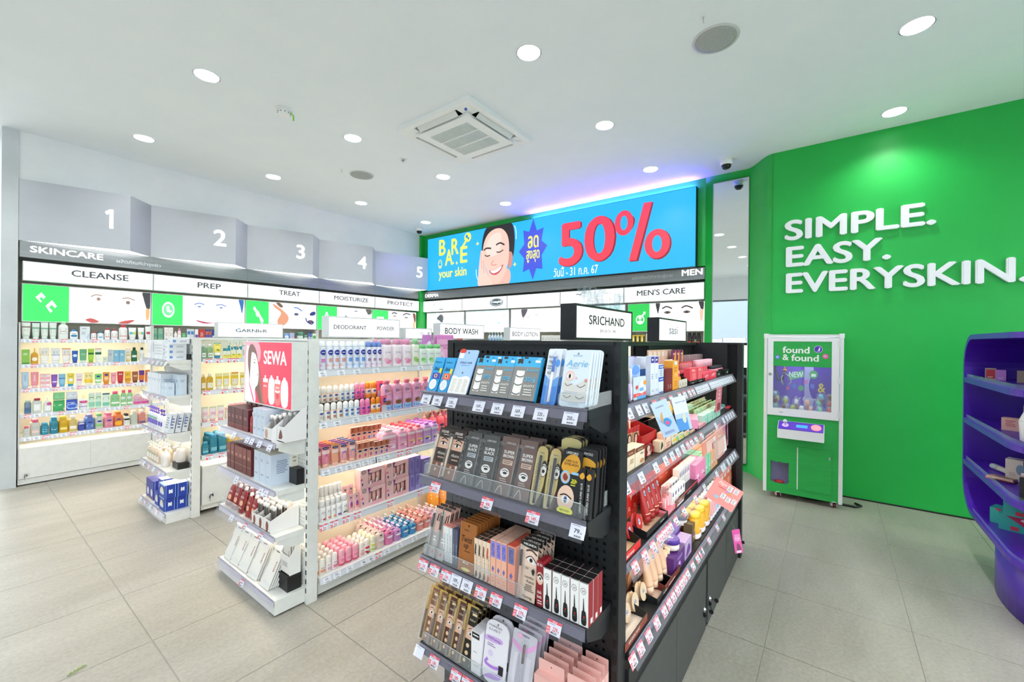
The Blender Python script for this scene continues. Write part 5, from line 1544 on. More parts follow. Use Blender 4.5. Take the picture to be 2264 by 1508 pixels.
K18 = 'r#b87a6a,.35,.08,.75,.4;r#eaa078,0,.93,1,1;e#1c2a96,.55,.72,.26,.13;t#ffffff,.55,.72,.05,.32,NIVEA'
K19 = 'r#5a86c8,.35,.08,.75,.4;r#8fc0e4,0,.93,1,1;e#1c2a96,.55,.72,.26,.13;t#ffffff,.55,.72,.05,.32,NIVEA'
K20 = 'r#c8408a,.35,.08,.75,.36;e#1c2a96,.55,.72,.26,.13;t#ffffff,.55,.72,.05,.32,NIVEA'
K21 = 'r#ee8a1e,.0,.0,1,.3;r#f4e6d8,0,.5,1,1;e#1c2a96,.55,.72,.26,.13;t#ffffff,.55,.72,.05,.32,NIVEA'
K22 = 'r#c8c4cc,0,0,1,.42;r#8a6a74,.35,.5,.8,.85;e#1c2a96,.55,.72,.26,.13;t#ffffff,.55,.72,.05,.32,NIVEA'
K23 = 'r#9ac4ee,0,.0,1,.20;t#2a4a9a,.45,.10,.12,.6,1o1;T#3a4aa0,.4,.78,.10,.24,D;T#e07a3a,.62,.78,.06,.3,kid;l#c87aa8,.2,.6,.8,.68,2;e#8a5a3a,.5,.3,.24,.08;e#f0c8d8,.35,.45,.12,.06;r#e9a8d4,0,.42,1,.5'
K24 = 'r#e9b8a8,0,.0,1,.62;r#b86a50,0,.62,1,.98;r#7a3a2c,.3,.7,.5,.95;e#1c2656,.5,.50,.36,.06;e#d8607a,.45,.2,.22,.12'
K25 = 'r#f6e2ea,0,.74,1,.86;t#c04a7a,.5,.62,.06,.5,benice;e#f3c8d6,.5,.3,.26,.10;e#e07a9a,.42,.26,.14,.06;e#f6eef0,.62,.2,.12,.05'
K26 = 'e#6f6f72,.5,.78,.16,.06;l#c85a7a,.2,.6,.8,.66,1;c#8a4aa0,.3,.25,.7,.2,.6,.5,.4,.45;e#d84a6a,.5,.15,.25,.06'
K27 = 'e#7a7c80,.12,.88,.09,.11;e#c9a0a0,.12,.88,.06,.07;c#8a2f7a,.28,.98,.36,.98,.35,.86,.30,.8;p#2a3a9a,.32,.80,.36,.78,.34,.62;k#3a6a4a,.02,.36,.9,.44,.96;e#e070a0,.04,.5,.05,.06;c#2a3a8a,.04,.3,.1,.28,.08,.14;e#f0b0b8,.62,.10,.26,.11;c#f3f0f0,.38,.30,.44,.34,.42,.16,.36,.14;c#f3f0f0,.62,.38,.68,.42,.67,.24,.61,.22'
K28 = 'k#5a4a9a,.03,.5,.75,.65,.5,.5,.25,.38,.5,.5,.75;l#b8b0e0,.2,.85,.8,.95,1'
K29 = 'e#f2f0f2,.5,.62,.3,.10;l#b06a8a,.25,.3,.75,.45,2;e#3a2a2c,.45,.95,.12,.05'
K30 = 'e#5a3a1a,.55,.88,.1,.03;l#fbe0b0,.2,.3,.8,.6,3'
K31 = 'r#45b4e8,0,.80,1,1;r#8d8a86,0,0,1,.80;p#3a332e,.10,.99,.30,.99,.30,.86,.20,.89,.10,.86;r#f2f6f8,.78,.91,.97,.97;e#1a5a7a,.55,.92,.045,.03;p#eceae6,.12,.10,.44,.10,.46,.70,.14,.70;e#f6f6f4,.30,.62,.15,.06;e#f6f6f4,.29,.42,.15,.06;e#f6f6f4,.28,.20,.15,.06;k#16161a,.018,.15,.585,.2,.555,.30,.545,.40,.555,.45,.585;k#16161a,.018,.14,.385,.2,.355,.29,.345,.38,.355,.44,.385;k#16161a,.018,.13,.165,.19,.135,.28,.125,.37,.135,.43,.165;t#5ac4f0,.74,.72,.06,.44,Bohktoh;T#4ab8ec,.66,.50,.10,.26,3D;l#5ac4f0,.82,.42,.94,.56,3;i#f2f2f0,.72,.34,.05,.4,ขนตา;l#d8d6d2,.55,.10,.92,.28,3'
K32 = 'r#3a2d28,0,0,1,1;r#8a5a48,0,.0,1,.3;r#e2b69e,.12,.58,1,.80;k#2a1a18,.022,.35,.76,.6,.79,.9,.75;e#f2eae4,.55,.68,.22,.035;e#1a1416,.55,.68,.08,.035;k#1a1416,.016,.3,.69,.5,.715,.85,.69;T#efe6e0,.5,.92,.05,.6,EYELINER;l#cabab0,.35,.84,.95,.88,1;t#f0e6dc,.6,.48,.06,.6,ครีมอาบ;l#b8988a,.35,.36,.9,.42,1;e#c8b4a8,.45,.24,.08,.03;e#c8b4a8,.42,.14,.08,.03;k#d8d0d0,.02,.85,.0,.88,.22;e#d8d0d0,.88,.26,.09,.04'
K33 = 'r#5c5a5a,0,0,1,1;t#d8d6d4,.55,.89,.035,.55,LIFEFORD;T#f2f0ee,.55,.735,.055,.62,SUPER;T#f2f0ee,.55,.665,.055,.62,BLACK;r#b8c0c8,.28,.52,.85,.60;l#6a6a6a,.32,.53,.8,.59,2;e#eceae8,.52,.38,.26,.075;e#3a3a3c,.54,.375,.12,.022;k#3a3a3c,.014,.35,.405,.52,.425,.70,.405;l#b8b4b0,.3,.22,.75,.29,2;k#cfccca,.012,.2,.02,.45,.16,.6,.02'
K34 = 'r#7c6660,0,0,1,1;t#d8d6d4,.55,.89,.035,.55,LIFEFORD;T#f2f0ee,.55,.735,.055,.62,SUPER;T#f2f0ee,.55,.665,.055,.62,BROWN;r#d8b8a4,.28,.52,.85,.60;l#6a6a6a,.32,.53,.8,.59,2;e#eceae8,.52,.38,.26,.075;e#3a3a3c,.54,.375,.12,.022;k#3a3a3c,.014,.35,.405,.52,.425,.70,.405;l#b8b4b0,.3,.22,.75,.29,2;k#cfccca,.012,.2,.02,.45,.16,.6,.02'
K35 = 'c#cdb87a,.1,.0,.5,.02,.95,.3,1,.6,.9,.95,.1,.95,.0,.5;e#3a332a,.80,.62,.26,.14;e#f0ece6,.80,.60,.24,.105;e#2a2226,.80,.58,.12,.03;k#2a2226,.014,.6,.65,.8,.68,.98,.65;V#3a3226,.22,.45,.5,.13,Hyperblack Eye Pen;l#8a7a4a,.3,.86,.7,.9,1;V#e8e6e0,.62,.28,.3,.16,EYE LINER'
K36 = 'V#dcdcdc,.5,.40,.6,.34,LIFEFORD SUPER GLUE;c#e0a22e,.0,.84,.6,.92,.95,.84,.5,.78'
K37 = 'r#e9b6a4,.25,.50,.95,.95;k#3a241e,.03,.45,.70,.55,.85;k#3a241e,.03,.75,.70,.80,.88;r#b9b4b2,.0,.0,1,.48;l#eceae8,.3,.3,.9,.42,2;r#4a3a34,0,.95,1,1;e#d85a5a,.6,.1,.12,.03'
K38 = 'r#e9b4ac,0,.0,1,1;c#f3e2da,.2,.06,.8,.06,.85,.42,.15,.42;c#c9a89a,.35,.12,.72,.16,.7,.34,.4,.34;r#a9d8d0,.02,.04,.14,.5;l#f0d0c8,.2,.46,.7,.5,1'
K39 = 'r#4a3aa0,.05,.82,.95,.98;l#ffffff,.2,.86,.8,.94,1;l#8a9ab8,.2,.4,.8,.55,3;k#7a8aa8,.008,.3,.2,.5,.3,.7,.36;l#9aa8c0,.2,.08,.8,.16,2'
K40 = 'c#2a1c1a,.2,.4,.2,.9,.5,.99,.8,.85,.75,.4;c#eec4ac,.32,.45,.30,.78,.5,.92,.68,.78,.66,.5,.5,.38;k#3a2422,.012,.38,.74,.43,.77,.47,.74;k#3a2422,.012,.54,.74,.59,.77,.63,.74;c#c23a3a,.44,.53,.5,.55,.56,.53,.5,.50;c#eec4ac,.3,.0,.4,.4,.6,.4,.8,.0;l#f0c8c0,.70,.2,.95,.4,4'
K41 = 'l#e8807a,.3,.4,.7,.6,2'
K42 = 'l#e07a70,.15,.7,.85,.85,2;e#f0c03a,.5,.35,.35,.16;r#7ac47a,.7,.1,.95,.6'
K43 = 'r#f3eeea,0,0,1,1;c#3a2f7a,.3,.62,.7,.72,.55,.92,.35,.82;k#4a3a8a,.02,.2,.7,.6,.8,.7,.6;l#c0b8b4,.2,.1,.8,.5,4'
K44 = 'l#ffffff,.2,.3,.7,.5,2;e#3a3a3a,.7,.25,.08,.05'
K45 = 'r#f2c8be,.25,.1,.85,.9;r#f6e8e4,.80,.1,.98,.9;k#f8f0ee,.02,.55,.1,.55,.9;r#f4f2f0,.7,.0,.95,.18'
K46 = 'r#f0eaf2,0,0,1,.25;l#ffffff,.3,.4,.7,.6,2'
row(T(0, 6.24, 1.42), 'cleanse bay top shelf', [
    ('tube',.4645,0,1,.061,.16,.043,'#e3e6de','r#8b7d78,0,.62,1,.72;l#9aa09c,.2,.35,.8,.55,3;r#cfe3cf,0,0,1,.12','white tube with taupe band',dict(cap='#dfe8dc')),
    ('tube',.528,0,1,.053,.157,.037,'#d9e6dc','r#7fae97,0,.55,1,.68;l#9aa09c,.2,.3,.8,.5,3','clear green banded tube',dict(cap='#dcebe0')),
    ('tube',.5867,.0565,2,.053,.163,.037,'#dfe9df','r#86b49b,0,.5,1,.62;l#9aa09c,.2,.25,.8,.45,3','pale green banded tube',dict(cap='#dcebe0')),
    ('bottle',.7154,0,1,.072,.182,.043,'#eceeea','r#c9cfca,.1,.35,.9,.38;l#8d9592,.2,.4,.8,.75,4;l#b86a62,.3,.5,.7,.56,1','wide white lotion bottle',dict(cap='#c8ecc9')),
    ('bottle',.7921,0,1,.06,.101,.036,'#eef1f2','e#2f7fb0,.5,.4,.34,.14;l#5a7a90,.3,.6,.7,.75,2','small white bottle with blue cap',dict(cap='#3f8ac6')),
    ('box',.8717,0,1,.074,.134,.033,'#dfe5ea','l#6d7882,.12,.78,.85,.86,1;l#a5b0ba,.12,.35,.6,.6,4;c#c3d3e2,.6,.1,.95,.1,.95,.5','pale grey skincare carton'),
    ('bottle',.9391,0,1,.042,.08,.025,'#f1efee',K0,'small white bottle with red cap',dict(cap='#c9404a')),
    ('bottle',.9915,0,1,.05,.081,.03,'#f0f3f4','l#6a8a9e,.2,.3,.8,.75,4;e#58a7c8,.5,.3,.25,.1','small white bottle with azure cap',dict(cap='#3d8fc2')),
    ('bottle',1.0446,0,1,.045,.125,.027,'#f2f0ee',K0,'taller white bottle with crimson cap',dict(cap='#c24550')),
    ('bottle',1.1029,0,1,.055,.116,.033,'#f2efee','l#b0706a,.2,.3,.8,.7,4;r#e08a84,.1,.2,.9,.26','white bottle with rose cap',dict(cap='#c84a5a',capw=.36)),
    ('bottle',1.1742,0,1,.072,.163,.043,'#f1efed','l#b0706a,.2,.35,.8,.75,4;r#d7433f,.1,.24,.9,.29','large white bottle with red cap',dict(cap='#c2404c',capw=.6)),
    ('tube',1.2536,0,1,.068,.133,.047,'#eef0ec','r#4db3d0,.15,.3,.5,.55;r#c8d84e,.5,.3,.85,.55','white tube with aqua and lime block',dict(cap='#f0f2f0')),
    ('tube',1.3273,0,1,.056,.135,.039,'#f0f1ee','r#e6e05a,.15,.3,.5,.55;r#5ec0d4,.5,.3,.85,.55','white tube with yellow and aqua block',dict(cap='#f0f2f0')),
    ('tube',1.3912,0,1,.057,.15,.04,'#f1f0ee','r#c84c50,.2,.28,.8,.5','white tube with brick red block',dict(cap='#f0f2f0')),
    ('bottle',1.4465,.0563,2,.053,.129,.032,'#9ccbb0:u','r#5f9e86,.1,.25,.9,.6','clear green cleanser bottle',dict(cap='#8ec7ae',capw=.9,caph=.12,sh=.04)),
    ('box',1.5559,.0422,2,.04,.145,.018,'#f0ebe8','l#d98a86,.2,.75,.8,.82,1;l#b9b4b2,.2,.3,.8,.6,3','white carton with pink lettering'),
    ('bottle',1.6437,0,1,.031,.097,.018,'#f0f0ee','l#9aa6a8,.2,.3,.8,.6,2','tiny white bottle',dict(cap='#f4f4f4')),
    ('bottle',1.6802,0,1,.034,.135,.02,'#f3d3d6','r#f6efee,.1,.2,.9,.5','slim pink bottle',dict(cap='#e59aa6')),
    ('tube',1.7273,0,1,.047,.082,.033,'#5fae74','l#d8efdc,.2,.4,.8,.6,2','green travel tube',dict(cap='#f0f2f0')),
    ('box',1.7729,.0369,2,.035,.132,.016,'#d5dde6','r#4a7fc2,.1,.5,.9,.8','blue and white carton'),
    ('box',1.852,0,1,.034,.13,.015,'#efeef0','r#6a4fae,.1,.2,.9,.5','white carton with violet block'),
    ('box',1.9069,0,1,.059,.135,.026,'#c43a38','l#f0d0c8,.2,.3,.8,.7,3','red carton'),
    ('bottle',1.9601,.0355,2,.033,.133,.02,'#c9615c','r#4b58b0,.1,.3,.9,.6','red and indigo bottle',dict(cap='#3c4aa0',capw=.8)),
    ('bottle',2.0369,0,1,.039,.131,.023,'#3a4a9a','r#e3e6ee,.1,.3,.9,.5','navy bottle with white band',dict(cap='#2a3a8a',capw=.8)),
])
row(T(0, 6.24, 1.42), 'moisturize bay top shelf', [
    ('pouch',2.939,0,1,.067,.102,.03,'#7fa6d6','e#e8eef6,.5,.5,.3,.2','sky blue soft pack'),
    ('pouch',3.0161,0,1,.07,.11,.032,'#a3b7d8','e#e59ac0,.7,.4,.2,.15','lilac blue soft pack'),
    ('jar',3.1467,0,1,.089,.126,.089,'#cfe4d8','','clear jar with green lid',dict(cap='#5f9c86')),
    ('jar',3.2221,0,1,.049,.084,.049,'#e8d4d0','','small blush jar',dict(cap='#7fb49c')),
    ('bottle',3.265,0,1,.027,.137,.016,'#5a78c0','r#dfe6f2,.1,.3,.9,.5','slim blue bottle',dict(cap='#3a4fa8')),
    ('bottle',3.2957,0,1,.023,.129,.014,'#6a7fc4','r#dfe6f2,.1,.3,.9,.5','slim periwinkle bottle',dict(cap='#2f3f98')),
    ('box',3.3562,0,1,.08,.107,.036,'#dfeee2','r#58b05e,.1,.2,.6,.7','white carton with green block'),
])
row(T(0, 6.24, 1.175), 'cleanse bay second shelf', [
    ('box',.463,0,1,.051,.142,.023,'#8cc152','l#eaf4dc,.15,.6,.85,.75,2;r#3f8f2f,.0,0,1,.1','lime green carton'),
    ('pump',.5206,0,1,.051,.155,.038,'#e6b83c:u','e#f4ecd8,.5,.45,.3,.2;e#e08a2a,.4,.75,.2,.1','yellow pump bottle',dict(cap='#f2c23c')),
    ('tube',.5876,0,1,.07,.157,.049,'#f1efe6','r#e3b93a,0,.42,1,.46;l#a8a294,.2,.5,.8,.75,4','white tube with yellow line',dict(cap='#f4f2ea')),
    ('tube',.6643,0,1,.066,.154,.046,'#eff1f1','r#3f66c8,0,.42,1,.46;l#9aa6b2,.2,.5,.8,.75,4','white tube with blue line',dict(cap='#f0f2f4')),
    ('tube',.7391,0,1,.069,.153,.048,'#f2eeea','r#ea8a4a,0,.42,1,.46;l#b2a69a,.2,.5,.8,.75,4;r#f0a040,.0,.92,1,1','white tube with orange line',dict(cap='#f4f0ea')),
    ('tube',.8006,0,1,.046,.126,.033,'#2f62bc','e#cfe0f4,.5,.5,.35,.14','royal blue tube',dict(cap='#2a56a8')),
    ('tube',.8618,0,1,.056,.14,.039,'#7cc69a:u','l#e8f6ee,.2,.45,.8,.6,2','translucent sea green tube',dict(cap='#d8ece0')),
    ('tube',.9207,0,1,.048,.144,.034,'#a5d44a','r#1f6f3a,.0,.48,1,.66','lime tube with dark band',dict(cap='#8fc23c')),
    ('tube',.9763,0,1,.053,.149,.037,'#eef2ea','r#1f6a3c,.0,.45,1,.66;r#e8788a,0,.94,1,1','white tube with forest band',dict(cap='#f0f4ee')),
    ('box',1.0281,0,1,.036,.056,.016,'#cfdccb','l#8aa08a,.2,.4,.8,.6,2','small sage carton'),
    ('box',1.0699,0,1,.038,.135,.017,'#b9c5cc','l#7f8d96,.2,.5,.8,.7,2','grey blue carton'),
    ('box',1.1165,.049,2,.046,.129,.021,'#7fb8d4','l#dff0f8,.2,.5,.8,.7,2','sky blue carton'),
    ('tube',1.2164,0,1,.043,.149,.03,'#efe9dc','r#c8b04a,.15,.3,.85,.4;l#a0988a,.2,.5,.8,.7,3','ivory tube with amber print',dict(cap='#e8c86a')),
    ('bottle',1.269,0,1,.051,.157,.031,'#1f6a46','r#e6efe8,.2,.35,.8,.55','bottle green flask',dict(cap='#123f2c')),
    ('bottle',1.336,0,1,.05,.156,.03,'#e9ebe4','l#3a3f3c,.2,.25,.8,.75,5','white flask with black cap',dict(cap='#22262a')),
])
row(T(0, 6.24, 0.937), 'cleanse bay third shelf', [
    ('tube',.4613,0,1,.049,.16,.035,'#bcd8ee','l#7aa2c4,.35,.3,.65,.8,6','pale blue tube',dict(cap='#a9cbe6')),
    ('tube',.5232,0,1,.053,.157,.037,'#f09aa4','l#fbe3e6,.35,.3,.65,.8,6','pink tube with pale cap',dict(cap='#f6c9ce')),
    ('box',.5928,0,1,.067,.045,.03,'#f3b9bc',K1,'flat pink carton, lowest of the stack'),
    ('box',.5928,0,1,.067,.045,.03,'#f1b2b6',K1,'flat pink carton, middle of the stack',dict(L=.046)),
    ('box',.5928,0,1,.067,.045,.03,'#f3b9bc',K1,'flat pink carton, top of the stack',dict(L=.092)),
    ('tube',.6557,0,1,.046,.126,.032,'#8a5fc2','r#e8dff4,.15,.2,.85,.32','violet tube',dict(cap='#7a4fb0')),
    ('tube',.7099,0,1,.051,.129,.036,'#8cc6e2','r#4a7fc8,.0,.5,1,.6','light blue tube',dict(cap='#6fb0d8')),
    ('tube',.7716,0,1,.055,.132,.039,'#f0dc5a','l#3f6f5a,.2,.6,.8,.8,2;e#e8f0f4,.5,.35,.3,.15','yellow tube with teal cap',dict(cap='#2f9ab8')),
    ('tube',.8334,0,1,.053,.127,.037,'#f2e6ea','r#d8a0b8,.15,.25,.85,.45;l#6a8a6a,.2,.6,.8,.75,2','white tube with mauve print',dict(cap='#f4eef0')),
    ('tube',.9047,0,1,.075,.133,.052,'#f2e4a0','r#f0c83c,.0,.0,1,.35;l#8a7a3a,.2,.45,.8,.75,3','large lemon tube',dict(cap='#f6f2dc')),
    ('tube',.9781,0,1,.056,.114,.039,'#7fd67a','e#1c2f9c,.5,.7,.25,.09;r#f0f4ee,.0,.1,1,.35','green tube with navy oval',dict(cap='#f2f4f2')),
    ('tube',1.0413,0,1,.056,.128,.039,'#e89a3a','e#1c2f9c,.5,.72,.25,.09;e#f4c890,.5,.35,.35,.18','orange tube with navy oval',dict(cap='#e08a2a')),
    ('tube',1.099,0,1,.047,.12,.033,'#f0a4b6','l#c2405a,.2,.55,.8,.75,2','rose tube',dict(cap='#e88aa0')),
    ('tube',1.1553,0,1,.054,.13,.037,'#c83440','t#ffffff,.5,.72,.14,.5,30','crimson tube',dict(cap='#b02a38')),
    ('tube',1.2182,0,1,.057,.127,.04,'#f2c43a','r#e08a2a,.0,.0,1,.25;l#8a5a1a,.2,.45,.8,.75,3','golden tube',dict(cap='#e8b02a')),
    ('tube',1.2795,0,1,.052,.123,.036,'#a3623a','r#e0b088,.2,.4,.8,.6','brown tube',dict(cap='#7a3f22')),
    ('tube',1.3362,0,1,.049,.134,.034,'#e07a2c','r#6a3a9a,.0,.5,1,1','orange tube with purple top',dict(cap='#6a3a9a')),
    ('box',1.3911,0,1,.048,.134,.022,'#e8762a','e#1c2f9c,.5,.7,.3,.12','orange carton with navy oval'),
])
row(T(0, 6.24, 0.688), 'cleanse bay fourth shelf', [
    ('bottle',.4795,0,1,.047,.129,.028,'#7f9cb4:u','r#4a6f94,.1,.1,.9,.55','slate blue bottle',dict(cap='#b9d2c8',capw=.8,caph=.14,sh=.03)),
    ('bottle',.5406,0,1,.063,.146,.038,'#dfe6e4:u','r#f2f4f2,.2,.2,.8,.7;l#8a9a9a,.25,.3,.75,.6,4','clear bottle with garnet cap',dict(cap='#a8404a',capw=.7,caph=.14,sh=.05)),
    ('pump',.611,0,1,.058,.156,.044,'#e4eaee:u','r#f4f6f6,.2,.15,.8,.6;e#c8408a,.7,.85,.3,.15;l#7a8aa0,.25,.25,.75,.5,3','clear pump bottle with magenta sticker',dict(cap='#f2f2f2')),
    ('pouch',.6897,0,1,.083,.11,.037,'#3fae66','c#f2f6f0,.0,.0,.3,.1,.6,.0;e#e9c8b4,.85,.2,.12,.12;l#e8f6ee,.15,.5,.7,.65,2','green wipes pouch, lower'),
    ('pouch',.6891,0,1,.083,.075,.037,'#8fd69a','c#f6f8f6,.0,.0,.3,.1,.6,.0;l#3f8f5a,.15,.5,.7,.65,2','pale green wipes pouch, upper',dict(L=.115)),
    ('pouch',.7821,0,1,.084,.11,.038,'#3f5fc8','e#9ac4f0,.5,.35,.4,.25;e#e9c8b4,.85,.2,.12,.12;l#e8eef6,.15,.6,.7,.75,2','blue wipes pouch, lower'),
    ('pouch',.7814,0,1,.084,.075,.038,'#dfe8f2','l#3f5fa8,.15,.5,.7,.65,2;e#e9c8b4,.85,.3,.12,.12','white wipes pouch, upper',dict(L=.115)),
    ('pump',.8665,0,1,.066,.159,.049,'#eeeef0','e#d8408a,.5,.75,.45,.14;r#5a5ac0,.0,.2,1,.25;l#a09ab0,.2,.3,.8,.55,3','white pump bottle with pink oval',dict(cap='#f4e6a0')),
    ('pouch',.9288,.0513,2,.048,.168,.022,'#d5ecd8','l#4f9a6a,.15,.55,.8,.75,2;r#8fd0b8,.1,.1,.9,.4','mint refill pouch',dict(seal='#f4f6f4')),
    ('pouch',1.0401,0,1,.058,.151,.026,'#dff0e6','l#3f8a7a,.15,.5,.8,.75,3;r#7fc8b0,.1,.1,.9,.35','aqua refill pouch',dict(seal='#2f6a8a')),
    ('bottle',1.1143,0,1,.075,.164,.045,'#9fdca8:u','l#3f8f5a,.2,.55,.8,.7,2;r#f0f6f0,.1,.2,.9,.35','clear green micellar bottle',dict(cap='#ef6a94',capw=.6)),
    ('bottle',1.1828,.0516,2,.048,.171,.029,'#a9dfb0:u','e#dfe6f0,.35,.62,.3,.12;r#f0f6f0,.1,.1,.9,.25','large green twin bottle',dict(cap='#ee5f90',capw=.6)),
    ('bottle',1.2988,.0686,2,.065,.124,.039,'#f0c4da:u','r#d84fa0,.0,.05,1,.3;l#a05a80,.2,.4,.8,.6,2','clear pink toner bottle',dict(cap='#f2eef0')),
])
row(T(0, 6.24, 0.466), 'cleanse bay lowest shelf', [
    ('bottle',.4719,0,1,.044,.101,.026,'#dfe8e2:u','l#6a9a7a,.2,.6,.8,.7,1;l#c86a7a,.2,.25,.8,.45,2','small clear bottle with pink cap',dict(cap='#ee6a94',capw=.7)),
    ('bottle',.5306,0,1,.06,.161,.036,'#e4e4de:u','l#5a8a5a,.2,.6,.8,.7,1;r#f0cfc8,.2,.2,.8,.4','clear bottle with coral pink cap',dict(R=3,P=.05,cap='#f0768e',capw=.7)),
    ('bottle',.5944,0,1,.053,.115,.032,'#3fa6c2:u','l#d0eef4,.2,.5,.8,.6,1;l#e8f6fa,.2,.25,.8,.4,2','small turquoise bottle',dict(R=2,P=.05,cap='#3a9cc0',capw=.7)),
    ('bottle',.6568,0,1,.057,.165,.034,'#3f9fb8:u','l#1f5a6a,.2,.6,.8,.68,1;l#e8f6fa,.2,.25,.8,.42,2','tall turquoise bottle',dict(R=2,P=.05,cap='#3a9cc4',capw=.7)),
    ('bottle',.7226,0,1,.064,.164,.038,'#eec52c:u','l#6a7a1a,.2,.58,.8,.66,1;r#f6e28a,.2,.2,.8,.4','yellow micellar bottle',dict(R=2,P=.05,cap='#f2d23c',capw=.7)),
    ('bottle',.7922,0,1,.061,.158,.036,'#ecd98a:u','l#8a8a3a,.2,.58,.8,.66,1;r#f4efe0,.2,.2,.8,.45','pale gold bottle with white cap',dict(R=2,P=.05,cap='#f2f2ec',capw=.6)),
    ('bottle',.8525,0,1,.046,.11,.027,'#5a6ac8:u','e#1c2f9c,.5,.62,.25,.09;r#f0f0f4,.0,.75,1,1','small indigo bottle',dict(R=2,P=.05,cap='#f0f0f0',capw=.6)),
    ('bottle',.9159,0,1,.066,.156,.04,'#6f92dc:u','e#1c2f9c,.5,.6,.2,.07;l#e8eef8,.2,.2,.8,.4,2','blue micellar bottle',dict(R=3,P=.05,cap='#8a86c8',capw=.6)),
    ('bottle',.9887,0,1,.063,.159,.038,'#dfe8dc:u','e#1c2f9c,.5,.6,.2,.07;r#8fc87a,.1,.15,.9,.35','clear bottle with green foot',dict(R=2,P=.05,cap='#8fd08a',capw=.6)),
    ('bottle',1.0649,0,1,.074,.154,.044,'#f4a4bc:u','e#1c2f9c,.5,.6,.18,.06;l#fbe9ee,.2,.2,.8,.4,2','pink micellar bottle',dict(R=3,P=.05,cap='#ee7fa0',capw=.6)),
    ('bottle',1.1439,0,1,.07,.159,.042,'#f0925a:u','e#1c2f9c,.5,.6,.18,.06;e#f6b42a,.5,.25,.35,.2','orange micellar bottle',dict(R=2,P=.05,cap='#f0883a',capw=.6)),
    ('bottle',1.2121,0,1,.053,.127,.032,'#eef0ea','r#2a2d2c,.1,.55,.9,.75;l#7a8078,.2,.2,.8,.45,3','white bottle with black cap',dict(R=2,P=.05,cap='#26282a',capw=.6)),
    ('bottle',1.275,0,1,.059,.153,.035,'#dbe4d8:u','l#8a9a8a,.2,.2,.8,.5,3','clear bottle with white cap',dict(R=2,P=.05,cap='#f2f0e4',capw=.6)),
    ('bottle',1.3431,0,1,.062,.152,.037,'#f0a6a0:u','l#c0504a,.2,.35,.8,.55,2;r#4a5a8a,.1,.05,.9,.2','salmon bottle',dict(R=2,P=.05,cap='#f2efe8',capw=.6)),
])
tag_row(T(0, 6.24, 1.42), 'cleanse bay top rail', [(.4704,'159',0),(.5272,'189',1),(.5892,'219',0),(.6368,'255',0),(.7179,'159',1),(.8015,'189',0),(.8615,'219',0),(.9452,'255',1),(.9857,'159',0),(1.1061,'189',0),(1.1828,'219',1),(1.2916,'255',0),(1.3732,'159',0)], -0.0125, -0.037, 0.24)
tag_row(T(0, 6.24, 1.175), 'cleanse bay second rail', [(.4642,'159',0),(.5186,'189',1),(.5867,'219',0),(.6502,'255',0),(.7358,'159',1),(.803,'189',0),(.8588,'219',0),(.9157,'255',1),(.9783,'159',0),(1.0423,'189',0),(1.1173,'219',1),(1.2138,'255',0),(1.2833,'159',0)], -0.0125, -0.037, 0.24)
tag_row(T(0, 6.24, 0.937), 'cleanse bay third rail', [(.4679,'159',1),(.53,'189',0),(.5921,'219',0),(.6638,'255',1),(.7168,'159',0),(.7792,'189',0),(.8388,'219',1),(.9085,'255',0),(.9755,'159',0),(1.0349,'189',1),(1.1097,'219',0),(1.167,'255',0),(1.2256,'159',1),(1.2752,'189',0),(1.3309,'219',0)], -0.0125, -0.037, 0.24)
tag_row(T(0, 6.24, 0.688), 'cleanse bay fourth rail', [(.4745,'159',1),(.5376,'189',0),(.6173,'219',0),(.706,'255',1),(.7977,'159',0),(.8534,'189',0),(.9368,'219',1),(1.0459,'255',0),(1.1209,'159',0),(1.2029,'189',1),(1.3277,'219',0)], -0.0125, -0.037, 0.24)
tag_row(T(0, 6.24, 0.466), 'cleanse bay lowest rail', [(.4758,'159',0),(.5351,'189',0),(.595,'219',1),(.6587,'255',0),(.7198,'159',0),(.7865,'189',1),(.8549,'219',0),(.9162,'255',0),(.9879,'159',1),(1.0615,'189',0),(1.1418,'219',0),(1.2145,'255',1),(1.279,'159',0)], -0.0125, -0.037, 0.24)
row(Matrix.Translation((5.43, 0, 1.42)) @ Matrix.Rotation(FACE_LEFT, 4, "Z"), 'top shelf under cleanser logo', [
    ('pump',-4.5954,.0623,5,.056,.169,.042,'#cfe3ee','e#5a8fd0,.5,.4,.3,.15;l#7a9ab0,.2,.6,.8,.75,2','white and blue pump bottle',dict(cap='#d8eef6')),
    ('bottle',-4.3519,.0577,3,.054,.075,.033,'#bfe0b8:u','r#4fae62,.0,.1,1,.35','small green bottle',dict(cap='#f2f4f2')),
])
row(Matrix.Translation((5.43, 0, 1.42)) @ Matrix.Rotation(FACE_LEFT, 4, "Z"), 'top shelf under dermatology logo', [
    ('box',-3.5231,.0556,6,.052,.115,.024,'#e9ece8','l#9aa09c,.2,.3,.8,.7,3','white cream carton'),
])
row(Matrix.Translation((5.43, 0, 1.42)) @ Matrix.Rotation(FACE_LEFT, 4, "Z"), "top shelf under men's sign", [
    ('box',-2.0912,.0583,3,.055,.119,.025,'#e2c23a','r#2f2f2c,.55,.2,.95,.9;e#f4e9a8,.3,.5,.2,.2','yellow and black carton'),
    ('box',-1.9159,0,1,.037,.135,.017,'#e9e7e2','l#8a8a8a,.2,.3,.8,.7,3','white slim carton'),
    ('bottle',-1.4009,.0512,3,.048,.15,.029,'#2a2426','l#d8d4cc,.15,.45,.85,.6,2;e#c8463a,.5,.25,.3,.1','black shampoo bottle',dict(cap='#1a1819',capw=.7)),
    ('jar',-1.3396,0,1,.049,.064,.049,'#9fd0a4','','green hair wax jar',dict(cap='#8ac492')),
])
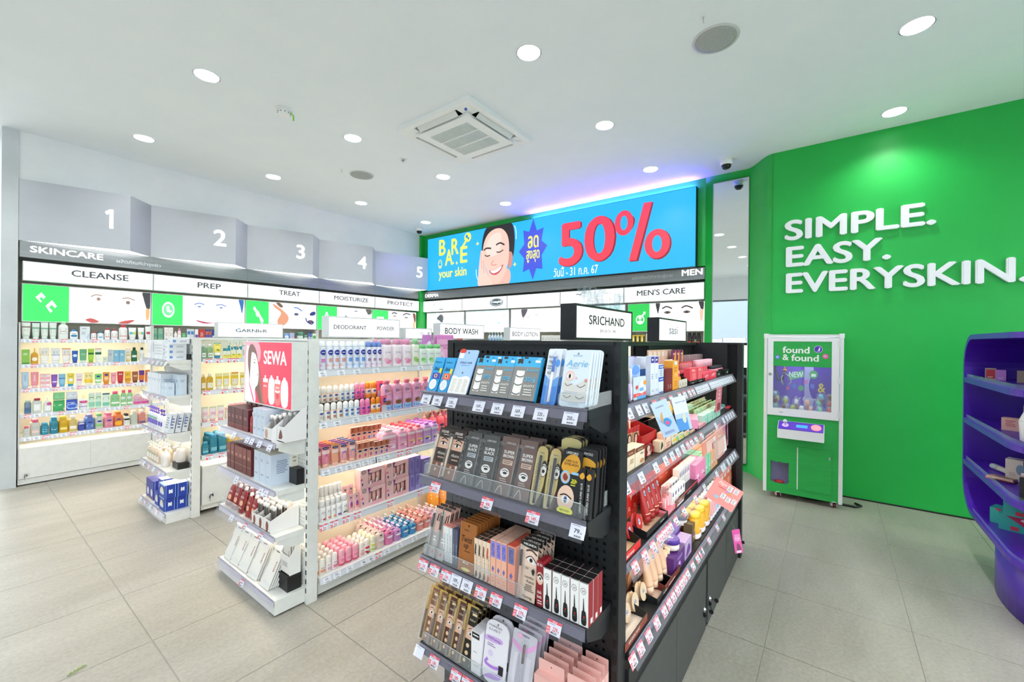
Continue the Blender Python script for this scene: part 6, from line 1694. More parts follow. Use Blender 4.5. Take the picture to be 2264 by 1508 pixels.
row(T(0, 4.115, 1.277), 'farther run top shelf', [
    ('bottle',1.2756,0,1,.036,.116,.021,'#8fb89a:u','r#eef2ee,.25,.08,.85,.45;T#2f3a34,.55,.26,.14,.4,2%','green serum bottle with white cap',dict(cap='#eceeee',capw=.55,caph=.14)),
    ('bottle',1.3194,0,1,.045,.116,.027,'#9cc08a:u','r#eef2ee,.3,.08,.85,.45;T#2f3a34,.55,.26,.14,.4,2%','olive green bottle with white cap',dict(cap='#eceeee',capw=.55,caph=.14)),
    ('tube',1.3766,0,1,.058,.132,.041,'#f2e36a','r#2f9ab8,0,.93,1,1;l#3f6f5a,.2,.78,.8,.86,2;T#2a2f2c,.5,.40,.14,.36,7%;r#f4f4f0,.0,.0,1,.2','yellow face wash tube with teal cap',dict(cap='#2f8fae')),
    ('box',1.4256,0,1,.027,.084,.012,'#eef0d2',K2,'small teal and yellow carton'),
    ('box',1.4548,0,1,.026,.084,.012,'#eef0d2',K2,'small teal and lemon carton'),
    ('box',1.4935,.0427,2,.04,.113,.018,'#eef0d2','r#2f8f9f,0,.62,1,.88;e#e9c8b4,.35,.88,.2,.1;e#e8f0ee,.5,.55,.16,.2;r#f0e05a,0,0,1,.3;t#2a2f2c,.5,.25,.12,.4,4%','serum carton with teal band'),
    ('box',1.5729,0,1,.027,.1,.012,'#e6e8ea','l#7f8a94,.2,.3,.8,.7,4;t#2a2f2c,.4,.25,.1,.4,3%','pale grey serum carton'),
    ('box',1.4947,.0465,3,.044,.151,.02,'#d9e6dc','r#2f9ab0,0,.4,1,.7;e#e9c8b4,.4,.82,.2,.12','tall serum carton behind',dict(Y=.09)),
])
row(T(0, 4.115, 1.015), 'farther run second shelf', [
    ('bottle',1.276,0,1,.033,.135,.02,'#e2b92a:u',K3,'amber bottle with cream cap',dict(cap='#eee8d2',capw=.5)),
    ('bottle',1.3221,0,1,.047,.135,.028,'#e4bd30:u',K3,'golden bottle with cream cap',dict(cap='#eee8d2',capw=.5)),
    ('tube',1.389,.0539,2,.051,.135,.035,'#f0e6a8','r#eecb32,0,.12,1,.75;r#f6f4ea,.15,.1,.85,.55;l#8a8a3a,.25,.2,.75,.5,3','yellow and white tube',dict(cap='#f4efe2')),
    ('tube',1.5085,0,1,.066,.138,.046,'#f0e098','r#e88a3a,.2,.9,1,1;r#eecb32,0,.12,1,.75;r#f6f0e0,.15,.1,.85,.5;l#a08a3a,.25,.2,.75,.45,3','wide yellow tube with orange crimp',dict(cap='#f4efe2')),
    ('tube',1.5671,0,1,.038,.135,.027,'#efe3a0','r#eecb32,0,.12,1,.75;r#f6f4ea,.15,.1,.85,.55','slim yellow tube',dict(cap='#f4efe2')),
])
row(T(0, 4.115, 0.752), 'farther run third shelf', [
    ('tube',1.2903,0,1,.048,.123,.034,'#f0e6e8',K4,'white and rose tube, first',dict(cap='#f0b4bc')),
    ('tube',1.347,0,1,.051,.121,.036,'#f0e6e8',K4,'white and rose tube, second',dict(cap='#f0b4bc')),
    ('tube',1.4056,0,1,.052,.125,.036,'#f0e6e8',K4,'white and rose tube, third',dict(cap='#f0b4bc')),
    ('box',1.4644,.04,4,.038,.1,.017,'#f0e9e2','r#e7a8b0,0,.8,1,.92;r#7fae6a,.1,.62,.5,.7;l#b09a94,.2,.2,.8,.5,3','serum carton with rose band',dict(R=2,P=.035)),
    ('box',1.5185,.045,3,.042,.128,.019,'#f0e9e2','r#e7a8b0,0,.8,1,.92;r#7fae6a,.1,.62,.5,.7','tall serum carton at the back',dict(Y=.12)),
])
row(T(0, 4.115, 0.48), 'farther run lowest shelf', [
    ('bottle',1.2945,0,1,.052,.106,.031,'#3fa0b8:u','l#d0eef4,.2,.5,.8,.6,1;r#7fc4d4,.2,.15,.8,.4','small turquoise micellar bottle',dict(cap='#4fa9cc',capw=.7)),
    ('bottle',1.3533,0,1,.056,.157,.034,'#3f9fb8:u',K5,'turquoise micellar bottle, near column',dict(R=4,P=.05,cap='#4aa6cc',capw=.7)),
    ('bottle',1.4202,0,1,.064,.155,.039,'#3f9fb8:u',K5,'turquoise micellar bottle, far column',dict(R=4,P=.05,cap='#4aa6cc',capw=.7)),
    ('bottle',1.4839,.0544,2,.051,.113,.031,'#efc728:u','l#6a7a1a,.2,.58,.8,.66,1;r#f4de7a,.2,.2,.8,.4','yellow micellar bottle',dict(R=2,P=.05,cap='#f0c832',capw=.7)),
])
tag_row(T(0, 4.115, 1.277), 'farther run top rail', [(1.302,'-',1),(1.3794,'-',1),(1.4596,'-',1),(1.5029,'-',1)], -0.0125, -0.037, 0.24)
tag_row(T(0, 4.115, 1.015), 'farther run second rail', [(1.2889,'-',1),(1.4183,'-',1),(1.5052,'-',1),(1.5685,'-',1)], -0.0125, -0.037, 0.24)
tag_row(T(0, 4.115, 0.752), 'farther run third rail', [(1.3446,'-',1)], -0.0125, -0.037, 0.24)
tag_row(T(0, 4.115, 0.48), 'farther run lowest rail', [(1.3101,'-',1),(1.4007,'-',1),(1.5307,'-',1)], -0.0125, -0.037, 0.24)
row(Matrix.Translation((1.03, 0, 1.27)) @ Matrix.Rotation(FACE_LEFT, 4, "Z"), 'far end unit top shelf', [
    ('box',-4.74,.055,2,.05,.15,.12,'#eceef2','l#c86a70,.3,.3,.7,.5,2','white ampoule carton',dict(Y=.02,side='l#a0a6ae,.1,.2,.5,.8,3')),
    ('box',-4.62,0,1,.035,.155,.12,'#eef0f2','r#d8c85a,.2,.35,.5,.9','white carton with yellow stripe',dict(Y=.02,side='r#e2d26a,.2,.45,.3,.9')),
    ('box',-4.57,0,1,.035,.155,.12,'#e9eaf2','r#7a6ac0,.2,.35,.5,.9','white carton with violet stripe',dict(Y=.02,side='r#8a7ac8,.2,.5,.3,.9')),
    ('box',-4.52,.05,4,.04,.155,.12,'#eef0f2','l#a0a6ae,.2,.2,.8,.8,4','slim white carton',dict(Y=.02,side='l#a0a6ae,.1,.2,.5,.8,3')),
    ('box',-4.22,0,1,.105,.042,.115,'#e6e9ef',K6,'flat white carton, bottom of stack',dict(Y=.02,side='r#6f8fd0,.05,.3,.22,.75;l#9aa2ae,.4,.3,.9,.7,3')),
    ('box',-4.22,0,1,.105,.042,.115,'#e6e9ef',K6,'flat white carton, middle of stack',dict(Y=.02,L=.0425,side='r#6f8fd0,.05,.3,.22,.75;l#9aa2ae,.4,.3,.9,.7,3')),
    ('box',-4.22,0,1,.105,.042,.115,'#e6e9ef',K6,'flat white carton, upper of stack',dict(Y=.02,L=.085,side='r#6f8fd0,.05,.3,.22,.75;l#9aa2ae,.4,.3,.9,.7,3')),
    ('box',-4.2,0,1,.105,.042,.115,'#e6e9ef',K6,'flat white carton on top of the stack',dict(Y=.035,L=.1275,side='r#6f8fd0,.05,.3,.22,.75;l#9aa2ae,.4,.3,.9,.7,3')),
    ('riser',-4.17,0,1,.07,.045,.02,'#1a1a1c',None,'small black riser block',dict(Y=.14)),
])
row(Matrix.Translation((1.03, 0, 0.985)) @ Matrix.Rotation(FACE_LEFT, 4, "Z"), 'far end unit second shelf', [
    ('box',-4.72,.065,6,.06,.165,.1,'#e4eaf2','l#8fa6c2,.2,.6,.8,.75,2','tall pale blue carton',dict(Y=.02,side='l#9ab0c8,.2,.6,.8,.75,2')),
    ('box',-4.3,.075,2,.07,.165,.055,'#dbe6f2','l#8fa6c2,.2,.6,.8,.75,2','tall ice blue carton at the back',dict(Y=.09,side='l#9ab0c8,.2,.6,.8,.75,2')),
    ('box',-4.31,0,1,.06,.1,.048,'#cfdff0',K7,'short ice blue carton',dict(Y=.018,side='l#9ab0c8,.2,.5,.8,.7,2')),
    ('box',-4.235,0,1,.07,.1,.05,'#d4e2f2',K7,'short ice blue carton, inner',dict(Y=.018,side='l#9ab0c8,.2,.5,.8,.7,2')),
    ('box',-4.235,0,1,.07,.1,.05,'#cfdff0',K7,'short ice blue carton, outer',dict(Y=.075,side='l#9ab0c8,.2,.5,.8,.7,2')),
])
row(Matrix.Translation((1.03, 0, 0.695)) @ Matrix.Rotation(FACE_LEFT, 4, "Z"), 'far end unit third shelf', [
    ('pump',-4.72,.055,5,.05,.165,.04,'#e6e6f0','r#7a6ac8,.1,.2,.9,.6;e#4fb870,.5,.75,.3,.1','lilac spotted pump bottle',dict(Y=.02,cap='#6a4fc0')),
    ('pump',-4.42,.06,2,.055,.16,.045,'#f0f0f4','r#5a3fb8,.2,.25,.8,.6','white and purple pump bottle',dict(Y=.02,cap='#4f38b0')),
    ('box',-4.19,0,1,.11,.15,.036,'#d9dde2',K8,'grey toothpaste carton leaning, first from front',dict(Y=.012,T=.16,side='l#5a6a9a,.2,.2,.8,.8,4;r#6a7ac0,.1,.4,.25,.9')),
    ('box',-4.19,0,1,.11,.15,.036,'#d9dde2',K8,'grey toothpaste carton leaning, second from front',dict(Y=.056,T=.16,side='l#5a6a9a,.2,.2,.8,.8,4;r#6a7ac0,.1,.4,.25,.9')),
    ('box',-4.19,0,1,.11,.15,.036,'#d9dde2',K8,'grey toothpaste carton leaning, third from front',dict(Y=.1,T=.16,side='l#5a6a9a,.2,.2,.8,.8,4;r#6a7ac0,.1,.4,.25,.9')),
])
row(Matrix.Translation((1.03, 0, 0.4)) @ Matrix.Rotation(FACE_LEFT, 4, "Z"), 'far end unit fourth shelf', [
    ('pump',-4.73,.068,5,.06,.15,.05,'#ead9c6:u','r#f4ece0,.15,.15,.85,.65;e#6fb84a,.5,.7,.15,.08','beige lotion bottle',dict(R=2,P=.06,Y=.02,cap='#f2ede2')),
    ('pump',-4.34,0,1,.085,.16,.06,'#efe9e4',K9,'large white pump bottle at the front',dict(Y=.02,cap='#f3efe8')),
    ('riser',-4.2,0,1,.13,.045,.075,'#1b1a1c',None,'black riser under a white pump bottle',dict(Y=.075)),
    ('pump',-4.2,0,1,.085,.16,.065,'#efe4de',K9,'large white pump bottle on the riser',dict(Y=.08,L=.046,cap='#f3efe8')),
    ('pump',-4.3,0,1,.085,.16,.06,'#f0e4da',K9,'large cream pump bottle behind',dict(Y=.09,cap='#f3efe8')),
])
row(Matrix.Translation((1.03, 0, 0.075)) @ Matrix.Rotation(FACE_LEFT, 4, "Z"), 'far end unit base', [
    ('box',-4.7,.105,2,.1,.16,.1,'#3a3f9c','e#e8e8f0,.5,.35,.25,.2;r#c89a3a,0,0,1,.05','violet blue nappy carton',dict(Y=.02,side='r#8fc0ee,.08,.0,.12,1;r#8fc0ee,.88,0,.92,1;c#eef0f6,.35,.35,.35,.65,.5,.6,.65,.65,.65,.35,.5,.4')),
    ('box',-4.42,0,1,.1,.105,.085,'#2440a8','c#dfe6f4,.2,.3,.3,.7,.7,.7,.8,.3;e#e6e2b8,.5,.6,.2,.2','blue and white carton, low left',dict(Y=.012,side='r#8fc0ee,.08,.0,.12,1;r#8fc0ee,.88,0,.92,1;c#eef0f6,.35,.35,.35,.65,.5,.6,.65,.65,.65,.35,.5,.4')),
    ('box',-4.25,0,1,.13,.105,.074,'#2440a8',K10,'blue carton with white emblem, low front',dict(Y=.004,side='r#8fc0ee,.08,.0,.12,1;r#8fc0ee,.88,0,.92,1;c#eef0f6,.35,.35,.35,.65,.5,.6,.65,.65,.65,.35,.5,.4',top='#2440a8')),
    ('box',-4.25,0,1,.13,.105,.074,'#2440a8',K10,'blue carton with white emblem, low back',dict(Y=.081,side='r#8fc0ee,.08,.0,.12,1;r#8fc0ee,.88,0,.92,1;c#eef0f6,.35,.35,.35,.65,.5,.6,.65,.65,.65,.35,.5,.4',top='#2440a8')),
    ('box',-4.235,0,1,.15,.105,.074,'#2440a8',K10,'blue carton with white emblem, high front',dict(Y=.002,L=.107,side='r#8fc0ee,.08,.0,.12,1;r#8fc0ee,.88,0,.92,1;c#eef0f6,.35,.35,.35,.65,.5,.6,.65,.65,.65,.35,.5,.4',top='#9fb4e0')),
    ('box',-4.235,0,1,.15,.105,.074,'#2440a8',K10,'blue carton with white emblem, high back',dict(Y=.079,L=.107,side='r#8fc0ee,.08,.0,.12,1;r#8fc0ee,.88,0,.92,1;c#eef0f6,.35,.35,.35,.65,.5,.6,.65,.65,.65,.35,.5,.4',top='#9fb4e0')),
    ('box',-4.4,0,1,.1,.105,.082,'#2440a8','c#dfe6f4,.2,.3,.3,.7,.7,.7,.8,.3','blue and white carton, high left',dict(Y=.03,L=.107,side='r#8fc0ee,.08,.0,.12,1;r#8fc0ee,.88,0,.92,1;c#eef0f6,.35,.35,.35,.65,.5,.6,.65,.65,.65,.35,.5,.4',top='#c8d4f0')),
])
row(Matrix.Translation((1.03, 0, 0.905)) @ Matrix.Rotation(FACE_LEFT, 4, "Z"), 'red lightbox unit top shelf', [
    ('box',-2.965,.056,4,.052,.125,.1,'#5f1a22',K11,'maroon serum carton',dict(Y=.02,side='l#9a4a48,.2,.4,.8,.7,3;r#b07a5a,0,.2,1,.215')),
    ('box',-2.73,0,1,.07,.125,.11,'#5f1a22',K11,'wide maroon carton',dict(Y=.02,side='l#9a4a48,.2,.6,.8,.8,3;r#b07a5a,0,.2,1,.215')),
    ('box',-2.93,.07,4,.06,.12,.05,'#5f1a22',K11,'raised maroon carton',dict(Y=.118,L=.065,side='l#9a4a48,.2,.6,.8,.8,3')),
    ('bottle',-2.655,0,1,.045,.12,.03,'#a8242e','l#f0c8c0,.2,.4,.8,.6,3','red serum bottle',dict(Y=.02,cap='#e6e4e2')),
    ('box',-2.605,.054,3,.05,.15,.09,'#cfdae9',K12,'ice blue essence carton',dict(Y=.02,side='l#7f90ae,.2,.4,.8,.8,5')),
    ('tray',-2.405,0,1,.085,.15,.13,'#eceaea','e#c8a090,.3,.5,.2,.4','white sachet display box, near',dict(Y=.004,lip=.065,inner='#dedbd8')),
    ('tray',-2.318,0,1,.07,.17,.12,'#eeecec','c#7a4a3a,.2,.2,.5,.8,.8,.3','white sachet display box, outer',dict(Y=.03,lip=.08,inner='#dedbd8')),
    ('sachet',-2.43,.035,2,.03,.1,.012,'#8a8684',K13,'silver capped sachet in box',dict(R=3,P=.028,Y=.03,L=.006)),
    ('sachet',-2.33,0,1,.03,.12,.012,'#9a9694',K13,'silver capped sachet in outer box',dict(R=3,P=.028,Y=.05,L=.006)),
])
row(Matrix.Translation((1.03, 0, 0.655)) @ Matrix.Rotation(FACE_LEFT, 4, "Z"), 'red lightbox unit second shelf', [
    ('box',-2.97,.058,6,.052,.15,.1,'#6e3230','r#8a4a44,0,.55,1,1;l#d8b0a0,.2,.6,.8,.7,2;r#b89a7a,0,.3,1,.315','brown maroon carton',dict(Y=.02,side='l#a06a60,.2,.4,.8,.7,3')),
    ('box',-2.96,.052,9,.045,.15,.045,'#8a4a48','r#e0b0a4,.2,.4,.8,.75;l#d8b0a0,.2,.2,.8,.3,2','rosy maroon carton, back row',dict(Y=.115,L=.055,side='l#a06a60,.2,.4,.8,.7,3')),
    ('box',-2.575,.071,3,.068,.165,.115,'#cfdae9',K12,'tall ice blue carton',dict(Y=.02,side='l#7f90ae,.2,.35,.8,.8,8',top='#e9e6da')),
    ('box',-2.43,0,1,.09,.165,.04,'#ece8d8','l#a8a494,.2,.5,.8,.8,3','cream carton at the back',dict(Y=.118,L=.055,side='l#a8a494,.2,.3,.8,.8,4')),
    ('riser',-2.375,0,1,.12,.085,.04,'#1c1b1d',None,'black riser block by the peg board',dict(Y=.115)),
])
row(Matrix.Translation((1.03, 0, 0.415)) @ Matrix.Rotation(FACE_LEFT, 4, "Z"), 'red lightbox unit third shelf', [
    ('sachet',-2.965,.085,3,.075,.125,.016,'#8f1f24','e#e8b08a,.55,.45,.16,.14;l#f0dcd4,.2,.7,.7,.8,2;l#f0dcd4,.3,.15,.8,.25,2','red spouted sachet',dict(R=3,P=.03,Y=.008,T=.3)),
    ('sachet',-2.69,.065,2,.055,.115,.016,'#9a2a2a','e#e8b08a,.5,.45,.16,.14;l#f0dcd4,.2,.7,.8,.8,2','small red spouted sachet',dict(R=2,P=.03,Y=.01,T=.2)),
    ('tray',-2.56,0,1,.065,.11,.15,'#efecea',K14,'white counter box of sachets, inner',dict(Y=.004,lip=.06,inner='#d8d4d0')),
    ('tray',-2.485,0,1,.07,.115,.15,'#efecea',K14,'white counter box of sachets, middle',dict(Y=.004,lip=.065,inner='#d8d4d0')),
    ('tray',-2.405,0,1,.075,.12,.15,'#f0edeb',K14,'white counter box of sachets, outer',dict(Y=.004,lip=.065,inner='#d8d4d0')),
    ('sachet',-2.575,.03,2,.026,.1,.01,'#55504e',K13,'dark sachet in inner box',dict(R=3,P=.03,Y=.03,L=.006)),
    ('sachet',-2.5,.03,2,.026,.1,.01,'#55504e',K13,'dark sachet in middle box',dict(R=3,P=.03,Y=.03,L=.006)),
    ('sachet',-2.42,.03,2,.026,.1,.01,'#55504e',K13,'dark sachet in outer box',dict(R=3,P=.03,Y=.03,L=.006)),
])
row(Matrix.Translation((1.03, 0, 0.085)) @ Matrix.Rotation(FACE_LEFT, 4, "Z"), 'red lightbox unit base', [
    ('pouch',-2.97,0,1,.115,.205,.01,'#e6e5e0',K15,'white sheet mask packet, first fan',dict(R=4,P=.0125,Y=.012,T=.38)),
    ('pouch',-2.865,0,1,.115,.205,.01,'#e6e5e0',K15,'white sheet mask packet, second fan',dict(R=4,P=.0125,Y=.01,T=.4,Z=.05)),
    ('pouch',-2.755,0,1,.115,.205,.01,'#e6e5e0',K15,'white sheet mask packet, third fan',dict(R=4,P=.0125,Y=.012,T=.42)),
    ('pouch',-2.625,0,1,.115,.205,.01,'#e6e5e0',K15,'white sheet mask packet, fourth fan',dict(R=5,P=.0125,Y=.012,T=.42,Z=.05)),
    ('pouch',-2.475,0,1,.115,.205,.01,'#e6e5e0',K15,'white sheet mask packet, fifth fan',dict(R=5,P=.0125,Y=.014,T=.42)),
    ('pouch',-2.915,0,1,.115,.2,.01,'#e6e5e0',K15,'white sheet mask packet in back fan',dict(R=3,P=.0115,Y=.088,L=.03,T=.16)),
    ('pouch',-2.7,0,1,.115,.2,.01,'#e6e5e0',K15,'white sheet mask packet in rear fan',dict(R=3,P=.0115,Y=.088,L=.02,T=.16)),
    ('riser',-2.375,0,1,.1,.085,.075,'#1a191b',None,'black riser under the boxed mask packets',dict(Y=.075)),
    ('tray',-2.375,0,1,.1,.16,.06,'#eeece8','l#c8c6c2,.2,.2,.8,.8,1','white boxed mask packet display',dict(Y=.085,L=.086,lip=.1,inner='#dddad4')),
    ('pouch',-2.375,0,1,.085,.17,.008,'#e6e5e0',K15,'white sheet mask packet in the raised box',dict(R=4,P=.011,Y=.092,L=.092)),
])
row(T(0, 2.28, 1.275), 'deodorant run top shelf', [
    ('spray',1.244,0,1,.032,.161,.032,'#e9ecf4','e#1c2a96,.5,.74,.36,.125;T#ffffff,.5,.74,.045,.42,NIVEA;l#8a92b0,.25,.55,.75,.62,2;r#e29acb,.25,.28,.75,.48;r#e9b0d6,0,0,1,.14','white and magenta spray can',dict(cap='#f4f6fa')),
    ('spray',1.284,0,1,.041,.162,.041,'#e6e9f2','e#1c2a96,.5,.74,.36,.125;T#ffffff,.5,.74,.045,.42,NIVEA;l#8a92b0,.25,.55,.75,.62,2;r#d98ac6,.25,.28,.75,.46;c#e9b6dc,0,0,1,0,1,.2,.5,.1,0,.22','white and pink spray can',dict(cap='#f4f6fa')),
    ('spray',1.3281,.0419,3,.039,.161,.039,'#e6e9f2','e#1c2a96,.5,.74,.36,.125;T#ffffff,.5,.74,.045,.42,NIVEA;l#8a92b0,.25,.55,.75,.62,2;r#d89a92,.25,.30,.75,.48;c#ecb9ae,0,0,1,0,1,.2,.5,.1,0,.22','white and peach spray can',dict(cap='#f4f6fa')),
    ('spray',1.4557,.0432,3,.041,.161,.041,'#e3e9f4','e#1c2a96,.5,.74,.36,.125;T#ffffff,.5,.74,.045,.42,NIVEA;l#8a92b0,.25,.55,.75,.62,2;r#6f9be0,.25,.30,.75,.48;c#a9c8f0,0,0,1,0,1,.2,.5,.1,0,.22','white and blue spray can',dict(cap='#f0f4fa')),
    ('spray',1.5843,.0386,3,.036,.159,.036,'#eceaf4','e#1c2a96,.5,.74,.36,.125;T#ffffff,.5,.74,.045,.42,NIVEA;l#c88aa8,.25,.55,.75,.62,2;t#b06a98,.5,.36,.14,.5,8;c#f0bcd6,0,0,1,0,1,.16,.5,.08,0,.18','white spray can with pink figure',dict(cap='#6f8fd0')),
    ('bottle',1.724,.0812,3,.076,.178,.046,'#f3e6ec',K16,'white powder bottle with pink cap',dict(cap='#f2a8c8',capw=.62,caph=.2,sh=.06,waist=.93)),
    ('bottle',1.6947,.0529,6,.05,.176,.03,'#f3e6ec',K16,'white powder bottle with pink cap, behind',dict(Y=.11,cap='#f4b0cc',capw=.62,caph=.2,sh=.06,waist=.93)),
    ('bottle',1.9584,0,1,.062,.18,.037,'#edf0e2','t#3a4aa0,.5,.66,.06,.4,D-nee;e#a9d07a,.4,.28,.2,.12;e#8fc05a,.62,.2,.16,.1','white powder bottle with mint cap',dict(cap='#9fe0a4',capw=.62,caph=.2,sh=.06,waist=.93)),
    ('bottle',2.0264,.0691,3,.065,.141,.039,'#e6efe6','t#4a6ac0,.5,.7,.07,.4,D-nee;e#7fcf7a,.45,.3,.22,.12;e#a8dfa0,.6,.18,.2,.1','small powder bottle with green cap',dict(cap='#7fe08a',capw=.8,caph=.2,sh=.05)),
    ('pouch',2.2007,0,1,.096,.213,.043,'#c77fc6','e#e6b8e0,.4,.5,.25,.2;e#f0d8ec,.6,.7,.12,.1','purple refill pouch',dict(Y=.17,cap='#e9e4ee')),
    ('pouch',2.2966,0,1,.058,.211,.026,'#c88ac0','e#e6b8e0,.4,.5,.25,.2','lilac refill pouch',dict(Y=.18)),
    ('pouch',2.3648,0,1,.177,.217,.08,'#e9a9cf','t#a8508a,.5,.62,.07,.6,BLACK ROSE;t#a8508a,.5,.52,.06,.3,POWER;r#d87fc0,0,.86,1,1;c#f0c8e0,.1,.1,.4,.05,.3,.4,.15,.3','large pink refill pouch with magenta top',dict(Y=.12)),
    ('pouch',2.5421,0,1,.076,.188,.034,'#b8605a','l#e8c0b8,.2,.4,.8,.6,2','rust refill pouch',dict(Y=.16)),
])
row(T(0, 2.28, 0.985), 'deodorant run second shelf', [
    ('roll',1.2751,0,1,.039,.095,.029,'#e9e9e4',K17,'white cap roll-on, lower',dict(cap='#f4f4f2')),
    ('roll',1.3157,.038,3,.036,.097,.027,'#e9e6e0',K18,'white cap roll-on with peach band, lower',dict(cap='#f4f2f0')),
    ('roll',1.4303,.0368,3,.035,.096,.026,'#e3e6e8',K19,'white cap roll-on with blue band, lower',dict(cap='#f2f4f6')),
    ('roll',1.5427,.0388,2,.036,.097,.027,'#e26aa8',K20,'pink roll-on with magenta body, lower',dict(cap='#f08ab8')),
    ('roll',1.6194,.0361,2,.034,.099,.025,'#f0c08a',K21,'orange roll-on, lower',dict(cap='#ee8a22')),
    ('box',1.6955,0,1,.039,.103,.017,'#ee6a86',K22,'pink and grey roll-on carton, lower'),
    ('riser',1.8,0,1,1.05,.088,.07,'#2b2520',None,'long dark riser along the shelf',dict(Y=.082)),
    ('roll',1.298,0,1,.021,.098,.016,'#e9e9e4',K17,'white cap roll-on, upper',dict(Y=.088,L=.089,cap='#f4f4f2')),
    ('roll',1.3289,.0373,3,.035,.098,.026,'#e9e6e0',K18,'white cap roll-on with peach band, upper',dict(Y=.088,L=.089,cap='#f4f2f0')),
    ('roll',1.4411,.0356,3,.033,.099,.025,'#e3e6e8',K19,'white cap roll-on with blue band, upper',dict(Y=.088,L=.089,cap='#f2f4f6')),
    ('roll',1.5495,.0376,2,.035,.102,.027,'#e26aa8',K20,'pink roll-on with magenta body, upper',dict(Y=.088,L=.089,cap='#f08ab8')),
    ('roll',1.628,.0416,2,.039,.104,.029,'#f0c08a',K21,'orange roll-on, upper',dict(Y=.088,L=.089,cap='#ee8a22')),
    ('box',1.7129,0,1,.041,.103,.019,'#ee6a86',K22,'pink and grey roll-on carton, upper',dict(Y=.088,L=.089)),
    ('bottle',1.7277,.0826,4,.078,.196,.047,'#ecaacb',K23,'pink baby powder bottle in twin pack',dict(cap='#ea7f98',capw=.55,caph=.12,sh=.08,waist=.96)),
    ('bottle',2.054,0,1,.065,.19,.039,'#ecaacb',K23,'pink baby powder bottle, single',dict(cap='#ea7f98',capw=.55,caph=.12,sh=.08,waist=.96)),
    ('bottle',1.7891,.0854,5,.08,.192,.048,'#ecaacb',K23,'pink baby powder bottle, back row',dict(Y=.1,cap='#e8687e',capw=.55,caph=.12,sh=.08,waist=.96)),
])
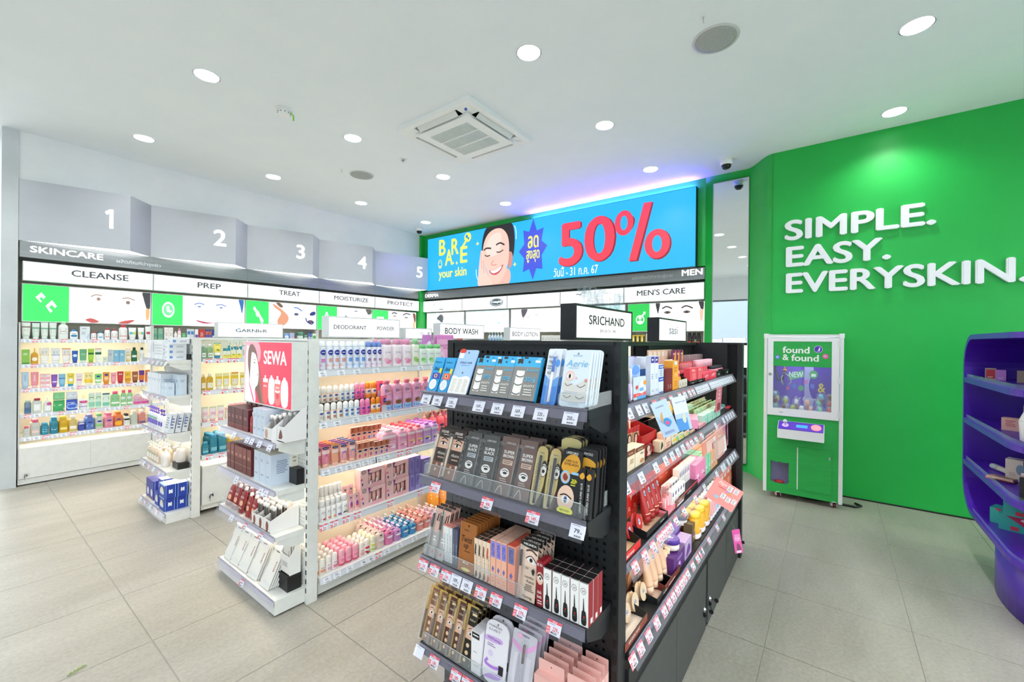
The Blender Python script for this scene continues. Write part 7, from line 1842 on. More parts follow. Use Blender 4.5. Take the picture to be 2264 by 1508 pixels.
row(T(0, 2.28, 0.715), 'deodorant run third shelf', [
    ('tube',1.2665,0,1,.025,.125,.018,'#dd7f92','c#c45a86,.2,.1,.8,.1,.6,.4,.4,.4;e#1c2656,.5,.82,.34,.07;T#ffffff,.5,.82,.03,.4,Vaseline;r#f6d8d4,.1,.5,.9,.7','rose serum tube',dict(R=4,P=.042,cap='#f0b8a4')),
    ('tube',1.31,0,1,.054,.127,.038,'#e58fa0','c#d0629a,.2,.1,.8,.1,.6,.45,.4,.45;r#c84a78,0,.93,1,1;e#1c2656,.5,.82,.34,.07;T#ffffff,.5,.82,.03,.4,Vaseline;r#f6d8d4,.1,.5,.9,.7','pink serum tube',dict(R=4,P=.042,cap='#f2bca6')),
    ('tube',1.3672,0,1,.051,.122,.036,'#eba68c','c#e8b070,.2,.1,.8,.1,.6,.45,.4,.45;r#f09a4a,0,.93,1,1;e#1c2656,.5,.82,.34,.07;T#ffffff,.5,.82,.03,.4,Vaseline;r#f6d8d4,.1,.5,.9,.7','apricot serum tube',dict(R=4,P=.042,cap='#f2bca6')),
    ('tube',1.4231,0,1,.052,.119,.036,'#e9a8a4','c#8a5ac8,.2,.1,.8,.1,.65,.45,.35,.45;r#6a4ab8,0,.93,1,1;e#1c2656,.5,.82,.34,.07;T#ffffff,.5,.82,.03,.4,Vaseline;r#f6d8d4,.1,.5,.9,.7','violet serum tube',dict(R=4,P=.042,cap='#f2bca6')),
    ('tube',1.4778,0,1,.049,.123,.034,'#e9a49a','c#4a9ad8,.2,.1,.8,.1,.65,.45,.35,.45;r#3a8ad0,0,.93,1,1;e#1c2656,.5,.82,.34,.07;T#ffffff,.5,.82,.03,.4,Vaseline;r#f6d8d4,.1,.5,.9,.7','blue serum tube',dict(R=4,P=.042,cap='#f2bca6')),
    ('box',1.5232,.0388,3,.036,.099,.016,'#eac0b2',K24,'copper topped serum carton, lower',dict(R=2,P=.036)),
    ('box',1.6408,.039,3,.037,.088,.016,'#dcb8b4','r#e9b8a8,0,.0,1,.62;r#b86a50,0,.62,1,.98;r#7a3a2c,.3,.7,.5,.95;e#1c2656,.5,.50,.36,.06;e#7a6ac8,.45,.2,.22,.12','mauve topped serum carton, lower',dict(R=2,P=.036)),
    ('riser',1.68,0,1,.36,.09,.07,'#e6d8c2',None,'cream riser under copper cartons',dict(Y=.088)),
    ('box',1.5219,.0395,3,.037,.093,.017,'#eac0b2',K24,'copper topped serum carton, upper',dict(Y=.095,L=.091)),
    ('box',1.6386,.0349,3,.033,.089,.015,'#dcb8b4','r#e9b8a8,0,.0,1,.62;r#b86a50,0,.62,1,.98;r#7a3a2c,.3,.7,.5,.95;e#1c2656,.5,.50,.36,.06;e#5a8ad8,.45,.2,.22,.12','mauve topped serum carton, upper',dict(Y=.095,L=.091)),
    ('bottle',1.7439,0,1,.125,.144,.045,'#efb0c8',K25,'pale pink powder pouch',dict(R=5,P=.05,cap='#f4d8e0',ex=3.2,capw=.5,caph=.1,sh=.12)),
    ('bottle',1.8527,0,1,.077,.137,.045,'#eda8c6',K25,'pink powder pouch',dict(R=5,P=.05,cap='#f2d0dc',ex=3.2,capw=.5,caph=.1,sh=.12)),
    ('bottle',1.9286,.069,2,.065,.137,.045,'#eb9ab4','r#f6e2ea,0,.74,1,.86;t#c04a7a,.5,.62,.06,.5,benice;e#e8d27a,.5,.3,.26,.10;e#e07a9a,.42,.26,.14,.06;e#f6eef0,.62,.2,.12,.05','coral pink powder pouch',dict(R=5,P=.05,cap='#ea6a74',ex=3.2,capw=.5,caph=.1,sh=.12)),
    ('bottle',2.0706,.0759,2,.071,.141,.045,'#c9a4dc','r#f6e2ea,0,.74,1,.86;t#c04a7a,.5,.62,.06,.5,benice;e#e8d27a,.5,.3,.26,.10;e#5a4ab0,.42,.26,.14,.06;e#f6eef0,.62,.2,.12,.05','lilac powder pouch',dict(R=5,P=.05,cap='#c87fd8',ex=3.2,capw=.5,caph=.1,sh=.12)),
    ('pump',2.1794,.0805,4,.076,.2,.057,'#dd5f74','e#1c2656,.5,.55,.25,.08;l#f6d0d8,.25,.2,.75,.4,3','red body lotion pump bottle',dict(Y=.16,cap='#c9a090')),
    ('pump',2.3551,.083,3,.078,.22,.059,'#b8486a','e#1c2656,.5,.55,.25,.08','plum body lotion pump bottle behind',dict(Y=.25,cap='#3a3a9a')),
])
row(T(0, 2.28, 0.41), 'deodorant run fourth shelf', [
    ('bottle',1.2596,0,1,.023,.114,.042,'#f0eeec','e#6f6f72,.5,.68,.20,.06;e#e9e9ea,.5,.68,.13,.04;l#b08a92,.2,.48,.8,.56,2;e#c8344a,.3,.12,.2,.08','white lotion bottle with red flower',dict(cap='#f6f4f2',capw=.86,caph=.34,sh=.04)),
    ('bottle',1.2926,0,1,.037,.116,.042,'#f0eeec','e#6f6f72,.5,.68,.20,.06;e#e9e9ea,.5,.68,.13,.04;l#b08a92,.2,.48,.8,.56,2;e#d0405a,.65,.12,.2,.08;k#2a3a2a,.02,.2,.05,.3,.25','white lotion bottle with crimson flower',dict(cap='#f6f4f2',capw=.86,caph=.34,sh=.04)),
    ('bottle',1.3278,0,1,.028,.116,.042,'#f0eeec','e#6f6f72,.5,.68,.20,.06;e#e9e9ea,.5,.68,.13,.04;l#b08a92,.2,.48,.8,.56,2;e#e8824a,.6,.14,.25,.09','white lotion bottle with orange flower',dict(cap='#f6f4f2',capw=.86,caph=.34,sh=.04)),
    ('bottle',1.3594,0,1,.03,.115,.042,'#f0eeec','e#6f6f72,.5,.68,.20,.06;e#e9e9ea,.5,.68,.13,.04;l#b08a92,.2,.48,.8,.56,2;e#ea9a6a,.6,.14,.25,.09','white lotion bottle with peach flower',dict(cap='#f6f4f2',capw=.86,caph=.34,sh=.04)),
    ('bottle',1.3928,0,1,.032,.115,.042,'#f0eeec','e#6f6f72,.5,.68,.20,.06;e#e9e9ea,.5,.68,.13,.04;l#b08a92,.2,.48,.8,.56,2;e#8a5aa8,.5,.14,.25,.09','white lotion bottle with violet flower',dict(cap='#f6f4f2',capw=.86,caph=.34,sh=.04)),
    ('bottle',1.431,0,1,.037,.116,.042,'#f0eeec','e#6f6f72,.5,.68,.20,.06;e#e9e9ea,.5,.68,.13,.04;l#b08a92,.2,.48,.8,.56,2;k#2a3a2a,.03,.2,.05,.5,.3,.7,.1;e#3a4a3a,.4,.16,.2,.05','white lotion bottle with dark leaf',dict(cap='#f6f4f2',capw=.86,caph=.34,sh=.04)),
    ('bottle',1.2919,.0283,6,.027,.178,.042,'#f0eeec','e#6f6f72,.5,.68,.20,.06;e#e9e9ea,.5,.68,.13,.04;l#b08a92,.2,.48,.8,.56,2;','white lotion bottle, back row',dict(Y=.075,cap='#f6f4f2',capw=.86,caph=.34,sh=.04)),
    ('tube',1.4703,.0393,2,.037,.103,.026,'#efb9bc',K26,'pink hand cream tube, front',dict(cap='#f2c4c4')),
    ('tube',1.4613,.0372,2,.035,.148,.024,'#efb9bc',K26,'pink hand cream tube, behind',dict(Y=.07,cap='#f2c4c4')),
    ('winbox',1.6222,0,1,.175,.115,.06,'#efc0c0',K27,'pink gift carton, lower left'),
    ('winbox',1.812,0,1,.18,.115,.06,'#efc0c0',K27,'pink gift carton, lower right'),
    ('winbox',1.6169,0,1,.177,.115,.06,'#efc0c0',K27,'pink gift carton, upper left',dict(L=.117)),
    ('winbox',1.8072,0,1,.18,.115,.06,'#efc0c0',K27,'pink gift carton, upper right',dict(L=.117)),
    ('box',1.9306,0,1,.044,.115,.06,'#8f80c4',K28,'purple carton, lower left'),
    ('box',1.9815,0,1,.049,.115,.06,'#8a7cc0',K28,'purple carton, lower right'),
    ('box',1.9266,0,1,.046,.115,.06,'#8f80c4',K28,'purple carton, upper left',dict(L=.117)),
    ('box',1.9782,0,1,.049,.115,.06,'#8a7cc0',K28,'purple carton, upper right',dict(L=.117)),
    ('box',2.056,0,1,.084,.2,.06,'#8678b8',K28,'purple bath carton at the end'),
])
row(T(0, 2.28, 0.11), 'deodorant run base shelf', [
    ('roll',1.2928,0,1,.038,.086,.028,'#efe6dc','i#3a2a2c,.5,.78,.12,.5,Enza;r#ee9a7a,.15,.2,.85,.55','white roll-on with orange print',dict(R=5,P=.044,cap='#f6f2ea')),
    ('roll',1.3317,0,1,.035,.091,.026,'#efe8e4','i#3a2a2c,.5,.78,.12,.5,Enza;r#d8a0b8,.3,.15,.8,.5','white roll-on with mauve print',dict(R=5,P=.044,cap='#f6f2ec')),
    ('roll',1.3698,0,1,.036,.095,.027,'#efdfe2','i#3a2a2c,.5,.78,.12,.5,Enza;r#e07f9a,.2,.15,.85,.5','white roll-on with rose print',dict(R=5,P=.044,cap='#f6f0ec')),
    ('roll',1.2559,0,1,.031,.084,.023,'#efe6dc','r#e88a3a,.3,.2,.9,.6','white roll-on beside the upright',dict(R=5,P=.044,cap='#f6f2ea')),
    ('roll',1.4148,.0448,3,.042,.094,.032,'#ee96ae','i#8a3a5a,.5,.7,.10,.6,Eversense;r#d0506e,0,0,1,.22;e#f6b8c8,.4,.3,.2,.08','pink roll-on',dict(R=5,P=.044,cap='#f6b0c2')),
    ('roll',1.5456,0,1,.033,.092,.025,'#efdcd6','i#3a2a2c,.5,.78,.12,.5,Enza;r#e0a0a8,.2,.15,.8,.45;l#b0806a,.2,.5,.8,.6,1','white roll-on with blush foot',dict(R=4,P=.044,cap='#f6f0e8')),
    ('roll',1.5855,0,1,.039,.095,.03,'#efe6e2','e#d8384a,.5,.8,.4,.16;e#b0202e,.35,.3,.25,.12;e#c83440,.65,.2,.25,.12;e#8a1a26,.5,.1,.2,.08','white roll-on with red berries',dict(R=4,P=.044,cap='#f4ece6')),
    ('roll',1.6292,0,1,.041,.101,.03,'#e9e8c8','r#e8d83a,.15,.68,.85,.85;e#a8c45a,.4,.25,.3,.12;l#8a9a5a,.2,.45,.8,.6,2','pale roll-on with lime print',dict(R=4,P=.044,cap='#f2f0d6')),
    ('pump',1.6859,0,1,.063,.139,.047,'#efdcd8:u',K29,'clear white soap bottle',dict(R=5,P=.055,cap='#f0d4d0')),
    ('pump',1.7536,0,1,.064,.122,.048,'#ef8fc4:u',K29,'pink soap bottle',dict(R=5,P=.055,cap='#efc4d8')),
    ('pump',1.8209,0,1,.061,.104,.046,'#d8a0dc:u',K29,'lilac soap bottle',dict(R=5,P=.055,cap='#e4c6e6')),
    ('pump',1.886,.0645,2,.061,.098,.046,'#3f9fd8:u',K29,'sky blue soap bottle',dict(R=5,P=.055,cap='#d6e2ee')),
    ('pump',2.0154,.0666,2,.063,.108,.047,'#efa49a:u',K29,'peach soap bottle',dict(R=5,P=.055,cap='#efc8c2')),
    ('pump',2.1537,0,1,.069,.094,.052,'#e8a8cc:u',K29,'rose soap bottle',dict(R=4,P=.055,cap='#efd0dc')),
    ('pump',2.2245,0,1,.064,.086,.048,'#d8c8d8:u',K29,'clear lilac soap bottle',dict(R=4,P=.055,cap='#e6dce8')),
    ('pouch',2.3261,0,1,.105,.27,.05,'#f0a02e',K30,'orange bath refill pouch, first',dict(Y=.22)),
    ('pouch',2.4577,0,1,.122,.26,.05,'#f09a26',K30,'orange bath refill pouch, second',dict(Y=.22)),
])
tag_row(T(0, 2.28, 1.275), 'deodorant run top rail', [(1.2608,'135',0),(1.3743,'135',0),(1.4767,'135',0),(1.6104,'135',0),(1.8241,'165',0),(1.9676,'165',0),(2.083,'165',0)], -0.0125, -0.037, 0.24)
tag_row(T(0, 2.28, 0.985), 'deodorant run second rail', [(1.2689,'109',0),(1.354,'109',0),(1.4724,'109',0),(1.5683,'109',0),(1.639,'109',0),(1.7021,'109',0),(1.9651,'99',0)], -0.0125, -0.037, 0.24)
tag_row(T(0, 2.28, 0.715), 'deodorant run third rail', [(1.288,'125',0),(1.365,'125',0),(1.4311,'125',0),(1.4851,'125',0),(1.5424,'115',0),(1.5975,'115',0),(1.6375,'115',0),(1.6938,'115',0),(1.8028,'95',1),(1.873,'95',1)], -0.0125, -0.037, 0.24)
tag_row(T(0, 2.28, 0.41), 'deodorant run fourth rail', [(1.2768,'93',1),(1.3421,'93',1),(1.4158,'93',1),(1.4906,'145',1),(1.729,'159',1),(1.978,'159',1)], -0.0125, -0.037, 0.24)
tag_row(T(0, 2.28, 0.11), 'deodorant run base rail', [(1.2996,'77',0),(1.361,'77',0),(1.4426,'77',0),(1.5379,'90',0),(1.5888,'82',0),(1.6435,'95',1),(1.703,'119',0),(1.8032,'119',0),(1.9296,'119',0),(2.0528,'119',0)], -0.0125, -0.037, 0.24)
tag_row(Matrix.Translation((1.0735, 0, 1.2577)) @ Matrix.Rotation(FACE_LEFT, 4, "Z"), 'black end top rail', [(-1.1905,'199',0),(-1.1317,'199',0),(-1.0598,'150',0),(-.9332,'169',0),(-.8542,'169',0),(-.7727,'169',0),(-.6904,'320',0),(-.5906,'250',0)], -0.022, -0.042, 0.45)
row(Matrix.Translation((1.0735, 0, 1.2577)) @ Matrix.Rotation(FACE_LEFT, 4, "Z"), 'black end top shelf', [
    ('card',-1.1925,0,1,.051,.133,.004,'#2f9fdc','r#37a6e0,0,.74,1,1;i#163a5a,.5,.66,.10,.6,Blink;r#e4dc3a,.75,.50,1,.68;t#163a5a,.45,.86,.05,.6,Bohktoh;r#4a4aa8,.2,.36,.95,.54;e#f0c8b8,.55,.45,.16,.06;e#2a2024,.55,.45,.07,.04;e#f2f3f4,.5,.2,.36,.15;l#d4d8dc,.25,.1,.75,.3,8','blue eyelid tape card with violet patch',dict(R=2,P=.011,Y=.011,T=.38)),
    ('card',-1.1368,0,1,.049,.133,.004,'#2f9fdc','r#37a6e0,0,.74,1,1;i#163a5a,.5,.66,.10,.6,Blink;r#e4dc3a,.75,.50,1,.68;t#163a5a,.45,.86,.05,.6,Bohktoh;r#ea6a4a,.2,.36,.95,.54;e#f0c8b8,.55,.45,.16,.06;e#2a2024,.55,.45,.07,.04;e#f2f3f4,.5,.2,.36,.15;l#d4d8dc,.25,.1,.75,.3,8','blue eyelid tape card with orange patch',dict(R=2,P=.011,Y=.011,T=.38)),
    ('card',-1.0642,0,1,.091,.169,.004,'#a9cbf2','T#4a6a9a,.52,.70,.045,.62,EYELID TAPE;l#8ab0e0,.25,.62,.75,.66,1;e#e0402c,.18,.97,.17,.055;r#f2f2f4,.06,.80,.30,.92;c#f3f1ee,.0,.0,1,.0,1,.33,.75,.40,.4,.36,.0,.38;l#d2cac0,.08,.04,.34,.33,12;l#d2cac0,.38,.04,.64,.33,12;l#d2cac0,.68,.04,.94,.33,12;e#3a4a5a,.5,.47,.03,.02','pale blue eyelid tape card with red sticker',dict(Y=.0128,T=.42)),
    ('box',-.9604,0,1,.085,.133,.015,'#3fb0e4',K31,'grey false lash carton with blue top, first',dict(Y=.0128,T=.36)),
    ('box',-.8767,0,1,.08,.133,.015,'#3fb0e4',K31,'grey false lash carton with blue top, second',dict(Y=.0128,T=.36)),
    ('box',-.7841,0,1,.1,.137,.015,'#3fb0e4',K31,'grey false lash carton with blue top, third',dict(Y=.011,T=.36)),
    ('box',-.9548,.0836,3,.079,.142,.015,'#3fb0e4',K31,'grey false lash carton in the second rank',dict(Y=.0366,T=.36)),
    ('pencard',-.6868,0,1,.05,.174,.001,'#e8eef8','r#4a8fe0,0,.0,1,.34;c#6aa8ea,.0,.34,1,.34,1,.5,.5,.42,.0,.52;t#5a6a7a,.42,.85,.05,.6,Bohktoh;i#3a3f4a,.35,.76,.07,.4,High;l#6a7a8a,.1,.62,.5,.70,2;e#5aa8ec,.8,.74,.16,.07;t#5a6a7a,.35,.56,.05,.4,ขนตา','clear card of blue lash glue',dict(R=2,P=.0275,Y=.0183,T=.28,px=.12,pen='#f2f4f8',tip='#3a78d8')),
    ('card',-.5993,0,1,.086,.169,.009,'#dfeaf4','t#8fb8d8,.5,.90,.03,.34,Bohktoh;i#7fbce4,.5,.76,.12,.84,Aerie;l#a9cbe4,.15,.66,.6,.69,1;e#f0cfc4,.30,.54,.17,.09;e#f4f4f4,.29,.53,.11,.045;e#3a2a26,.29,.53,.045,.04;c#d9d6d2,.12,.28,.95,.28,.95,.47,.7,.42,.52,.38,.3,.42,.12,.47;k#2a2426,.010,.14,.40,.25,.36,.42,.40;k#2a2426,.010,.6,.38,.75,.345,.92,.40;c#d9d6d2,.12,.10,.95,.10,.95,.26,.7,.26,.5,.22,.3,.26,.12,.24;k#2a2426,.010,.14,.19,.27,.15,.44,.19;k#2a2426,.010,.6,.19,.75,.15,.92,.19;e#eaa89a,.55,.50,.03,.02;e#e08a7a,.92,.47,.05,.03;l#c8dcec,.35,.04,.9,.08,1','pale blue false lash card',dict(R=5,P=.0174,Y=.0092,T=.26,r=.01)),
])
tag_row(Matrix.Translation((1.0735, 0, 0.946)) @ Matrix.Rotation(FACE_LEFT, 4, "Z"), 'black end second rail', [(-1.1384,'139',1,'40%'),(-.8947,'99',1,'23%'),(-.7149,'149',1,'21%'),(-.5642,'79',0)], -0.022, -0.042, 0.45)
row(Matrix.Translation((1.0735, 0, 0.946)) @ Matrix.Rotation(FACE_LEFT, 4, "Z"), 'black end second shelf', [
    ('pencard',-1.1734,0,1,.064,.179,.001,'#3a2d28',K32,'brown eyeliner card with an eye, first',dict(R=3,P=.0247,Y=.0147,T=.34,px=-.4,pen='#e4cbae',tip='#e9d8c0')),
    ('pencard',-1.1015,0,1,.063,.179,.001,'#3a2d28',K32,'brown eyeliner card with an eye, second',dict(R=3,P=.0247,Y=.0147,T=.34,px=-.4,pen='#e4cbae',tip='#e9d8c0')),
    ('pencard',-1.0222,0,1,.068,.183,.001,'#5c5a5a',K33,'grey super black pencil card, first',dict(R=3,P=.0247,Y=.0128,T=.34,px=-.36)),
    ('pencard',-.9448,0,1,.072,.183,.001,'#5c5a5a',K33,'grey super black pencil card, second',dict(R=3,P=.0247,Y=.0128,T=.34,px=-.36)),
    ('pencard',-.8642,0,1,.073,.188,.001,'#7c6660',K34,'taupe super brown pencil card, first',dict(R=3,P=.0247,Y=.0128,T=.34,px=-.38)),
    ('pencard',-.787,0,1,.068,.188,.001,'#7c6660',K34,'taupe super brown pencil card, second',dict(R=3,P=.0247,Y=.0128,T=.34,px=-.38)),
    ('pencard',-.725,0,1,.042,.179,.001,'#3a3428',K35,'gold eyeliner pen card, first',dict(R=2,P=.0275,Y=.011,T=.3,px=.02)),
    ('pencard',-.6783,0,1,.04,.179,.001,'#5a2c30',K35,'gold and maroon eyeliner pen card',dict(R=2,P=.0275,Y=.011,T=.3,px=.1)),
    ('card',-.6168,0,1,.067,.183,.005,'#17171a','c#e0a22e,.0,.72,.3,.90,.75,.92,.95,.78,.8,.66,.3,.62;T#5a3a10,.5,.82,.035,.6,SUPER GLUE;T#5a3a10,.5,.77,.04,.7,EYELASH;e#8cc8ee,.28,.56,.24,.105;e#e8b49a,.28,.56,.18,.08;c#8a3a2a,.15,.55,.25,.62,.42,.56,.3,.5;r#9ac8f0,.58,.62,.92,.66;T#e8e23a,.75,.53,.05,.3,20k;l#d8d63a,.58,.44,.9,.51,2;e#eac6b0,.42,.24,.42,.20;e#f2f0ee,.42,.22,.20,.06;e#6a78a8,.42,.22,.09,.055;e#141418,.42,.22,.04,.03;k#141418,.02,.14,.27,.4,.30,.72,.25;c#e6e03a,.1,.02,.8,.02,.75,.10,.2,.10;i#3a3a3a,.45,.06,.04,.5,Never bother;t#f2f2f2,.5,.95,.04,.6,LIFEFORD','black lash glue card with a large blue eye',dict(R=2,P=.022,Y=.0092,T=.24,r=.008)),
    ('box',-.5703,0,1,.018,.137,.015,'#17171a',K36,'tall black lash glue carton, first',dict(R=2,P=.0275,Y=.0092,T=.14)),
    ('box',-.5497,0,1,.018,.137,.015,'#17171a',K36,'tall black lash glue carton, second',dict(R=2,P=.0275,Y=.0092,T=.14)),
    ('card',-.5725,0,1,.0568,.1878,.0073,'#1b1b1d','c#e0a22e,.0,.72,.3,.86,.95,.80,.8,.66;e#dcdcd8,.5,.42,.34,.12;k#2a2a2e,.012,.3,.42,.5,.45,.7,.42;t#dcdcdc,.5,.92,.04,.6,LIFEFORD;e#dcdcd8,.5,.16,.3,.08','black lash glue hang card at the rear',dict(R=4,P=.0202,Y=.0412,T=.12)),
    ('card',-.6412,0,1,.0687,.2061,.0073,'#2a2522','c#d8c88a,.0,.5,.5,.62,1,.55,1,.95,.0,.95;l#8a7a4a,.2,.6,.8,.8,3','gold topped lash card at the rear',dict(R=3,P=.0202,Y=.0641,T=.12)),
])
tag_row(Matrix.Translation((1.0735, 0, 0.647)) @ Matrix.Rotation(FACE_LEFT, 4, "Z"), 'black end third rail', [(-1.1991,'129',1,'20%'),(-1.1397,'129',1,'20%'),(-1.0806,'159',1,'31%'),(-1.0315,'109',0),(-.9799,'109',0),(-.9179,'159',1,'31%'),(-.8533,'199',1,'20%'),(-.7577,'179',1,'28%'),(-.637,'229',1,'61%')], -0.022, -0.042, 0.45)
row(Matrix.Translation((1.0735, 0, 0.647)) @ Matrix.Rotation(FACE_LEFT, 4, "Z"), 'black end third shelf', [
    ('pencard',-1.1853,0,1,.037,.179,.001,'#d8cfca',K37,'grey and pink brow pencil card, first',dict(R=3,P=.0238,Y=.011,T=.26,px=-.42,pen='#9a9a9c',tip='#2a2220')),
    ('pencard',-1.1425,0,1,.037,.179,.001,'#d8cfca',K37,'grey and pink brow pencil card, second',dict(R=3,P=.0238,Y=.011,T=.26,px=-.42,pen='#9a9a9c',tip='#2a2220')),
    ('box',-1.1224,.0154,3,.014,.128,.022,'#e4e6e8','V#8a9098,.5,.55,.5,.3,MELINDA;l#a9b0b8,.2,.05,.8,.2,3','slim white brow carton',dict(R=4,P=.0238,Y=.0202,top='#e88a7a')),
    ('box',-1.0766,.0121,2,.011,.128,.02,'#5a5f78','V#c0c4d4,.5,.4,.4,.4,brow','slate brow carton',dict(Y=.0202)),
    ('card',-1.0087,0,1,.073,.165,.011,'#a4632e','i#1e120c,.45,.66,.13,.66,Twist;i#1e120c,.42,.50,.11,.3,up;l#3a2414,.3,.40,.7,.43,1;t#3a2414,.4,.84,.03,.3,MELINDA;r#f0e0d0,.30,.17,.42,.20;l#f0d8c0,.45,.16,.7,.2,2;c#e8d87a,.2,.05,.5,.02,.8,.06,.5,.09;r#b8743a,.0,.0,.06,1','brown twist up brow card',dict(R=8,P=.0174,Y=.0092,T=.1,r=.006)),
    ('box',-.958,0,1,.016,.133,.022,'#efd6be','r#efd6be,0,.0,1,1;V#2a2422,.62,.42,.5,.26,QUARTET;c#3a3432,.15,.0,.6,.02,.9,.1,.5,.2;c#3a3432,.1,.62,.4,.58,.6,.8,.3,.86','cream quartet carton with smoky swatch',dict(R=5,P=.0238,Y=.0092,top='#4a403a')),
    ('box',-.9405,0,1,.016,.133,.022,'#efd6be','r#efd6be,0,.0,1,1;V#2a2422,.62,.42,.5,.26,QUARTET;c#4a423e,.15,.0,.6,.02,.9,.1,.5,.2;c#4a423e,.1,.62,.4,.58,.6,.8,.3,.86','cream quartet carton with charcoal swatch',dict(R=5,P=.0238,Y=.0092,top='#4a403a')),
    ('box',-.9231,0,1,.016,.133,.022,'#efd6be','r#efd6be,0,.0,1,1;V#2a2422,.62,.42,.5,.26,QUARTET;c#7a5a48,.15,.0,.6,.02,.9,.1,.5,.2;c#7a5a48,.1,.62,.4,.58,.6,.8,.3,.86','cream quartet carton with brown swatch',dict(R=5,P=.0238,Y=.0092,top='#4a403a')),
    ('box',-.9054,0,1,.016,.133,.022,'#efd6be','r#efd6be,0,.0,1,1;V#2a2422,.62,.42,.5,.26,QUARTET;c#c8503a,.15,.0,.6,.02,.9,.1,.5,.2;c#c8503a,.1,.62,.4,.58,.6,.8,.3,.86','cream quartet carton with red swatch',dict(R=5,P=.0238,Y=.0092,top='#d8503a')),
    ('box',-.8826,.0225,3,.021,.151,.026,'#f0b49a','r#f0b49a,0,0,1,1;r#8f88d8,.08,.62,.92,.97;V#3a3aa8,.5,.79,.26,.5,GLITTER;p#6a6ab0,.5,.44,.75,.38,.5,.30,.25,.36;l#d88a70,.2,.08,.8,.2,2','peach glitter carton with lilac head',dict(R=5,P=.0275,Y=.0073,top='#f2c4ae')),
    ('box',-.8082,0,1,.029,.151,.026,'#e89a84','r#e89a84,0,0,1,1;r#7a7a9c,.08,.62,.92,.97;V#3a3aa8,.5,.79,.26,.5,GLITTER;p#6a6ab0,.5,.44,.75,.38,.5,.30,.25,.36;l#d88a70,.2,.08,.8,.2,2','coral glitter carton with slate head',dict(R=4,P=.0275,Y=.0073,top='#e8604a')),
    ('pencard',-.7549,0,1,.068,.174,.001,'#d8c2b0','r#d8c2b0,0,0,1,.9;r#f0d2c0,.2,.58,1,.86;k#4a2e26,.03,.35,.83,.65,.86,.95,.80;c#f4eee8,.4,.69,.65,.75,.95,.66,.7,.63;e#2a1c1a,.65,.69,.09,.035;k#2a1c1a,.016,.36,.70,.65,.76,.98,.66;c#1c1a1a,.0,.92,1,.88,1,1,.0,1;T#eceae6,.55,.945,.035,.7,MELINDA;l#8a7a70,.35,.52,.6,.56,2;c#2a2224,.72,.52,.82,.56,.9,.52,.82,.45;t#6a4a40,.62,.40,.04,.5,ดินสอเขียน;t#3a2a26,.7,.33,.05,.4,คิ้วสวย;l#6a5a52,.4,.16,.95,.28,4;t#2a2422,.6,.06,.045,.5,Fixing','beige brow pencil card with an eye',dict(R=5,P=.0238,Y=.0092,T=.13,px=-.33,pen='#c8a090',tip='#2a2222')),
    ('card',-.7027,0,1,.024,.137,.046,'#8f1a24','e#e8bca8,.55,.62,.5,.14;c#f2ece8,.3,.62,.6,.68,.9,.6,.6,.57;e#1a1214,.6,.62,.12,.035;k#1a1214,.03,.2,.66,.6,.71,1,.62;t#f2e8e4,.5,.92,.06,.8,BE IN;T#f6eeea,.5,.32,.07,.6,กันน้ำ;T#f6eeea,.5,.22,.07,.7,กันเหงื่อ;l#f2dcd8,.15,.05,.9,.15,2','crimson header card with an eye',dict(Y=.0092,hole=False)),
    ('box',-.6745,.0301,5,.028,.124,.029,'#f1f0ef','r#f2f1f0,.07,.02,.93,.98;e#3a3638,.45,.80,.30,.075;e#f2f1f0,.45,.80,.26,.065;t#2a2628,.45,.80,.06,.3,24;p#141416,.46,.64,.52,.64,.60,.34,.42,.34;c#141416,.28,.06,.80,.06,.76,.32,.60,.36,.42,.36,.30,.32;e#c8242e,.55,.22,.08,.025;l#6a6a6c,.35,.15,.7,.18,1','white liquid liner carton',dict(R=3,P=.0311,Y=.0092,top='#1a1718',side='r#8f1f28,0,0,1,1;r#e8e4e2,.5,.04,.9,.16')),
])
tag_row(Matrix.Translation((1.0735, 0, 0.319)) @ Matrix.Rotation(FACE_LEFT, 4, "Z"), 'black end fourth rail', [(-1.216,'',0),(-1.1369,'189',1,'24%'),(-1.0273,'189',1,'24%'),(-.9759,'199',1,'24%')], -0.022, -0.042, 0.45)
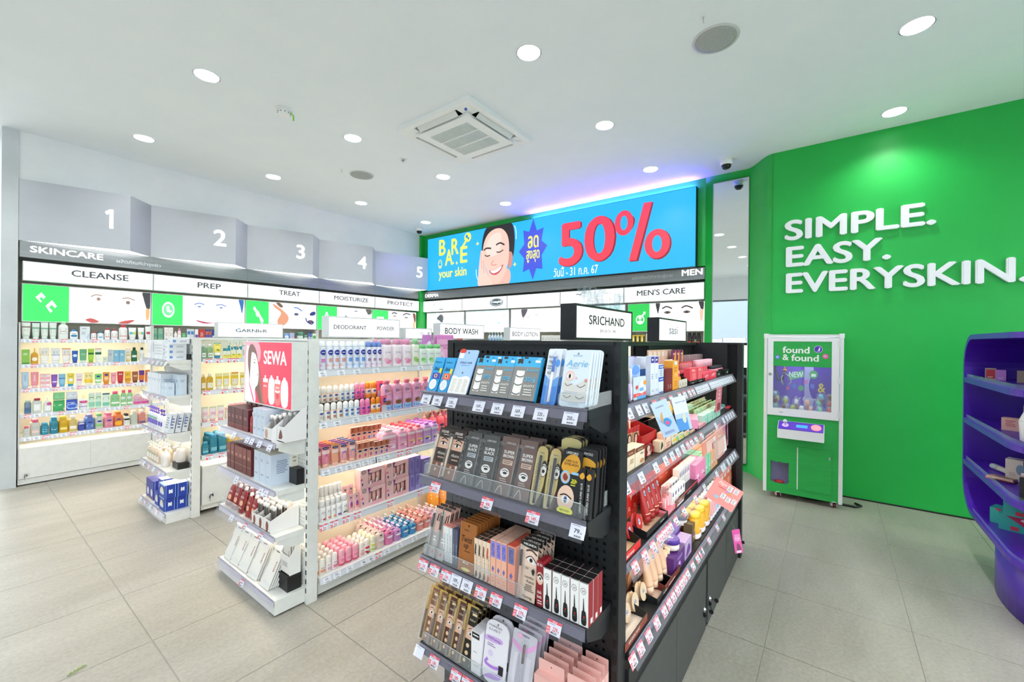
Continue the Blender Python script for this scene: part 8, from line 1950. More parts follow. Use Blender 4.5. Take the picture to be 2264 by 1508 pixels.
row(Matrix.Translation((1.0735, 0, 0.319)) @ Matrix.Rotation(FACE_LEFT, 4, "Z"), 'black end fourth shelf', [
    ('pencard',-1.2169,0,1,.046,.188,.001,'#c9a45a','r#c9a45a,0,0,.30,1;r#8a5f4a,.30,.66,1,.97;t#e8d8b8,.65,.90,.02,.5,COLOR;r#e8d2a8,.55,.84,.95,.88;i#e8d8b8,.65,.76,.035,.5,Idol;r#e9bca4,.30,.44,1,.66;k#3a221c,.012,.42,.60,.7,.62,.95,.58;c#f4eee8,.45,.53,.65,.56,.92,.52,.65,.50;e#2a1a18,.66,.53,.08,.02;r#8a5f4a,.30,.0,1,.44;e#e8c8a0,.62,.34,.14,.035;e#e8c8a0,.62,.22,.14,.035;e#e8c8a0,.55,.10,.12,.03','gold and caramel brow pencil card',dict(R=4,P=.0238,Y=.0128,T=.3,px=-.36,pen='#5a3a2a',tip='#c9a45a')),
    ('pencard',-1.168,0,1,.041,.188,.001,'#c9a45a','r#c9a45a,0,0,.30,1;r#7f5844,.30,.66,1,.97;t#e8d8b8,.65,.90,.02,.5,COLOR;r#e8d2a8,.55,.84,.95,.88;i#e8d8b8,.65,.76,.035,.5,Idol;r#e9bca4,.30,.44,1,.66;k#3a221c,.012,.42,.60,.7,.62,.95,.58;c#f4eee8,.45,.53,.65,.56,.92,.52,.65,.50;e#2a1a18,.66,.53,.08,.02;r#7f5844,.30,.0,1,.44;e#e8c8a0,.62,.34,.14,.035;e#e8c8a0,.62,.22,.14,.035;e#e8c8a0,.55,.10,.12,.03','gold and chestnut brow pencil card',dict(R=4,P=.0238,Y=.0128,T=.3,px=-.36,pen='#5a3a2a',tip='#c9a45a')),
    ('pencard',-1.1209,0,1,.043,.188,.001,'#c9a45a','r#c9a45a,0,0,.30,1;r#5a3428,.30,.66,1,.97;t#e8d8b8,.65,.90,.02,.5,COLOR;r#e8d2a8,.55,.84,.95,.88;i#e8d8b8,.65,.76,.035,.5,Idol;r#e9bca4,.30,.44,1,.66;k#3a221c,.012,.42,.60,.7,.62,.95,.58;c#f4eee8,.45,.53,.65,.56,.92,.52,.65,.50;e#2a1a18,.66,.53,.08,.02;r#5a3428,.30,.0,1,.44;e#e8c8a0,.62,.34,.14,.035;e#e8c8a0,.62,.22,.14,.035;e#e8c8a0,.55,.10,.12,.03','gold and mahogany brow pencil card',dict(R=4,P=.0238,Y=.0128,T=.3,px=-.36,pen='#5a3a2a',tip='#c9a45a')),
    ('pencard',-1.0731,0,1,.042,.188,.001,'#c9a45a','r#c9a45a,0,0,.30,1;r#5e3a2c,.30,.66,1,.97;t#e8d8b8,.65,.90,.02,.5,COLOR;r#e8d2a8,.55,.84,.95,.88;i#e8d8b8,.65,.76,.035,.5,Idol;r#e9bca4,.30,.44,1,.66;k#3a221c,.012,.42,.60,.7,.62,.95,.58;c#f4eee8,.45,.53,.65,.56,.92,.52,.65,.50;e#2a1a18,.66,.53,.08,.02;r#5e3a2c,.30,.0,1,.44;e#e8c8a0,.62,.34,.14,.035;e#e8c8a0,.62,.22,.14,.035;e#e8c8a0,.55,.10,.12,.03','gold and cocoa brow pencil card',dict(R=4,P=.0238,Y=.0128,T=.3,px=-.36,pen='#5a3a2a',tip='#c9a45a')),
    ('pencard',-1.0195,0,1,.054,.188,.001,'#c9a45a','r#c9a45a,0,0,.30,1;r#23211a,.30,.66,1,.97;t#e8d8b8,.65,.90,.02,.5,COLOR;r#e8d2a8,.55,.84,.95,.88;i#e8d8b8,.65,.76,.035,.5,Idol;r#e9bca4,.30,.44,1,.66;k#3a221c,.012,.42,.60,.7,.62,.95,.58;c#f4eee8,.45,.53,.65,.56,.92,.52,.65,.50;e#2a1a18,.66,.53,.08,.02;r#23211a,.30,.0,1,.44;e#e8c8a0,.62,.34,.14,.035;e#e8c8a0,.62,.22,.14,.035;e#e8c8a0,.55,.10,.12,.03','gold and black brow pencil card',dict(R=4,P=.0238,Y=.0128,T=.3,px=-.36,pen='#5a3a2a',tip='#c9a45a')),
    ('box',-.9599,0,1,.041,.142,.024,'#eceaee','r#17171a,.1,.84,.9,.98;r#f2f2f4,.2,.90,.8,.93;l#a0a0a8,.2,.5,.8,.54,1;t#c8c8d0,.5,.2,.06,.5,VUE','white mascara carton with black band',dict(R=3,P=.0275,Y=.011)),
    ('card',-.8851,0,1,.095,.192,.005,'#e6e2ea','c#c9a8dc,.05,.64,.7,.66,.7,.74,.05,.72;t#8a8890,.4,.90,.035,.6,WANDER;t#8a8890,.4,.84,.035,.5,LUST;t#6a3a9a,.4,.69,.04,.55,FASTening;l#a08ab8,.1,.56,.5,.62,2;e#d8c8e8,.3,.46,.10,.05;k#b07ad8,.045,.2,.36,.12,.28,.5,.26,.9,.32;c#b98ae0,.1,.06,.7,.10,.85,.18,.4,.16;r#1a181a,.70,.20,.90,.34;t#a07ac0,.4,.1,.03,.4,10 YEARS','white and violet eyeliner card with rounded top',dict(R=2,P=.0275,Y=.011,T=.16,r=.03)),
    ('pencard',-.7858,0,1,.093,.192,.002,'#cfccd6','c#e8a8dc,.0,.78,.5,.68,1,.84,1,.90,.5,.76,.0,.84;r#d9d6e0,.15,.0,.85,.66;c#b8b4c4,.3,.05,.45,.1,.42,.6,.3,.6;l#9a92aa,.2,.92,.8,.97,1;e#f0b8d8,.3,.92,.12,.04','silver and pink brow blister card',dict(R=4,P=.0247,Y=.0147,T=.22,px=.08,pen='#a9a6b4',tip='#6a5a58')),
    ('box',-.6743,0,1,.09,.119,.026,'#eab8b0',K38,'pink lash curler carton with open flap, near column',dict(R=5,P=.0293,Y=.0092,tab=.035)),
    ('box',-.5788,0,1,.078,.119,.026,'#eab8b0',K38,'pink lash curler carton with open flap, outer column',dict(R=5,P=.0293,Y=.0092,tab=.035)),
])
row(T(0, 0.545, 1.24), 'black run top shelf', [
    ('box',1.7519,0,1,.141,.146,.1,'#dfe2f2','r#3f74b8,.0,.0,1,.66;e#7a4ac0,.85,.82,.12,.08;l#a9c4ea,.15,.3,.6,.5,2','large white and blue cleanser carton',dict(Y=.09)),
    ('box',1.6467,0,1,.079,.148,.08,'#dcdcf2','l#b0a8d8,.2,.5,.8,.8,3','lilac white carton behind the standee',dict(Y=.1)),
    ('box',1.6987,0,1,.019,.149,.05,'#4a2a90','l#e8e4f4,.2,.7,.8,.9,2','slim purple carton',dict(Y=.1)),
    ('card',1.4451,0,1,.026,.12,.004,'#e9eef4','c#eab030,.0,.6,.5,.7,.9,.8,.7,.98,.1,.98;e#c8a02a,.5,.68,.4,.12;r#e9e4d0,.1,.3,.7,.55;r#5ab0e8,.0,.12,1,.22','white standee with yellow burst',dict(Y=.03,hole=False)),
    ('card',1.5627,0,1,.099,.121,.004,'#a9c8f0','c#6a9ae8,.1,.8,.4,1,.8,.95,.95,.8,.5,.7;e#7a3ac0,.55,.50,.34,.14;e#9a7ad0,.7,.54,.2,.09;l#e8e0f6,.3,.45,.7,.55,2','purple and sky blue promo standee',dict(Y=.05,hole=False)),
    ('card',1.5312,0,1,.123,.082,.004,'#cfdbe4','r#f04a5a,.0,.12,1,.28;t#f8e8c0,.55,.2,.08,.7,BUY 1 GET 1;r#6ab8f0,.3,.0,1,.14;c#e8f0f8,.4,.3,.85,.3,.8,.7,.65,.85,.45,.7;r#7ab0e8,.45,.35,.8,.5;e#e0504a,.25,.55,.1,.09;e#f0a03a,.9,.7,.14,.1;e#f4f4f6,.9,.42,.1,.08','blue and red bundle promo card',dict(Y=.02,hole=False)),
    ('stick',1.4374,0,1,.014,.115,.014,'#d9c8f0','r#f4f0fa,.2,.1,.8,.9','tall white and lilac mascara tube',dict(Y=.014,cap='#f2eef6')),
    ('box',1.6679,0,1,.044,.155,.02,'#e4e9f4',K39,'slim white carton with purple head, first',dict(Y=.02)),
    ('box',1.7146,0,1,.042,.154,.019,'#e4e9f4',K39,'slim white carton with purple head, second',dict(Y=.02)),
    ('box',1.7597,0,1,.062,.117,.028,'#e0e8f2','r#2f5fc0,.0,.86,1,.99;T#ffffff,.5,.92,.08,.7,enqii;r#2f5fc0,.0,.42,1,.57;T#ffffff,.5,.49,.07,.7,enqii;l#8aa0c0,.15,.6,.85,.84,4;r#2f5fc0,.1,.02,.9,.06','white and blue double carton',dict(Y=.016)),
    ('box',1.8547,0,1,.111,.096,.05,'#7f1f2a','r#6a1620,0,0,.32,1;l#c89a90,.42,.1,.6,.3,3;l#c89a90,.7,.1,.9,.3,3;k#b86a60,.006,.5,.4,.45,.6','maroon twin display carton',dict(Y=.016)),
    ('card',1.9462,.0567,2,.053,.076,.003,'#efe2da','r#a82a30,.05,.0,.95,.45;t#f2e0dc,.5,.25,.2,.6,KISS','white and red sample packet',dict(Y=.05,L=.055,hole=False)),
    ('box',1.9542,0,1,.086,.127,.039,'#f0a63a','t#f6e6c0,.55,.50,.10,.5,CC;l#d8802a,.2,.6,.8,.8,2;l#d8802a,.2,.1,.8,.3,3;r#d8e4ea,.25,.86,.7,.98','orange cream carton',dict(Y=.014)),
    ('tube',2.1729,0,1,.069,.085,.049,'#d8345a','r#f4a03a,0,.0,1,.35;p#f4e8ec,.3,.9,.9,.8,.6,.5','magenta and orange tube',dict(Y=.05,cap='#f0b03a')),
    ('card',2.0212,.0451,3,.042,.037,.003,'#d9d0c0','l#b08a80,.2,.3,.8,.6,2','beige shade sample card',dict(Y=.012,hole=False)),
    ('card',2.1351,.066,6,.062,.108,.006,'#e2bda2','r#f0d8c8,.1,.7,.9,.92;c#f0a890,.2,.0,.8,.1,.9,.4,.3,.5','beige hang card on the peg hooks',dict(Y=.19,L=.06)),
    ('card',2.4321,.0719,3,.068,.117,.006,'#7a2a5a','c#e8a83a,.5,.1,1,.5,.9,.95,.5,.6;l#d8a0c0,.2,.7,.8,.9,1','plum hang card on the peg hooks',dict(Y=.16,L=.05)),
    ('stick',2.5063,.0487,10,.039,.09,.039,'#e4323f','r#f06a74,.2,.1,.4,.9','red lip gloss tube, back row',dict(Y=.13,L=.045,cap='#f4dcde:t')),
    ('stick',2.3186,.0393,6,.033,.076,.033,'#e8434f','r#f4808a,.2,.1,.4,.9','red lip gloss tube, middle row',dict(Y=.075,L=.02,cap='#f4d4d8:t')),
    ('tray',2.2464,0,1,.135,.05,.06,'#17181b','l#c8c8cc,.2,.3,.7,.6,1','black gloss tester tray, first',dict(Y=.01,lip=.018,inner='#101114')),
    ('box',2.261,0,1,.132,.063,.03,'#ee4a58','l#f8d8da,.2,.7,.8,.9,2;r#f2808a,.3,.1,.5,.6;r#f4a0a8,.6,.1,.72,.6','clear red gloss tester block, first',dict(Y=.014,L=.018)),
    ('tray',2.4052,0,1,.157,.05,.06,'#17181b','l#c8c8cc,.2,.3,.7,.6,1','black gloss tester tray, second',dict(Y=.01,lip=.018,inner='#101114')),
    ('box',2.3896,0,1,.095,.061,.03,'#f05a68','l#f8d8da,.2,.7,.8,.9,2;r#f2808a,.3,.1,.5,.6','clear red gloss tester block, second',dict(Y=.014,L=.018)),
    ('stick',2.7063,.0466,8,.04,.093,.04,'#ea3f52','r#f4808a,.2,.1,.4,.9','pink capped gloss tube',dict(Y=.09,L=.01,cap='#f2b8c4')),
    ('box',2.5218,.1677,2,.158,.04,.071,'#f0405a','l#f8d0d6,.2,.4,.8,.7,2;T#f8e8ea,.6,.7,.2,.3,03','red lip tint box',dict(Y=.012)),
    ('stick',3.1343,.0611,8,.052,.06,.052,'#f0a0a8','r#f4c8cc,.2,.1,.4,.9','rose lip gloss tube',dict(Y=.13,L=.03,cap='#f0c4c8')),
    ('box',2.8276,0,1,.109,.035,.049,'#17181b','t#e8e8ea,.5,.5,.3,.4,4','black tester base, first',dict(Y=.01)),
    ('stick',2.9352,.0735,5,.059,.04,.059,'#ee8a9a','r#f4b8c0,.2,.1,.4,.9','blush lip tint tube',dict(Y=.05,L=.02,cap='#2a2a30')),
    ('box',3.0845,0,1,.119,.035,.054,'#17181b','t#e8e8ea,.5,.5,.3,.4,4','black tester base, second',dict(Y=.01)),
    ('box',3.2571,0,1,.078,.073,.035,'#d8b8e0','l#f0e0f4,.2,.3,.8,.7,2','lilac slim carton',dict(Y=.05)),
])
row(T(0, 0.54, 1.005), 'black run second shelf', [
    ('box',1.4209,0,1,.077,.071,.05,'#ecd8bc','r#7a4428,0,.72,1,1;t#e8d8c8,.5,.84,.07,.5,SRICHAND;k#c8a880,.012,.2,.2,.5,.5,.4,.2;l#a88a6a,.4,.3,.9,.55,3','beige foundation carton with brown head, near',dict(Y=.014)),
    ('box',1.5107,0,1,.092,.067,.05,'#eedcc2','r#7a4428,0,.76,1,1;t#e8d8c8,.5,.86,.07,.5,SRICHAND;k#c8a880,.012,.1,.2,.4,.6,.3,.2;l#2a2422,.5,.55,.9,.66,2;e#c88a5a,.7,.2,.22,.12','beige foundation carton with brown head, far',dict(Y=.014)),
    ('box',1.5507,0,1,.06,.077,.03,'#c79a74','c#2a1c1a,.2,.4,.2,.9,.5,.99,.8,.85,.75,.4;c#eec4ac,.32,.45,.30,.78,.5,.92,.68,.78,.66,.5,.5,.38;k#3a2422,.012,.38,.74,.43,.77,.47,.74;k#3a2422,.012,.54,.74,.59,.77,.63,.74;c#c23a3a,.44,.53,.5,.55,.56,.53,.5,.50;c#eec4ac,.3,.0,.4,.4,.6,.4,.8,.0','tan display carton with a woman, near',dict(Y=.07,L=.02)),
    ('box',1.616,0,1,.062,.073,.03,'#c79a74','c#2a1c1a,.2,.4,.2,.9,.5,.99,.8,.85,.75,.4;c#eec4ac,.32,.45,.30,.78,.5,.92,.68,.78,.66,.5,.5,.38;k#3a2422,.012,.38,.74,.43,.77,.47,.74;k#3a2422,.012,.54,.74,.59,.77,.63,.74;c#c23a3a,.44,.53,.5,.55,.56,.53,.5,.50;c#eec4ac,.3,.0,.4,.4,.6,.4,.8,.0;l#e8d8c8,.7,.5,.95,.8,3','tan display carton with a woman, far',dict(Y=.07,L=.02)),
    ('box',1.7279,.0249,2,.023,.087,.04,'#efd9ac','l#c8a870,.2,.4,.8,.6,2','cream stacked carton at the back',dict(Y=.15,L=.02)),
    ('tray',1.7118,0,1,.165,.128,.17,'#b3161e','','large red tube display box',dict(Y=.05,lip=.075,inner='#7a0f14')),
    ('card',1.6615,0,1,.077,.041,.004,'#8f1a22',K40,'red advert card with a woman, near',dict(Y=.036,hole=False)),
    ('card',1.7498,0,1,.084,.024,.004,'#a81c24',K40,'red advert card with a woman, far',dict(Y=.036,hole=False)),
    ('tube',1.535,.031,5,.028,.1,.024,'#c01c24',K41,'crimson tube in the red box, row one',dict(Y=.075,L=.012,T=-.1,cap='#d8343a')),
    ('tube',1.535,.031,5,.028,.1,.024,'#c01c24',K41,'crimson tube in the red box, row two',dict(Y=.11,L=.024,cap='#d8343a')),
    ('tube',1.535,.031,5,.028,.1,.024,'#c01c24',K41,'crimson tube in the red box, row three',dict(Y=.145,L=.036,T=.1,cap='#d8343a')),
    ('tube',1.535,.031,5,.028,.1,.024,'#c01c24',K41,'crimson tube in the red box, row four',dict(Y=.18,L=.048,T=.2,cap='#d8343a')),
    ('box',1.7505,0,1,.048,.044,.03,'#e6cdb0','c#1d3a2a,.2,.2,.8,.5,.5,.9,.3,.6','cream carton with dark leaf',dict(Y=.012)),
    ('box',1.8257,0,1,.095,.067,.03,'#eebfa8','r#f0d0be,.2,.5,.9,.95;t#8a5a4a,.6,.32,.07,.5,SRICHAND;l#a87a6a,.3,.1,.8,.22,3;c#3a2a22,.15,.55,.4,.9,.3,.95','peach powder carton',dict(Y=.012)),
    ('box',2.04,0,1,.109,0,.05,'#8a4a34','c#e8c8a8,.3,.3,.6,.5,.7,.9','brown tilted carton at the back',dict(Y=.17,L=.07)),
    ('box',2.1817,.0917,2,.086,.009,.05,'#efd8b0','l#c8a870,.2,.6,.8,.8,2','cream carton at the back',dict(Y=.2,L=.05)),
    ('card',1.9351,0,1,.092,.041,.003,'#d8d4b8',K42,'pastel powder sachet card, first',dict(Y=.012,T=.1)),
    ('card',2.033,0,1,.086,.03,.003,'#cfd8b4',K42,'pastel powder sachet card, second',dict(Y=.012,T=.1)),
    ('card',2.1276,0,1,.085,.023,.003,'#e0cdb4',K42,'pastel powder sachet card, third',dict(Y=.012,T=.1)),
    ('card',2.2237,0,1,.096,.014,.003,'#d9a8a0','l#f0e0dc,.2,.3,.8,.8,4','rosy sachet card',dict(Y=.012,T=.1)),
    ('pouch',2.3044,0,1,.155,.07,.07,'#f2b42e','r#f6d8d0,.0,.7,1,.9;t#d83a3a,.5,.8,.1,.6,SALE;e#3f8a3a,.8,.3,.2,.25','yellow snack style mask pouch',dict(Y=.14,L=.06)),
    ('box',2.5218,0,1,.134,.059,.05,'#b9dcc0','l#8ab89a,.2,.3,.8,.6,2','mint cream carton on its riser',dict(Y=.1,L=.03)),
    ('card',2.7121,.1179,7,.111,.037,.006,'#cfe6b4','r#eeb49a,.0,.0,.14,1;l#9ac48a,.3,.4,.9,.8,3','pale green sheet card, back row',dict(Y=.17,L=.03)),
    ('card',2.5042,.0903,6,.085,.044,.006,'#bfdcaa','r#f0b8a4,.0,.0,.08,1;r#e8c8b4,.2,.2,.8,.55;l#7fae8a,.2,.6,.8,.85,2','mint lip card, front row',dict(R=3,P=.03,Y=.06,L=.03)),
    ('box',2.4869,.1116,4,.105,.051,.045,'#a9dcc8','r#c4ecde,.08,.0,.16,1;l#6aae98,.3,.4,.9,.55,2','mint lip tint carton',dict(Y=.012)),
    ('box',2.3487,0,1,.186,.044,.05,'#ee9ac0','r#f6d0e0,.0,.9,1,1;r#f2b4d0,.5,.1,.92,.85;l#e06aa0,.1,.3,.4,.6,2','pink cushion carton, open top',dict(Y=.02,L=.012,Z=.25)),
    ('box',2.4071,0,1,.144,.018,.04,'#eeb4bc','r#d88a98,.55,.1,.95,.9;l#c86a7a,.1,.3,.5,.7,3','rose carton lying in front',dict(Y=.008)),
    ('tube',2.2492,0,1,.076,.055,.053,'#f4eef0','l#e08aa8,.3,.3,.7,.7,3','white cream tube tilted on the carton',dict(Y=.03,L=.02,T=-.2)),
    ('card',2.7713,0,1,.138,.17,.004,'#d87a8a','r#8a2a3a,.2,.05,.8,.3;l#f0c8d0,.3,.4,.7,.8,3','rose hanging lip card',dict(Y=.004,L=.035,T=-.05)),
    ('bottle',3.0981,.1122,2,.105,.034,.063,'#6ab0b0:u','r#c8e4e0,.2,.3,.8,.6','teal micellar bottle',dict(Y=.04,cap='#e8e2e0')),
    ('box',3.5214,0,1,.08,.011,.036,'#e4788a','l#f6d0d6,.2,.3,.8,.7,3','tall rose carton at the end',dict(Y=.09)),
    ('box',3.2359,0,1,.118,.011,.03,'#e0505a','l#f6d0d0,.2,.4,.8,.6,2','coral red carton at the end',dict(Y=.02)),
    ('box',3.4201,0,1,.079,.021,.03,'#f07a80','l#f6d0d0,.2,.4,.8,.6,2','tall coral carton at the end',dict(Y=.06)),
])
row(T(0, 0.525, 0.74), 'black run third shelf', [
    ('box',1.5885,.0592,2,.056,.081,.05,'#d6261f','k#f0b08a,.012,.2,.2,.5,.35,.8,.25,.6,.15;l#f6c8b8,.3,.3,.8,.5,2;c#f0c890,.82,.75,1,.9,1,1,.8,1','tall scarlet cushion carton',dict(Y=.1,L=.03)),
    ('tray',1.3701,0,1,.17,.055,.085,'#17181a','r#e02a2a,0,.0,1,1;t#f2f0ee,.45,.35,.4,.4,SRICHAND','red counter tray of compacts',dict(Y=.004,lip=.026,inner='#eec89a')),
    ('compact',1.3746,0,1,.056,.058,.02,'#c4302f','','red round compact, near one',dict(Y=.04,L=.006,T=.25,em='#e8ecf4')),
    ('compact',1.4672,0,1,.056,.058,.02,'#c4302f','','red round compact, middle one',dict(Y=.04,L=.006,T=.25,em='#e8ecf4')),
    ('compact',1.5579,0,1,.056,.058,.02,'#c4302f','','red round compact, far one',dict(Y=.04,L=.006,T=.25,em='#e8ecf4')),
    ('tube',1.7158,.056,5,.053,.155,.037,'#b3221f','l#e88a80,.25,.7,.75,.85,2','tall red tube at rear',dict(R=2,P=.035,Y=.11,L=.012,T=.08,cap='#a81e1c')),
    ('tube',1.6323,.0508,4,.048,.145,.033,'#b22a28','e#e9ecf4,.5,.70,.17,.09;e#3a4a8a,.5,.70,.12,.065;e#e9ecf4,.5,.72,.05,.03;V#f0dcd8,.5,.32,.22,.26,babb;r#eec8a0,.0,.03,1,.06;l#e8a8a0,.3,.86,.7,.92,2','red tube with white emblem, front row',dict(Y=.028,L=.012,T=.16,cap='#a4221f')),
    ('tray',1.6425,0,1,.241,.04,.1,'#17181a','t#d8d4d0,.7,.5,.3,.2,SRICHAND','black counter tray of red tubes',dict(Y=.004,lip=.024,inner='#efc8a8')),
    ('box',2.0967,0,1,.291,.03,.08,'#f4e8dc','r#e8604a,.05,.1,.3,.9;r#e8604a,.36,.1,.62,.9;r#e8604a,.68,.1,.94,.9','white tray carton of coral lipsticks',dict(Y=.13,L=.085,top='#f0a088')),
    ('box',1.9731,.0842,4,.079,.095,.027,'#e2583a','l#f2a890,.2,.6,.8,.7,1;r#ea7a5a,.0,.95,1,1','orange red lipstick carton',dict(R=5,P=.03,Y=.1,L=.03,top='#e8694c')),
    ('box',1.8893,.0427,4,.04,.07,.022,'#f0ecea',K43,'white lipstick carton with indigo scribble, middle row',dict(Y=.045,L=.015)),
    ('box',1.8583,.0394,5,.037,.065,.022,'#f2eeee',K43,'white lipstick carton with indigo scribble, front row',dict(Y=.012,L=.012)),
    ('stick',1.7886,.0371,3,.026,.085,.026,'#f0a0a4','r#f6c8c8,.2,.1,.4,.9','pink gloss tester tube',dict(Y=.02,L=.02,cap='#f2c4c0:t')),
    ('box',1.8117,0,1,.148,.022,.05,'#ee8a96','l#f6d0d4,.3,.3,.8,.6,2','pink tester base',dict(Y=.008)),
    ('box',1.9397,0,1,.121,.03,.006,'#8a5a50','r#e8e4ea,.1,.1,.9,.35;l#f0d8d0,.2,.5,.8,.8,2','mauve shelf strip card',dict(Y=.004)),
    ('box',2.0627,.0292,10,.027,.1,.03,'#f1e7dc',K43,'ivory lipstick carton with indigo scribble',dict(Y=.04,L=.015)),
    ('box',2.0927,0,1,.31,.03,.04,'#17181a','r#e8404a,0,.82,1,1;t#c8c4c0,.5,.4,.3,.2,KMA','black stand under the ivory cartons',dict(Y=.006)),
    ('box',2.2781,.103,2,.097,.1,.037,'#ef8ab6',K44,'pink hand cream carton',dict(R=2,P=.04,Y=.012,top='#ef8ab6')),
    ('box',2.4641,.0633,2,.059,.1,.037,'#8fd8b4',K44,'mint hand cream carton',dict(R=3,P=.04,Y=.012,top='#8fd8b4')),
    ('box',2.588,.0543,3,.051,.1,.037,'#efb48a',K44,'apricot hand cream carton',dict(R=3,P=.04,Y=.012,top='#efb48a')),
    ('box',2.5453,.0935,3,.088,.15,.04,'#ee7f9a','l#f6b8c8,.3,.1,.5,.9,3','tall pink carton, back row',dict(Y=.17)),
    ('box',2.8069,.0555,3,.052,.15,.04,'#a8e4b0','l#e86a8a,.6,.1,.9,.4,3','tall mint carton, back row',dict(Y=.17)),
    ('box',2.9721,.0529,3,.05,.15,.04,'#f2d2a4','l#e8a05a,.6,.1,.9,.4,3','tall cream carton, back row',dict(Y=.17)),
    ('card',2.596,0,1,.319,.1,.006,'#ee9a88',K45,'coral shade palette card, upper',dict(Y=.02,L=.07,T=.1,hole=False)),
    ('card',2.8103,0,1,.325,.1,.006,'#d9b4b0',K45,'dusty shade palette card, lower',dict(Y=.006,L=.035,T=.1,hole=False)),
    ('pouch',2.7544,.0932,5,.088,.15,.012,'#eea89a','c#7a3a2a,.2,.2,.6,.25,.5,.45;l#f8dcd4,.2,.6,.8,.8,2','coral mask pouch',dict(Y=.07)),
    ('pouch',3.0645,.0536,9,.05,.16,.009,'#ee9ab4','c#5a2a2a,.4,.3,.8,.35,.7,.5;l#f8d8e0,.2,.6,.8,.8,2','pink mask pouch',dict(R=2,P=.03,Y=.05)),
    ('card',2.8415,0,1,.199,.16,.004,'#f0b0a0','c#1f1816,.0,.2,.4,.42,1,.35,.9,.2;c#f0cdb8,.2,.05,.5,.25,.9,.1;l#f8e0d8,.3,.6,.7,.8,2','coral hang card with a dark haired face',dict(Y=.012,L=.02,T=.1)),
])
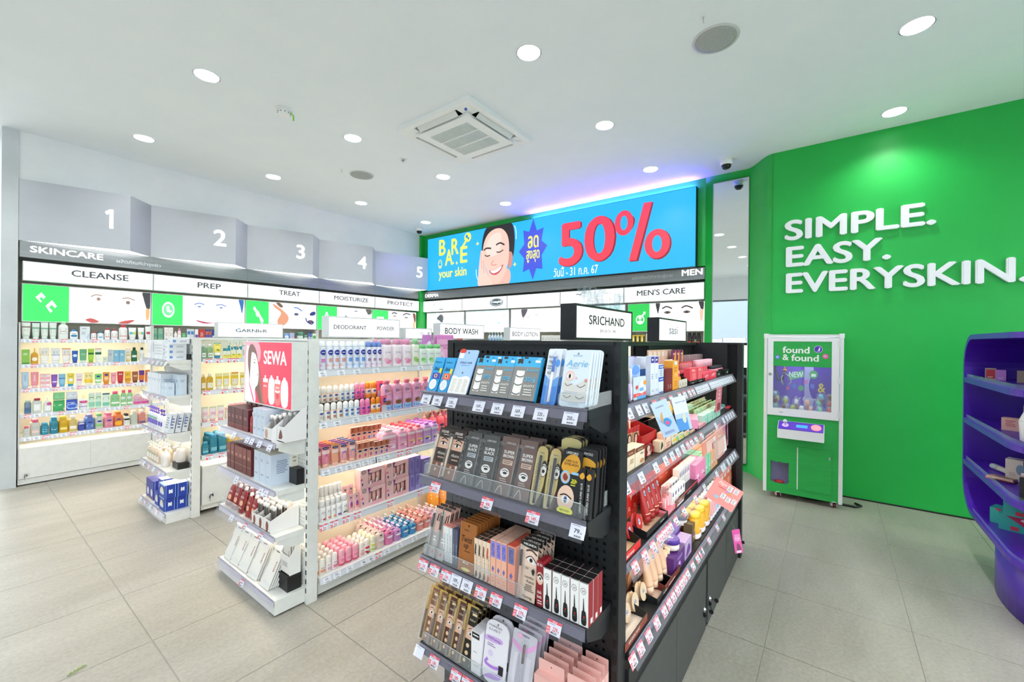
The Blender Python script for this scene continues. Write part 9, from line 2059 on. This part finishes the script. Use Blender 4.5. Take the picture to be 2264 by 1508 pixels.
row(T(0, 0.51, 0.47), 'black run fourth shelf', [
    ('tray',1.3868,0,1,.2,.05,.1,'#17181a','r#8a4432,0,.0,1,1;t#f2e8e0,.40,.55,.35,.5,NEW ESSENTIAL THE MATT','brown counter tray of cream compacts',dict(Y=.004,lip=.028,inner='#f0e2d4')),
    ('compact',1.4239,0,1,.06,.062,.022,'#e2c6a4','','cream round compact, near one',dict(Y=.045,L=.006,T=.22,em='#f0e8de')),
    ('compact',1.4997,0,1,.06,.062,.022,'#e2c6a4','','cream round compact, middle one',dict(Y=.045,L=.006,T=.22,em='#f0e8de')),
    ('compact',1.5825,0,1,.06,.062,.022,'#e2c6a4','','cream round compact, far one',dict(Y=.045,L=.006,T=.22,em='#f0e8de')),
    ('box',1.6589,0,1,.178,.11,.05,'#9a5a34','c#e8b88a,.1,.1,.4,.3,.7,.15,.9,.5,.5,.8,.2,.6;l#f0d8b8,.2,.8,.8,.95,1','brown and orange foundation carton',dict(Y=.12)),
    ('tube',1.7263,.0613,5,.058,.16,.04,'#e8b184','l#c89068,.3,.7,.7,.85,2','tall beige tube at rear',dict(Y=.1,L=.01,T=.06,cap='#e6b48c')),
    ('tube',1.6375,.0549,4,.052,.15,.036,'#e9bc9a','e#f2ece6,.5,.70,.17,.09;e#3a4a8a,.5,.70,.13,.07;e#f2ece6,.5,.71,.07,.04;l#c89a80,.3,.86,.7,.92,2','beige tube with navy emblem, front row',dict(Y=.03,L=.012,T=.14,cap='#eac6a8')),
    ('tray',1.6879,0,1,.179,.035,.1,'#17181a','t#d8d4d0,.5,.5,.4,.25,SRICHAND','black counter tray of beige tubes',dict(Y=.004,lip=.022,inner='#efd2bc')),
    ('stick',1.8322,.0342,3,.024,.085,.024,'#eacba4','e#3a4a8a,.5,.5,.2,.12','beige concealer stick',dict(Y=.04,L=.012,cap='#f2dcb4')),
    ('tray',1.7913,0,1,.197,.04,.07,'#6a2a20','l#f0d8c8,.2,.3,.8,.6,1','brown concealer tray',dict(Y=.004,lip=.028,inner='#f0c8b0')),
    ('box',1.9055,0,1,.16,.075,.045,'#5a2a7a','l#b890d0,.3,.6,.8,.8,2;c#c8a0d0,.1,.1,.6,.2,.5,.5','purple translucent powder carton, near',dict(Y=.012)),
    ('box',2.0494,0,1,.11,.08,.05,'#b9a0cc','c#6a3a8a,.2,.1,.8,.3,.6,.7,.3,.5;l#e8d8f0,.2,.8,.8,.9,1','lilac powder carton, far',dict(Y=.012)),
    ('jar',2.0613,0,1,.062,.028,.062,'#d8d0dc','e#6a4ac0,.5,.5,.3,.3','small purple lidded powder jar',dict(Y=.085,L=.078,cap='#5a2fa8')),
    ('jar',1.9081,0,1,.075,.045,.075,'#e2d8d0','e#f0eef6,.5,.6,.16,.16;l#b8a0e0,.25,.3,.75,.42,1','large purple lidded powder jar',dict(Y=.013,L=.082,cap='#5230a0')),
    ('jar',2.2113,0,1,.072,.045,.072,'#e4dcd4','e#6a5030,.5,.5,.44,.44;e#c88aa0,.4,.5,.12,.12;e#e8c05a,.6,.4,.1,.1;e#7a4ac0,.65,.6,.14,.14','dark floral lidded powder jar',dict(Y=.06,L=.075,cap='#33204a')),
    ('box',2.2435,0,1,.109,.09,.04,'#6a5a40','c#c8a85a,.2,.2,.8,.4,.5,.9;e#7a4a9a,.5,.4,.3,.12','floral foil carton',dict(Y=.03)),
    ('bottle',2.1844,.1494,3,.14,.13,.084,'#8a5ac0','l#c8b0e8,.2,.4,.8,.6,2','purple talc bottle with white cap',dict(R=2,P=.055,Y=.09,L=.01,cap='#f4f0ea',capw=.9,caph=.2)),
    ('bottle',2.2796,.0947,3,.089,.12,.053,'#f2b42e',K46,'yellow sunscreen bottle',dict(R=2,P=.045,Y=.014,cap='#f6cf3a',capw=.92,caph=.16,sh=.03)),
    ('bottle',2.5428,.0499,3,.047,.12,.028,'#efb0b4',K46,'rose sunscreen bottle',dict(R=2,P=.045,Y=.014,cap='#f4ece4',capw=.92,caph=.16,sh=.03)),
    ('bottle',2.6963,.054,4,.051,.12,.03,'#9cc8e8',K46,'sky blue sunscreen bottle',dict(R=2,P=.045,Y=.014,cap='#f0f2f0',capw=.92,caph=.16,sh=.03)),
    ('box',2.6339,.0654,6,.061,.09,.02,'#f0bc3e','e#f6e6b0,.5,.5,.25,.2;l#d8802a,.2,.7,.8,.9,1','yellow sachet carton, back row',dict(Y=.18)),
    ('pouch',2.9437,.1007,6,.095,.15,.009,'#ef7a58','l#f8d0c0,.2,.3,.8,.6,3;e#f2e8e8,.5,.85,.25,.08','orange mask pouch',dict(R=2,P=.04,Y=.04)),
])
tag_row(T(0, 0.545, 1.24), 'black run top rail', [(1.349,'49',0),(1.4364,'79',0),(1.5033,'79',0),(1.5997,'-',1),(1.7065,'-',1),(1.8023,'-',1),(1.9275,'-',1),(2.001,'-',1),(2.0793,'-',1),(2.1445,'-',1),(2.2197,'-',0),(2.2537,'-',0),(2.2886,'-',0),(2.3244,'-',0),(2.3612,'-',0),(2.399,'-',0),(2.4378,'-',0)], -0.022, -0.042, 0.45)
tag_row(T(0, 0.545, 1.24), 'far part of the black run top rail', [(2.5188,'-',0),(2.5611,'-',0),(2.6046,'-',0),(2.6494,'-',0),(2.6955,'-',0),(2.7431,'-',0),(2.7922,'-',0),(2.8429,'-',0),(2.8951,'-',0),(2.9491,'-',0),(3.0049,'-',0),(3.0626,'-',0),(3.1223,'-',0)], -0.022, -0.042, 0.45)
tag_row(T(0, 0.54, 1.005), 'black run second rail', [(1.317,'75',0),(1.452,'75',0),(1.6025,'75',0),(1.7187,'75',0),(1.8053,'75',0),(1.8853,'75',0),(1.965,'75',0),(2.0415,'75',1),(2.1051,'-',1),(2.1848,'-',1),(2.2928,'-',1),(2.621,'-',0),(2.8339,'-',0),(2.9256,'-',0),(3.0007,'-',0),(3.0678,'-',0),(3.1375,'-',0)], -0.022, -0.042, 0.45)
tag_row(T(0, 0.525, 0.74), 'black run third rail', [(1.3593,'189',1),(1.4498,'189',1),(1.5322,'179',1),(1.6052,'59',1),(1.6503,'59',1),(1.6958,'59',1),(1.7372,'59',1),(1.8119,'-',1),(1.9333,'-',1),(2.1243,'-',1),(2.3093,'-',0)], -0.022, -0.042, 0.45)
tag_row(T(0, 0.525, 0.74), 'far end of the black run third rail', [(2.5877,'-',0),(2.7327,'-',0),(2.7908,'-',0),(2.9032,'-',0),(2.99,'-',0),(3.0582,'-',0),(3.1293,'-',0)], -0.022, -0.042, 0.45)
tag_row(T(0, 0.51, 0.47), 'black run lowest rail', [(1.3092,'279',1),(1.3755,'279',1),(1.4519,'279',1),(1.5353,'279',1),(1.6211,'249',1),(1.6788,'249',1),(1.7336,'249',1),(1.7888,'249',1),(1.8415,'249',1),(1.8881,'249',1),(1.9397,'-',1),(2.0258,'-',1),(2.1098,'-',1),(2.1907,'-',1)], -0.022, -0.042, 0.45)
tag_row(T(0, 0.51, 0.47), 'far part of the black run lowest rail', [(2.1707,'-',1),(2.3375,'-',1),(2.5278,'-',1),(2.6985,'-',1),(2.8588,'-',1),(2.9565,'-',1),(3.0674,'-',1),(3.1835,'-',0)], -0.022, -0.042, 0.45)
tag_row(Matrix.Translation((1.03, 0, 0.905)) @ Matrix.Rotation(FACE_LEFT, 4, "Z"), 'red lightbox unit top rail', [(-2.8017,'-',0),(-2.6161,'-',0),(-2.5575,'-',0),(-2.4617,'-',0),(-2.3428,'-',0)], -0.022, -0.042, 0.45)
tag_row(Matrix.Translation((1.03, 0, 0.655)) @ Matrix.Rotation(FACE_LEFT, 4, "Z"), 'red lightbox unit second rail', [(-2.7595,'-',0),(-2.4424,'-',0),(-2.3842,'-',0)], -0.022, -0.042, 0.45)
tag_row(Matrix.Translation((1.03, 0, 0.415)) @ Matrix.Rotation(FACE_LEFT, 4, "Z"), 'red lightbox unit third rail', [(-2.8226,'-',0),(-2.6376,'-',1),(-2.4411,'-',1)], -0.022, -0.042, 0.45)
tag_row(Matrix.Translation((1.03, 0, 0.085)) @ Matrix.Rotation(FACE_LEFT, 4, "Z"), 'red lightbox unit base rail', [(-2.6711,'-',1)], -0.022, -0.042, 0.45)
tag_row(Matrix.Translation((1.03, 0, 1.27)) @ Matrix.Rotation(FACE_LEFT, 4, "Z"), 'far end unit top rail', [(-4.606,'-',0),(-4.4493,'-',1),(-4.3189,'-',0),(-4.2116,'-',1),(-4.1084,'-',0)], -0.022, -0.042, 0.45)
tag_row(Matrix.Translation((1.03, 0, 0.985)) @ Matrix.Rotation(FACE_LEFT, 4, "Z"), 'far end unit second rail', [(-4.5965,'-',0),(-4.4593,'-',1),(-4.3284,'-',0),(-4.2033,'-',1),(-4.1003,'-',0)], -0.022, -0.042, 0.45)
tag_row(Matrix.Translation((1.03, 0, 0.695)) @ Matrix.Rotation(FACE_LEFT, 4, "Z"), 'far end unit third rail', [(-4.6269,'-',0),(-4.4884,'-',1),(-4.3561,'-',0),(-4.2297,'-',1)], -0.022, -0.042, 0.45)
tag_row(Matrix.Translation((1.03, 0, 0.4)) @ Matrix.Rotation(FACE_LEFT, 4, "Z"), 'far end unit fourth rail', [(-4.6782,'-',0),(-4.5373,'-',1),(-4.4028,'-',0),(-4.2565,'-',1)], -0.022, -0.042, 0.45)
tag_row(Matrix.Translation((1.03, 0, 0.075)) @ Matrix.Rotation(FACE_LEFT, 4, "Z"), 'far end unit base rail', [(-4.7719,'-',0),(-4.6469,'-',1),(-4.488,'-',0),(-4.3191,'-',1)], -0.022, -0.042, 0.45)
